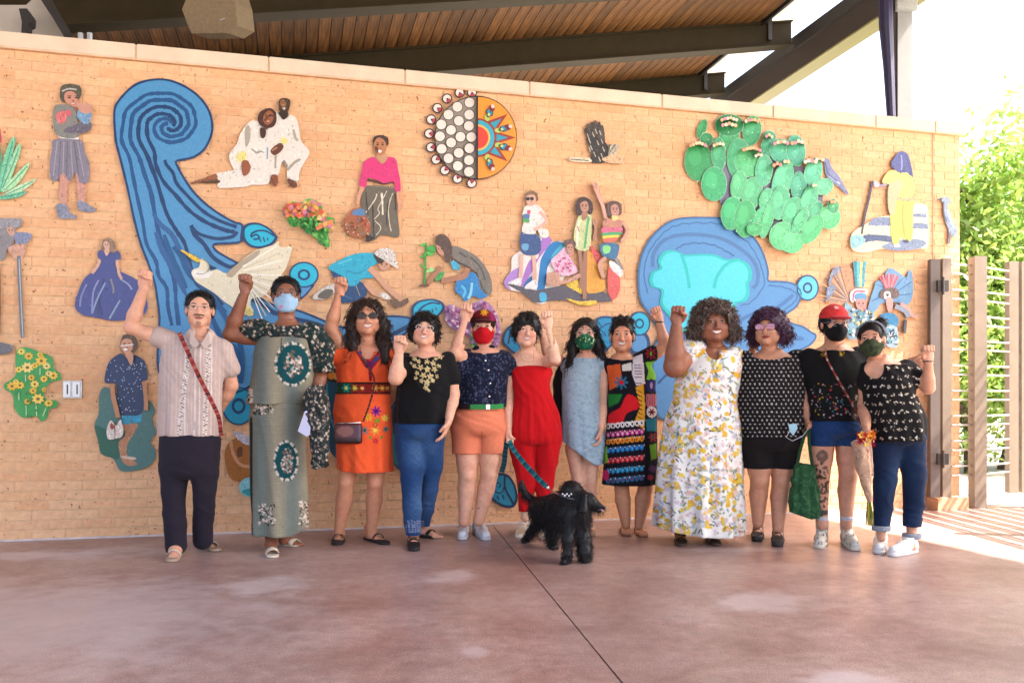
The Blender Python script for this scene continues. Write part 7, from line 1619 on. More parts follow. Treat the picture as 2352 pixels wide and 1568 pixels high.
def js6(f):
    f.loft(sx([(838,1170,1266,.112),(860,1172,1268,.118),(885,1176,1264,.115),(918,1179,1271,.115),(960,1171,1285,.135),(1000,1167,1291,.145),(1022,1172,1286,.13)], Y, -.002), 0, folds=(.003, 18, 0, .9, 1.2), endround=.05)
    f.chain([pt(1200, 1010, Y), pt(1204, 1060, Y), pt(1208, 1110, Y), pt(1207, 1175, Y-.02)], [.106, .082, .064, .046], .012); f.chain([pt(1258, 1010, Y), pt(1256, 1060, Y), pt(1251, 1110, Y), pt(1248, 1150, Y-.02)], [.104, .080, .062, .048], .012); f.wrinkle(.004, 40, 9, 0)
    f.half(pt(1210, 840, Y), (.02, 0, 1)); f.half(pt(1206, 1173, Y), (0, 0, -1))
lo, hi = bounds(pt(1160, 830, Y), pt(1296, 1180, Y), pad=.13); garment(p6, 'jumpsuit', lo, hi, js6, 'D2101A', lambda P: P.line([(1226, 1010), (1226, 1060)], 1.5, '980810'), h=.007)
for a, b in ((hA, tA), (hB, tB)): sandal(p6, a, b, 'F4EEE6', 'F0E2C8', straps=((.18, 0), (.42, 0), (.66, 0)), wd=.034, thick=.030)
nk = MB(); nk.tube([h.q(-.04, .03, -.13), pt(1196, 822, Y-.09), pt(1206, 832, Y-.125), pt(1226, 828, Y-.12), h.q(.05, .02, -.12)], .0022, 5, c=hx('D8B060')); nk.ball(pt(1221, 828, Y-.13), .006, 8, 6, c=hx('F4E4C0')); nk.build('necklace', M_FRAME, p6, True, cols=True)
# ================================================================== person 7: pale blue dress, leafy mask
Y = 6.32
h = Head(pt(1344, 770, Y-.03), .232, yaw=-.02)
T7 = [(812,1318,1374,.05),(828,1300,1386,.09),(870,1292,1382,.12),(920,1292,1378,.115),(950,1291,1382,.12),(1000,1290,1388,.135),(1040,1294,1388,.13)]
neck = pt(1346, 815, Y)
A1 = arm5(pt(1306, 838, Y+.03), pt(1262, 820, Y+.04), pt(1243, 764, Y+.02), up=.044, e=.038, fa=.038, w=.026); A1b = arm5(pt(1386, 842, Y), pt(1388, 920, Y), pt(1380, 985, Y-.10), up=.046, e=.038, fa=.038, w=.026)
hA, tA = G(1352, 1212), G(1357, 1231); hB, tB = G(1318, 1216), G(1322, 1232)
p7 = person('woman with long dark hair and green leaf print mask in a pale blue dress', Y, 'D8A58A', h, neck, sx(T7, Y, .014), [A1, A1b], [leg5(pt(1318, 1030, Y), pt(1330, 1110, Y-.02), pt(1324, 1200, Y+.02), th=.066, k=.048, ca=.048, a=.033), leg5(pt(1358, 1030, Y), pt(1356, 1105, Y), pt(1354, 1200, Y), th=.07, k=.050, ca=.050, a=.034)],
    [('fist', pt(1243, 764, Y+.02), (-.05, 0, 1), CAMV, (-1, 0, 0), {'s': .95}), ('open', pt(1380, 985, Y-.10), (-.15, -.15, -1), (-1, 0, 0), CAMV, {'curl': .6})], [(np.array([hA[0], hA[1], .085]), hA, tA), (np.array([hB[0], hB[1], .085]), hB, tB)], face=dict(brow='1A1210', lip='B06058'), nr=.047)
make_mask(h, p7, '1E5C40', lambda P, L: scatter(P, 90, 2, (1310, 765, 1375, 812), ['0E3428', '5CA050', '9CC48C', '1C7C58', 'CBE0B8', '0A241C'], 1.6, 4.4, .4))
make_glasses(h, p7, col=(.60, .45, .40, 1), rim=.0016)
def h7(f):
    cap_hair(h, .016, .080, -.10, noise=(.005, 60, 5))(f); f.chain([h.q(-.068, -.02, .0), h.q(-.085, -.02, -.08), pt(1311, 838, Y-.04), pt(1304, 868, Y-.03)], [.034, .038, .034, .014], .03); f.chain([h.q(.068, -.02, .0), h.q(.090, -.03, -.08), pt(1382, 828, Y+.0), pt(1384, 845, Y+.02)], [.034, .040, .036, .02], .03); f.chain([h.q(0, -.07, .02), pt(1344, 840, Y+.12)], [.075, .07], .03)
hair_mesh(h, p7, '0E0909', h7, curls=650, clen=.045, crad=.0028, droop=1.0, wave=1.8, col2='2A1A18', lo=pt(1290, 880, Y-.25), hi=pt(1400, 715, Y+.22))
def d7(f):
    R = sx([(822,1306,1382,.075),(835,1300,1384,.10),(870,1291,1380,.128),(920,1291,1377,.122),(960,1290,1384,.132),(1010,1290,1391,.145),(1070,1294,1386,.14)], Y, -.002); f.loft(R, 0, folds=(.008, 9, .4, .3, 1.1)); f.cap(pt(1306, 838, Y), pt(1302, 844, Y), .052, .05, .02); f.cap(pt(1384, 838, Y), pt(1386, 842, Y), .05, .048, .02)
    X, Yg, Z = np.meshgrid(*[a.astype(np.float32) for a in f.ax], indexing='ij'); f.d += .0035*np.sin((Z+.35*(X-R[0][1]))*120)*np.clip((X-pt(1290, 0, Y)[0])/.28, .15, 1)*(Z < pt(0, 870, Y)[2])
    f.ell(pt(1346, 806, Y-.05), (.050, .10, .048), .004, sub=True); f.half(pt(1330, 1042, Y), (-.75, 0, -1), hi=pt(1360, 1000, Y+.5)); f.half(pt(1350, 1066, Y), (0, 0, -1))
    f.ell(pt(1300, 1075, Y-.12), (.085, .2, .085), .01, sub=True)
lo, hi = bounds(pt(1286, 815, Y), pt(1396, 1075, Y), pad=.12); garment(p7, 'dress', lo, hi, d7, 'A4BCCC', lambda P: scatter(P, 500, 7, (1285, 815, 1395, 1075), ['98B0C0', 'B0C8D8', '8CA4B4'], 2, 5, .4), h=.007)
def cg7(f): f.chain([pt(1296, 836, Y+.03), pt(1287, 880, Y+.05), pt(1284, 950, Y+.06), pt(1288, 990, Y+.06)], [.05, .055, .05, .03], .03); f.wrinkle(.004, 30, 20)
lo, hi = bounds(pt(1275, 820, Y), pt(1300, 1000, Y), pad=.12); garment(p7, 'black_cardigan', lo, hi, cg7, '0E0D10')
for a, b in ((hA, tA), (hB, tB)): sandal(p7, a, b, 'C89C7C', 'B48C70', straps=((.35, 0), (.62, 0)), wd=.016)
# ================================================================== person 8: brightly embroidered dress
Y = 6.28
h = Head(pt(1429, 773, Y-.03), .238, yaw=-.02)
T8 = [(815,1402,1456,.05),(832,1396,1480,.09),(870,1398,1494,.125),(920,1398,1500,.125),(980,1394,1505,.14),(1040,1390,1505,.15)]
neck = pt(1430, 818, Y)
A1 = arm5(pt(1488, 826, Y), pt(1527, 795, Y+.02), pt(1514, 734, Y+.0), up=.046, e=.040, fa=.040, w=.026); A1b = arm5(pt(1402, 840, Y+.02), pt(1398, 920, Y+.1), pt(1410, 990, Y+.12), up=.045)
hA, tA = G(1436, 1213), G(1440, 1231); hB, tB = G(1467, 1215), G(1478, 1234)
p8 = person('laughing woman with hair tied back in a black dress covered in bright folk embroidery', Y, 'D0926F', h, neck, sx(T8, Y, .016), [A1, A1b], [leg5(pt(1424, 1060, Y), pt(1428, 1120, Y), pt(1438, 1205, Y), th=.075, k=.054), leg5(pt(1480, 1060, Y), pt(1482, 1120, Y), pt(1468, 1207, Y), th=.075, k=.054)],
    [('fist', pt(1514, 734, Y), (-.4, 0, 1), CAMV, (-1, 0, 0), {'s': .95})], [(np.array([hA[0], hA[1], .085]), hA, tA), (np.array([hB[0], hB[1], .085]), hB, tB)], smile=1.2, face=dict(brow='1E1512', lip='A83C3C', blush='D87C64'), nr=.048)
def h8(f):
    cap_hair(h, .007, .082, -.06, side=.004, ears=1)(f)
    for x, z in ((-.045, .12), (-.01, .135), (.03, .13), (.06, .11)): f.ell(h.q(x, .0, z), (.024, .03, .022), .012, noise=(.004, 90, x))
hair_mesh(h, p8, '140E0C', h8, curls=700, clen=.02, crad=.002, droop=.1, wave=1.5, col2='3A2A22', zmin=-.2)
def d8(f):
    f.loft(sx([(826,1397,1484,.09),(850,1396,1500,.12),(900,1396,1506,.135),(960,1394,1508,.145),(1040,1390,1509,.155),(1112,1384,1509,.16)], Y, -.002), 0, folds=(.008, 6, .2, .2, 1.0)); f.chain([pt(1470, 830, Y), pt(1498, 812, Y)], [.07, .06], .03); f.cap(pt(1402, 838, Y), pt(1404, 846, Y), .05, .05, .02); f.wrinkle(.002, 20, 16)
    f.ell(pt(1430, 812, Y-.06), (.070, .11, .050), .004, sub=True); f.half(pt(1440, 1112, Y), (0, 0, -1)); f.half(pt(1509, 820, Y), (1, 0, .1), lo=pt(1504, 880, Y-.3), hi=pt(1560, 770, Y+.3))
def pd8(P):
    P.poly([(1394, 840), (1424, 835), (1430, 880), (1400, 896)], 'E0602C', False); P.poly([(1428, 838), (1450, 832), (1452, 850), (1430, 852)], 'EDE6DC', False); P.poly([(1454, 820), (1476, 812), (1482, 880), (1462, 886), (1452, 860)], 'E8DCE0', False)
    for y in range(838, 884, 7): P.line([(1458, y), (1474, y)], 1.8, '4A3A48')
    P.flower(1427, 878, 17, '2C6C8C', 'C02430', 8); P.ell(1427, 878, 5, 5, 'C02430')
    P.poly([(1396, 905), (1430, 905), (1420, 925), (1398, 935)], '1E7C30', False); P.poly([(1440, 906), (1460, 912), (1470, 935), (1440, 948), (1428, 970), (1398, 972), (1400, 950), (1425, 935)], 'D81C24')
    P.poly([(1460, 890), (1478, 880), (1482, 930), (1480, 985), (1455, 975), (1470, 935)], 'E8A42C', False)
    for y in range(896, 978, 10): P.line([(1464, y), (1474, y+5)], 2.2, '3A1C14')
    P.flower(1495, 812, 14, 'A81C34', '84A030', 8); P.ell(1495, 812, 6, 7, '2A0C14'); P.ell(1495, 812, 2.6, 5, '8CB02C')
    P.poly([(1482, 832), (1508, 828), (1508, 872), (1484, 872), (1490, 852)], '7CC02C', False); P.ell(1496, 885, 11, 15, '1C1C5C'); P.ell(1496, 885, 3, 8, 'B48CB4')
    P.poly([(1484, 904), (1508, 904), (1508, 932), (1486, 934)], 'C8707C', False)
    for k in range(4): P.line([(1488+k*5, 906), (1488+k*5, 930)], 1.8, '7C2838')
    P.ell(1497, 946, 12, 13, 'E4D4CC'); P.flower(1497, 946, 9, '8C1C1C', '2A1010', 6)
    P.poly([(1484, 962), (1508, 960), (1508, 990), (1486, 990)], '1C7C8C', False); P.flower(1500, 1004, 11, 'B42C2C', '1C5C5C', 6); P.poly([(1492, 1022), (1508, 1018), (1508, 1052), (1496, 1056)], '7CB82C', False); P.ell(1498, 1076, 9, 8, '5C2C5C'); P.ell(1494, 1096, 7, 6, 'B02448')
    for y, c, c2 in ((974, 'F2ECE8', None), (994, 'C02C7C', 'F0C0D8'), (1010, 'F09C2C', 'B4401C'), (1030, '1E6CB0', '48A0D8'), (1054, 'C82430', 'F08080'), (1078, '1C7CA8', '54B4D8'), (1100, '1C6C94', '7C2C5C')):
        for x in range(1397, 1484, 11):
            yy = y-(x-1440)*.10; P.ell(x, yy, 5.2, 6.6, c); P.ell(x, yy+.5, 2.4, 3.4, '141018' if c2 is None else c2); P.ell(x+5.5, yy-5, 1.4, 1.4, 'F4E8E0')
    P.poly([(1385, 1030), (1394, 1024), (1396, 1060), (1386, 1066)], '8CC02C', False); P.ell(1391, 1090, 8, 12, 'C8245C')
lo, hi = bounds(pt(1380, 800, Y), pt(1515, 1118, Y), pad=.13); garment(p8, 'dress', lo, hi, d8, '15121A', pd8, h=.0062)
for a, b in ((hA, tA), (hB, tB)): sandal(p8, a, b, 'B4785C', 'A87054', straps=((.62, 0),), wd=.012)
bm_ = MB(); bm_.tube([pt(1514, 740, Y)+np.array([math.cos(t)*.029, math.sin(t)*.029, 0]) for t in np.linspace(0, 6.28, 13)], .005, 6, c=hx('2A2420'), cap=False); bm_.build('bracelet', M_LEATHER, p8, True, cols=True)
# ================================================================== person 9: long yellow floral dress
Y = 6.02
h = Head(pt(1640, 745, Y-.06), .250, yaw=.22, roll=-.03, wide=1.10)
T9 = [(792,1602,1668,.07),(812,1572,1690,.12),(855,1556,1700,.19),(910,1545,1694,.19),(960,1532,1698,.20),(1030,1522,1700,.20)]
neck = pt(1640, 800, Y)
A1 = arm5(pt(1584, 812, Y), pt(1549, 842, Y-.16), pt(1554, 742, Y-.24), up=.085, e=.072, fa=.064, w=.036); A1b = arm5(pt(1690, 826, Y+.02), pt(1706, 905, Y+.10), pt(1700, 970, Y+.16), up=.075)
hA, tA = G(1562, 1235), G(1565, 1254); hB, tB = G(1630, 1236), G(1648, 1254)
p9 = person('woman with full grey brown curls in a long white and yellow floral dress, fist raised', Y, '925C44', h, neck, sx(T9, Y, .016), [A1, A1b], [leg5(pt(1580, 1060, Y), pt(1575, 1130, Y), pt(1566, 1222, Y), th=.10), leg5(pt(1650, 1060, Y), pt(1645, 1130, Y), pt(1634, 1222, Y), th=.10)],
    [('fist', pt(1554, 742, Y-.24), (.10, 0, 1), CAMV, (1, 0, 0), {'s': 1.12}, .034)], [(np.array([hA[0], hA[1], .085]), hA, tA), (np.array([hB[0], hB[1], .085]), hB, tB)], smile=.9, full=1.6, nose=1.15, face=dict(brow='2A1A14', lip='94483E'), nr=.060)
def h9(f):
    cap_hair(h, .045, .080, -.14, noise=(.012, 48, 2), side=.004)(f)
    for a in (-1, 1): f.chain([h.q(a*.085, -.03, .03), h.q(a*.108, -.02, -.06), h.q(a*.10, -.02, -.095)], [.045, .048, .030], .03)
hair_mesh(h, p9, '2A2220', h9, curls=1300, clen=.034, crad=.0036, droop=.35, wave=2.6, col2='8A7468', lo=h.c-.25, hi=h.c+.24)
def d9(f):
    f.loft(sx([(806,1580,1688,.12),(840,1560,1700,.20),(880,1552,1698,.20),(918,1546,1692,.195),(960,1528,1698,.21),(1040,1516,1702,.225),(1120,1508,1704,.24),(1165,1505,1704,.245),(1224,1504,1704,.25)], Y, -.004), 0, folds=(.022, 11, .6, .02, 1.0))
    f.cap(pt(1592, 806, Y), pt(1576, 818, Y-.05), .100, .098, .03); f.cap(pt(1684, 822, Y), pt(1700, 852, Y+.02), .085, .088, .03); f.wrinkle(.004, 24, 12, 1)
    f.ell(pt(1640, 800, Y-.14), (.052, .10, .085), .004, sub=True); f.cap(h.c, pt(1640, 800, Y), .065, .06, .002, sub=True)
    f.cap(pt(1556, 760, Y-.20), pt(1552, 838, Y-.16), .068, .080, .002, sub=True); f.half(pt(1600, 1222, Y), (-.14, 0, -1))
def pd9(P):
    r = random.Random(9)
    for k in range(1250):
        x, y = r.uniform(1500, 1710), r.uniform(790, 1226); t = r.random()
        if t < .19: P.ell(x, y, r.uniform(5, 9), r.uniform(3.5, 6), r.choice(['F0C848', 'EDBA3C', 'F4D468']), r.random()*3)
        elif t < .40: P.ell(x, y, r.uniform(4, 7), r.uniform(3, 5), r.choice(['F4D0C0', 'F0C4B8', 'EAD4DC']), r.random()*3)
        elif t < .66: P.ell(x, y, r.uniform(4, 8), r.uniform(2, 3.4), r.choice(['B4C0A8', 'C4CCD8', 'A8B4C8', '9CAC8C']), r.random()*3)
        elif t < .80: P.ell(x, y, r.uniform(4, 9), 1.5, r.choice(['6C6C48', '585C48', '7C7C58']), r.random()*3)
        else: P.ell(x, y, 2.2, 1.0, r.choice(['3C3C34', '8C8C78']), r.random()*3)
lo, hi = bounds(pt(1496, 780, Y), pt(1712, 1230, Y), pad=.16); garment(p9, 'dress', lo, hi, d9, 'FFFBF4', pd9, h=.0072)
def ru9(f): f.loft(sx([(1150,1504,1704,.25),(1158,1503,1705,.262),(1165,1503,1705,.25)], Y, 0), 0, folds=(.02, 11, .6, .02, 1.0))
for a, b in ((hA, tA), (hB, tB)): sandal(p9, a, b, 'B08850', '4A3424', straps=((.5, 0), (.68, 0)), wd=.018)
# ================================================================== person 10: dotted top, dark shorts, green bag
Y = 6.0
h = Head(pt(1765, 756, Y-.04), .238, yaw=-.25, wide=1.04)
T10 = [(805,1740,1800,.06),(822,1706,1836,.11),(860,1696,1846,.16),(910,1696,1844,.165),(960,1700,1842,.165),(1000,1708,1840,.165),(1030,1709,1838,.16)]
neck = pt(1768, 808, Y)
A1 = arm5(pt(1836, 838, Y), pt(1848, 908, Y-.02), pt(1856, 968, Y-.08), up=.062, e=.048, fa=.044, w=.029); A1b = arm5(pt(1706, 836, Y+.05), pt(1712, 850, Y+.22), pt(1731, 796, Y+.18), up=.055)
hA, tA = G(1742, 1228), G(1738, 1244); hB, tB = G(1787, 1236), G(1786, 1256)
p10 = person('woman with purple tinted curls and rose glasses in a black top with white dots', Y, 'C48C6E', h, neck, sx(T10, Y, .016), [A1, A1b], [leg5(pt(1742, 1040, Y), pt(1745, 1105, Y-.02), pt(1741, 1200, Y), th=.10, k=.064, ca=.064, a=.040), leg5(pt(1800, 1040, Y), pt(1795, 1108, Y-.02), pt(1787, 1212, Y-.05), th=.10, k=.066, ca=.064, a=.040)],
    [('fist', pt(1856, 968, Y-.08), (.1, 0, -1), (-1, 0, 0), CAMV, {'s': .98}), ('fist', pt(1731, 796, Y+.18), (0, 0, 1), CAMV, (1, 0, 0), {'s': .95})], [(np.array([hA[0], hA[1], .11]), hA, tA), (np.array([hB[0], hB[1], .11]), hB, tB)], smile=.2, full=.8, face=dict(brow='3A2620', lip='A85048'), nr=.055)
make_glasses(h, p10, dark=mat('rose_lens', (.35, .10, .18, 1), rough=.1, coat=1), col=(.5, .25, .3, 1), r=.026)
def h10(f):
    cap_hair(h, .030, .066, -.10, noise=(.010, 50, 4), side=-.004)(f)
    for a in (-1, 1): f.chain([h.q(a*.080, -.03, .03), h.q(a*.100, -.03, -.04), h.q(a*.090, -.04, -.085)], [.035, .040, .026], .03)
hair_mesh(h, p10, '2A1C26', h10, curls=1000, clen=.032, crad=.0034, droop=.5, wave=2.4, col2='6C3C64')
def t10(f):
    f.loft(sx(T10[1:6]+[(1006,1706,1842,.17)], Y, -.012), 0, folds=(.012, 7, .3, .6, 1.2)); f.cap(pt(1832, 830, Y), pt(1848, 856, Y), .090, .095, .03); f.cap(pt(1712, 830, Y), pt(1704, 845, Y+.03), .075, .080, .03); f.wrinkle(.004, 26, 14, .5)
    f.ell(pt(1768, 802, Y-.09), (.145, .13, .075), .004, sub=True); f.half(pt(1770, 1003, Y), (0, 0, -1))
def pt10(P):
    for j in range(24):
        for i in range(18): P.ell(1690+i*11+(j % 2)*5.5, 808+j*9.2, 1.75, 1.75, 'D8D2CC')
lo, hi = bounds(pt(1685, 800, Y), pt(1868, 1008, Y), pad=.15); garment(p10, 'top', lo, hi, t10, '1A1618', pt10, h=.0062)
lo, hi = bounds(pt(1700, 995, Y), pt(1845, 1080, Y), pad=.16)
garment(p10, 'shorts', lo, hi, jeansfn(sx([(990,1708,1838,.165),(1020,1706,1840,.17),(1034,1710,1836,.15)], Y), [([pt(1740, 1020, Y), pt(1741, 1085, Y-.01)], [.116, .092]), ([pt(1802, 1020, Y), pt(1801, 1085, Y-.01)], [.116, .094])], [(pt(1770, 1075, Y), (0, 0, -1), None, None), (pt(1770, 990, Y), (0, 0, 1), None, None)]), '1B1718')
for a, b in ((hA, tA), (hB, tB)):
    sandal(p10, a, b, '3A2420', '2C2220', straps=((.12, 0), (.40, 0), (.66, 0)), wd=.034, thick=.042, ankle=np.array([a[0], a[1], .10]))
# ================================================================== person 11: red cap, black shirt, denim shorts
Y = 5.92
h = Head(pt(1916, 745, Y-.05), .236, yaw=.42, pitch=-.10)
T11 = [(792,1884,1946,.06),(806,1860,1974,.10),(850,1848,1984,.13),(900,1856,1980,.135),(950,1862,1976,.135),(975,1861,1976,.14),(1000,1862,1974,.14)]
neck = pt(1912, 796, Y)
A1 = arm5(pt(1856, 824, Y), pt(1850, 895, Y+.08), pt(1862, 958, Y+.10), up=.050); A1b = arm5(pt(1970, 818, Y+.02), pt(2030, 850, Y+.10), pt(2080, 846, Y-.05), up=.050)
hA, tA = G(1888, 1246), G(1880, 1260); hB, tB = G(1944, 1246), G(1966, 1265)
p11 = person('person in a red cap and black mask, black shirt and denim shorts, tattooed leg', Y, 'CE9678', h, neck, sx(T11, Y, .016), [A1, A1b], [leg5(pt(1888, 1000, Y), pt(1886, 1088, Y-.02), pt(1888, 1205, Y-.03), th=.094, k=.060, ca=.056, a=.038), leg5(pt(1948, 1000, Y), pt(1948, 1090, Y-.02), pt(1944, 1205, Y-.03), th=.096, k=.062, ca=.060, a=.038)],
    [('open', pt(2080, 846, Y-.05), (.35, -.5, .3), (0, 1, -.4), (-.2, 0, 1), {'curl': .3, 'spread': .12, 's': .95})], [(np.array([hA[0], hA[1], .085]), hA, tA), (np.array([hB[0], hB[1], .085]), hB, tB)], face=dict(brow='1A1210', lip='B06058'),
    paint=lambda P: (P.ell(1889, 1047, 14, 14, '4A3A30', a=.85, mask=P.V[:, 2] < 1.0), P.ell(1887, 1045, 5, 5, '9A6A50', mask=P.V[:, 2] < 1.0), scatter(P, 60, 5, (1874, 1060, 1902, 1182), ['5A4034', '7A543E', '402E28', '6A4838'], 2, 5, .8, mask=P.u < 1906), P.line([(1872, 1176), (1904, 1176)], 12, '3A2E2C')), nr=.052)
make_mask(h, p11, '141414', lambda P, L: None)
hair_mesh(h, p11, '100C0A', cap_hair(h, .010, .05, -.075, side=-.01), curls=150, clen=.02, zmin=-.2)
make_glasses(h, p11, col=(.3, .3, .4, 1), rim=.0018)
def pc11(P): L = h.loc(P.V); P.c[(L[:, 1] > .10)] = hx('C03038')[:3]; P.ell(1921, 706, 6, 3, 'F0C0B8', .2)
garment(p11, 'cap', h.c-.2, h.c+.2, cap_fn(h, tall=.006), 'E03C3C', pc11, h=.0055)
def s11(f):
    f.loft(sx(T11[1:6], Y, -.012), 0, folds=(.007, 5, .7, .8, 1.3)); f.cap(pt(1858, 822, Y), pt(1850, 868, Y+.04), .070, .072, .03); f.cap(pt(1970, 816, Y), pt(2008, 842, Y+.07), .064, .066, .03); f.wrinkle(.004, 24, 18, .9)
    f.cap(h.c, pt(1912, 798, Y), .060, .058, .002, sub=True); f.half(pt(1910, 966, Y), (0, 0, -1)); f.half(pt(2014, 846, Y), (1, 0, -.4), lo=pt(1990, 900, Y-.3), hi=pt(2060, 780, Y+.3))
def ps11(P):
    r = random.Random(11)
    for x in (1890, 1932): scatter(P, 18, x, (x-5, 785, x+5, 818), ['C8A020', '8C7018', '302810'], 2, 3.6, .8)
    for k in range(110): x, y = r.uniform(1862, 1976), r.uniform(880, 958); P.ell(x, y, r.uniform(1, 3), r.uniform(.8, 1.8), r.choice(['C0C0C0', '8C8C8C', 'C83C48', 'D8B030', '4A4A50', '3A3A40', 'E0A0A8', '2C6C8C']), r.random()*3)
lo, hi = bounds(pt(1840, 785, Y), pt(2030, 970, Y), pad=.13); garment(p11, 'shirt', lo, hi, s11, '100F12', ps11, h=.0068)
lo, hi = bounds(pt(1855, 955, Y), pt(1982, 1030, Y), pad=.14)
garment(p11, 'shorts', lo, hi, jeansfn(sx([(955,1862,1976,.14),(990,1859,1977,.148),(1005,1860,1976,.14)], Y), [([pt(1889, 995, Y), pt(1888, 1035, Y)], [.100, .096]), ([pt(1948, 995, Y), pt(1948, 1035, Y)], [.102, .098])], [(pt(1910, 1024, Y), (0, 0, -1), None, None), (pt(1910, 958, Y), (0, 0, 1), None, None)]), '1E3C6C', lambda P: pj(P, l='3C6098'), M_DENIM)
for (a, b), u in (((hA, tA), 1888), ((hB, tB), 1944)):
    sneaker(p11, a, b, 'D8D4C8', 'E0D8C4', paint=lambda P, V, H, d, sd, L: scatter(P, 30, 3, (P.u.min(), P.v.min(), P.u.max(), P.v.max()), ['4A4A44', '8C8870', 'B0A888', 'F0EEE4'], 2, 5, .4))
    def sock(f, u=u, a=a): f.cap(pt(u, 1186, Y-.03), np.array([a[0], a[1], .10]), .044, .042, 0); f.half(pt(u, 1184, Y), (0, 0, 1))
    lo, hi = bounds(pt(u, 1180, Y), a, pad=.08); garment(p11, 'sock', lo, hi, sock, 'D4D4E0', h=.006)
strap(p11, 'lanyard', [pt(1896, 800, Y-.09), pt(1900, 826, Y-.14), pt(1930, 880, Y-.155), pt(1958, 930, Y-.155), pt(1982, 985, Y-.15)], .012, ['8C3C38', '8C3C38', 'C8A8A0', '6C2C28'])
# ================================================================== person 12: headband, dark floral top, jeans
Y = 5.62
h = Head(pt(2002, 782, Y-.04), .222, yaw=-.12, roll=-.06)
T12 = [(822,1992,2042,.055),(838,1986,2084,.09),(870,1986,2090,.12),(910,1988,2098,.12),(960,1998,2118,.13),(1000,2003,2122,.14),(1030,2004,2122,.135)]
neck = pt(2014, 826, Y)
A1 = arm5(pt(2084, 852, Y), pt(2132, 890, Y-.06), pt(2132, 828, Y-.14), up=.047, e=.040, fa=.038, w=.026); A1b = arm5(pt(1992, 852, Y), pt(1985, 930, Y+.08), pt(1990, 985, Y-.10), up=.045)
hA, tA = G(2024, 1250), G(2018, 1272); hB, tB = G(2094, 1268), G(2046, 1278)
p12 = person('woman with grey headband and olive mask in black floral top and jeans', Y, 'D0987A', h, neck, sx(T12, Y, .014), [A1, A1b], [leg5(pt(2034, 1030, Y), pt(2031, 1115, Y-.02), pt(2024, 1235, Y-.02), .80), leg5(pt(2092, 1030, Y), pt(2099, 1110, Y-.02), pt(2094, 1246, Y-.02), .80)],
    [('fist', pt(2132, 828, Y-.14), (-.10, 0, 1), CAMV, (-1, 0, 0), {'s': .96}), ('fist', pt(1990, 985, Y-.10), (0, -.2, -1), (1, 0, 0), CAMV, {'s': .9})], [(np.array([hA[0], hA[1], .085]), hA, tA), (np.array([hB[0], hB[1], .085]), hB, tB)], face=dict(brow='1A1210', lip='B06058'), nr=.047)
make_mask(h, p12, '3C4630', lambda P, L: scatter(P, 30, 5, (1975, 785, 2030, 822), ['2C3424', '4A5438'], 3, 7, .5))
def h12(f): cap_hair(h, .009, .078, -.06, side=.004, ears=1)(f); f.ell(h.q(.052, -.05, .115), (.045, .045, .042), .01, noise=(.004, 80, 1))
hair_mesh(h, p12, '120D0C', h12, curls=350, clen=.014, crad=.0018, droop=.2, zmin=-.2)
hb_ = MB(); hb_.tube([h.q(.088*math.cos(t), .028-.01*math.sin(t), .030+.104*math.sin(t)) for t in np.linspace(.05, math.pi-.05, 15)], .013, 8, c=hx('7C8090'), flat=.35); hb_.build('headband', M_CLOTH, p12, True, cols=True)
def t12(f):
    f.loft(sx([(838,1986,2086,.10),(870,1985,2092,.13),(910,1988,2100,.13),(960,1996,2120,.14),(1014,2000,2124,.15)], Y, -.010), 0, folds=(.010, 6, .4, .7, 1.2)); f.cap(pt(2080, 846, Y), pt(2106, 870, Y-.02), .064, .066, .03); f.cap(pt(1994, 850, Y), pt(1988, 872, Y+.02), .058, .06, .03); f.wrinkle(.004, 26, 16, .2)
    f.ell(pt(2012, 838, Y-.11), (.066, .11, .098), .004, sub=True); f.cap(h.c, pt(2014, 832, Y), .052, .05, .002, sub=True); f.half(pt(2060, 1012, Y), (.05, 0, -1)); f.half(pt(2112, 878, Y), (.8, 0, -.6), lo=pt(2104, 905, Y-.3), hi=pt(2160, 820, Y+.3))
def pt12(P):
    r = random.Random(12)
    for j in range(9):
        for i in range(8):
            x = 1990+i*17+(j % 2)*8+r.uniform(-2, 2); y = 846+j*20+r.uniform(-3, 3)
            for k in range(4): P.ell(x+r.uniform(-4.5, 4.5), y+r.uniform(-4, 4), 1.9, 1.3, r.choice(['E8DCC8', 'C8B8A4', 'F0E8DC', '8C8470']), r.random()*3)
lo, hi = bounds(pt(1980, 825, Y), pt(2128, 1018, Y), pad=.13); garment(p12, 'top', lo, hi, t12, '131114', pt12, h=.0062)
lo, hi = bounds(pt(1996, 990, Y), pt(2130, 1240, Y), pad=.14)
garment(p12, 'jeans', lo, hi, jeansfn(sx([(985,2003,2123,.14),(1005,2003,2123,.15),(1022,2006,2121,.135)], Y), [([pt(2036, 1030, Y), pt(2032, 1100, Y-.02), pt(2028, 1160, Y), pt(2024, 1222, Y-.02)], [.096, .072, .062, .052]), ([pt(2092, 1030, Y), pt(2100, 1090, Y-.02), pt(2098, 1160, Y), pt(2094, 1236, Y-.02)], [.098, .076, .064, .052])],
    [(pt(2060, 988, Y), (0, 0, 1), None, None), (pt(2024, 1208, Y), (0, 0, -1), None, pt(2060, 1150, Y+.4)), (pt(2094, 1226, Y), (0, 0, -1), pt(2060, 1300, Y-.4), None)]), '182A48', lambda P: pj(P, l='2C507C'), M_DENIM)
for u, v in ((2024, 1208), (2094, 1226)):
    def cf(f, u=u, v=v): f.cap(pt(u, v-6, Y-.02), pt(u, v+16, Y-.02), .060, .058, 0); f.half(pt(u, v-3, Y), (0, 0, 1)); f.half(pt(u, v+9, Y), (0, 0, -1))
    lo, hi = bounds(pt(u, v-8, Y), pt(u, v+12, Y), pad=.09); garment(p12, 'jeans_cuff', lo, hi, cf, '9CA4B0', m=M_DENIM, h=.006)
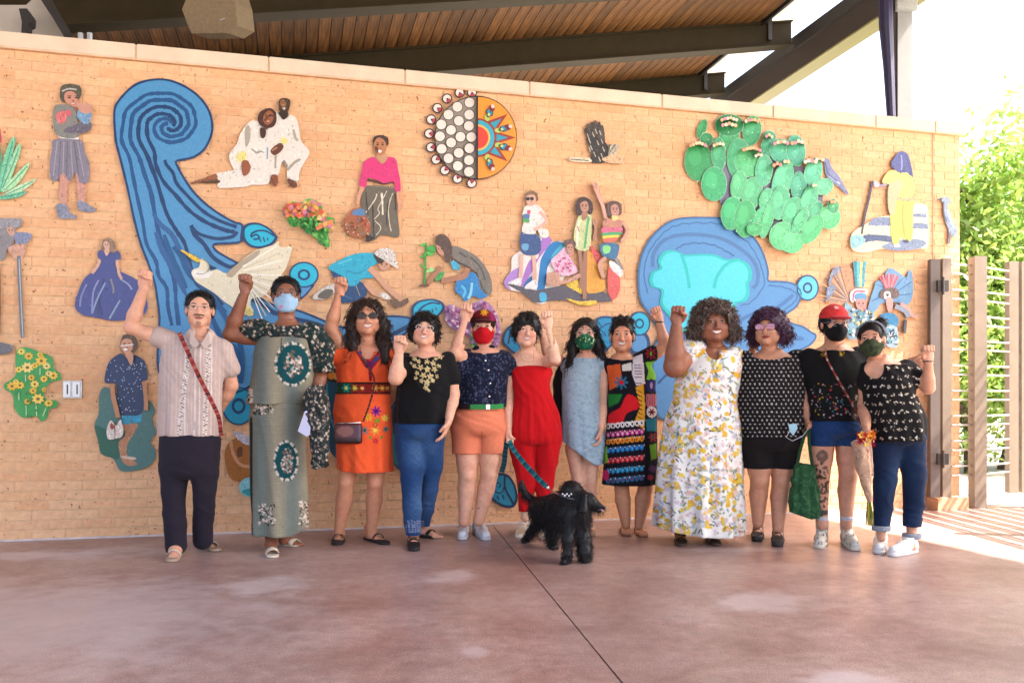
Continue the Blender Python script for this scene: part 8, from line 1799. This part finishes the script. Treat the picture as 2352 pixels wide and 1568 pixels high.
for a, b in ((hA, tA), (hB, tB)): sneaker(p12, a, b, 'F0EEEC', 'F4F0EE')
wb = MB(); wb.tube([pt(2132, 830, Y-.14)+np.array([math.cos(t)*.029, math.sin(t)*.029, 0]) for t in np.linspace(0, 6.28, 13)], .004, 6, c=hx('181414'), cap=False); wb.build('wristband', M_LEATHER, p12, True, cols=True)
# ================================================================== dog, leash and the things people hold
Hd = Head(pt(1352, 1152, 5.25), .2)
dog = empty('dog', tuple(G(1270, 1262)), 'shaggy black dog on a leash standing before the red trousers, head turned right', 'dog')
R_, W_, C_ = pt(1243, 1168, 5.85), pt(1290, 1162, 5.5), pt(1318, 1180, 5.28)
def dogfn(f):
    f.chain([R_, W_, C_], [.082, .088, .098], .05); f.cap(C_, pt(1312, 1132, 5.32), .088, .066, .04); f.ell(pt(1312, 1122, 5.32), (.060, .07, .050), .03, noise=(.008, 60, 1))
    f.cap(pt(1318, 1140, 5.3), pt(1350, 1150, 5.25), .060, .052, .03); f.cap(pt(1354, 1152, 5.25), pt(1379, 1164, 5.22), .040, .021, .02); f.cap(pt(1356, 1160, 5.25), pt(1376, 1174, 5.22), .026, .013, .008)
    f.cap(pt(1343, 1140, 5.20), pt(1340, 1172, 5.17), .022, .028, .01); f.cap(pt(1352, 1138, 5.36), pt(1356, 1158, 5.38), .02, .024, .01)
    f.chain([pt(1310, 1200, 5.24), pt(1304, 1240, 5.20), pt(1303, 1272, 5.19), G(1301, 1292)+(0, 0, .02)], [.050, .030, .023, .020], .03); f.cap(G(1301, 1292)+(0, 0, .02), G(1295, 1297)+(0, 0, .018), .022, .018, .01)
    f.chain([pt(1332, 1200, 5.28), pt(1341, 1240, 5.24), pt(1343, 1268, 5.22), G(1344, 1288)+(0, 0, .02)], [.056, .042, .038, .028], .03); f.cap(G(1344, 1288)+(0, 0, .02), G(1346, 1293)+(0, 0, .016), .026, .020, .01)
    f.chain([R_, pt(1240, 1196, 5.9), pt(1218, 1222, 5.96), G(1208, 1242)+(0, 0, .02)], [.075, .052, .026, .020], .03); f.cap(G(1208, 1242)+(0, 0, .018), G(1203, 1247)+(0, 0, .015), .02, .017, .01)
    f.chain([pt(1262, 1180, 5.75), pt(1274, 1205, 5.72), pt(1266, 1232, 5.74), G(1268, 1256)+(0, 0, .02)], [.070, .054, .034, .028], .03); f.cap(G(1268, 1256)+(0, 0, .018), G(1272, 1262)+(0, 0, .015), .024, .02, .01)
    f.chain([R_, pt(1226, 1148, 5.92), pt(1208, 1136, 5.95), pt(1199, 1120, 5.95), pt(1198, 1104, 5.94)], [.04, .024, .022, .022, .012], .02); f.half((0, 0, .001), (0, 0, -1))
lo, hi = bounds(R_, C_, pt(1390, 1100, 5.2), pt(1198, 1100, 5.95), G(1295, 1297), G(1203, 1247), pad=.10); lo[2] = -.01
hair_mesh(Hd, dog, '0C0B0C', dogfn, curls=5200, clen=.026, crad=.0021, droop=.9, wave=1.6, col2='2A2628', lo=lo, hi=hi, h_=.007, zmin=-99, name='body')
mb = MB(); mb.ball(pt(1389, 1165, 5.20), (.012, .012, .010), 8, 6, c=hx('1C1A1C')); mb.build('nose', M_EYE, dog, True, cols=True)
mb = MB(); mb.ball(pt(1368, 1150, 5.185), .006, 8, 6, c=hx('241A14')); mb.build('eye', M_EYE, dog, True, cols=True)
mb = MB(); mb.tube([pt(1372, 1170, 5.215), pt(1382, 1170, 5.19), pt(1388, 1174, 5.19)], [.008, .008, .004], 6, c=hx('B88494'), flat=.5); mb.build('tongue', M_EYE, dog, True, cols=True)
mb = MB(); mb.tube([pt(1310, 1142, 5.30)+np.array([math.cos(t)*.074, math.sin(t)*.076, -.02*math.cos(t)]) for t in np.linspace(0, 6.283, 21)], .008, 6, c=hx('3C3C44'), cap=False)
for k in range(5): mb.ball(pt(1292+k*5, 1134+(k % 2)*4, 5.215), .006, 6, 5, c=hx('E8E8EC'))
mb.build('collar', M_LEATHER, dog, True, cols=True)
lp = [pt(1168, 1004, 6.08), pt(1176, 1026, 6.02), pt(1196, 1054, 5.92), pt(1228, 1090, 5.72), pt(1256, 1118, 5.52)]
ls = empty('leash', tuple(lp[2]), 'teal patterned webbing leash running from the hand to the black dog', 'leash')
strap(ls, 'webbing', lp, .034, ['1C6E78', '1C6E78', '3C9C9C', '14404C'])
strap(ls, 'wrist_loop', [pt(1168, 1004, 6.07), pt(1161, 1030, 6.06), pt(1158, 1062, 6.06), pt(1152, 1084, 6.06)], .036, ['12303A', '12303A', '1C5660'])
mb = MB(); mb.tube([pt(1256, 1118, 5.52), pt(1272, 1130, 5.42), pt(1288, 1136, 5.32), pt(1300, 1136, 5.235)], .0055, 6, cap=True); mb.ball(pt(1258, 1119, 5.51), .012); mb.build('clip', M_CHROME, ls, True)
def thing_garment(name, label, cat, pos, lo, hi, fn, base, paint=None, m=None, part='body', h=.0065, parts=None):
    e = empty(name, tuple(pos), label, cat); garment(e, part, lo, hi, fn, base, paint, m, h); return e
Y = 5.55
def jk(f):
    f.loft(sx([(884,712,738,.04),(905,698,752,.06),(950,700,757,.06),(1010,712,757,.055),(1076,718,748,.035)], Y), 0, folds=(.012, 6, .3, .2, 1.2)); f.wrinkle(.006, 50, 30)
lo, hi = bounds(pt(695, 880, Y), pt(760, 1078, Y), pad=.10)
thing_garment('jacket', 'dark patterned jacket draped over the arm beside the grey skirt', 'jacket', pt(725, 980, Y), lo, hi, jk, '2C3230', lambda P: scatter(P, 500, 31, (690, 880, 762, 1080), ['14383C', 'B4A494', '6C5C54', '0E1A1C', 'D0C0B0', '484848', '7C746C'], 1.8, 4, .6))
pp = [(684, 990), (700, 944), (716, 940), (712, 998), (704, 1002)]; V = [pt(u, v, 5.50) for u, v in pp]+[pt(u, v, 5.504) for u, v in pp]
o = mesh_obj('paper', V, [(0,1,2,3,4),(9,8,7,6,5)]+[(i, (i+1) % 5, (i+1) % 5+5, i+5) for i in range(5)], mat('paper_white', hx('D4D4F0'), .6), org=V[0]); tag(o, 'folded white paper held beside the draped patterned jacket', 'paper')
Y = 5.80
bag = empty('shoulder_bag', tuple(pt(800, 994, Y)), 'small maroon leather bag hanging at the front of the orange dress', 'bag')
def b3(f): f.rbox(pt(800, 995, Y), (.094, .035, .070), .02)
lo, hi = bounds(pt(770, 970, Y), pt(830, 1020, Y), pad=.08); garment(bag, 'bag_body', lo, hi, b3, '5A2A30', lambda P: (P.ell(793, 990, 20, 12, '8C5A54'), P.line([(769, 1012), (831, 1012)], 12, '2E1216'), P.ell(822, 992, 8, 16, '54304C')), M_LEATHER)
strap(bag, 'strap', [pt(812, 800, Y+.10), pt(850, 850, Y+.02), pt(860, 880, Y-.0), pt(848, 930, Y-.03), pt(834, 968, Y-.02)], .013, ['4C1C24', '7C4434'])
mb = MB(); mb.tube([pt(771, 972, Y-.035), pt(829, 970, Y-.035)], .004, 6); mb.build('zip', M_CHROME, bag, True)
Y = 5.85
tote = empty('tote_bag', tuple(pt(1850, 1130, Y)), 'crumpled green cloth tote bag hanging beside the dotted top', 'bag')
def tb(f): f.loft(sx([(1064,1823,1872,.030),(1090,1820,1874,.045),(1130,1817,1879,.060),(1170,1815,1883,.065),(1192,1820,1881,.05)], Y), 0, folds=(.010, 7, .3, .2, .9), endround=.02); f.wrinkle(.007, 45, 34, 1.3); f.half(pt(1850, 1188, Y), (-.35, 0, -1))
lo, hi = bounds(pt(1815, 1060, Y), pt(1884, 1196, Y), pad=.10); garment(tote, 'bag_body', lo, hi, tb, '2E5A38', lambda P: scatter(P, 160, 6, (1812, 1060, 1886, 1200), ['386844', '26502F', '3E7048', '4A7A54'], 3, 8, .3))
for u0, u1 in ((1830, 1852), (1866, 1858)): strap(tote, 'handle', [pt(u0, 1072, Y-.03), pt((u0+u1)/2-2, 1030, Y-.02), pt(u1, 984, Y+.02)], .022, ['24482C'])
V = [pt(u, v, 5.78) for u, v in ((1811, 974), (1830, 972), (1832, 984), (1822, 1000), (1814, 990))]; o = mesh_obj('face_mask', V+[p+np.array([0, .004, 0]) for p in V], [(0,1,2,3,4),(9,8,7,6,5)]+[(i, (i+1) % 5, (i+1) % 5+5, i+5) for i in range(5)], mat('mask_blue', hx('A8D4E4'), .8), org=V[0]); tag(o, 'pale blue mask dangling from the hand above the green bag', 'mask')
mb = MB(); mb.tube([V[4], pt(1806, 1004, 5.78), pt(1820, 1012, 5.77), pt(1842, 1002, 5.77), pt(1856, 985, 5.80)], .0024, 5, c=hx('E0E0E4')); q = mb.build('loop', M_CLOTH, o, True, cols=True); q.location = -np.array(o.location)
Y = 5.42
bq = empty('bouquet', tuple(pt(1990, 1060, Y)), 'bouquet of orange and red flowers in a brown paper cone, held head up', 'bouquet')
def wr(f): f.chain([pt(1978, 1012, Y), pt(1986, 1070, Y), pt(1996, 1150, Y)], [.062, .048, .018], .01); f.wrinkle(.006, 60, 22); f.half(pt(1980, 1008, Y), (-.3, 0, 1))
lo, hi = bounds(pt(1960, 1000, Y), pt(2008, 1155, Y), pad=.09); garment(bq, 'paper_wrap', lo, hi, wr, 'C8A488', lambda P: scatter(P, 90, 5, (1955, 1000, 2010, 1160), ['D8B89C', 'A87C68', 'E4CCB4', '8C5C58'], 1.6, 5, .3))
r = random.Random(5)
for k in range(16):
    c = pt(r.uniform(1966, 2004), r.uniform(992, 1022), Y-r.uniform(-.03, .07)); col = r.choice(['E8862C', 'F0A83C', 'B01C2C', '8C1430', 'E86C2C', 'F4C04C']); mb = MB(); L = r.uniform(.020, .036) if col[0] != 'B' else .018
    for j in range(6):
        a = j*1.047+r.random(); d = unit(np.array([math.cos(a), -.55, math.sin(a)])); s_ = unit(np.cross(d, (0, 1, 0)))*L*.32; mb.add([c, c+d*L*.6+s_, c+d*L*1.3, c+d*L*.6-s_, c+d*L*.6+np.array([0, .004, 0])], [(0,1,2,3),(0,3,4),(0,4,1),(1,4,2),(4,3,2)], hx(col))
    mb.ball(c, L*.25, 6, 4, c=hx('6C2414')); mb.build('flower', M_CLOTH, bq, False, cols=True)
for k in range(7): mb = MB(); x = 1990+k*2.4; mb.tube([pt(1994+k*.6, 1140, Y), pt(x, 1180, Y+r.uniform(-.02, .02)), pt(x+r.uniform(-3, 3), 1206, Y)], .004, 5, c=hx(r.choice(['7C8C2C', 'A8A444', '5C6C24', 'C0B050']))); mb.build('stem', M_CLOTH, bq, True, cols=True)
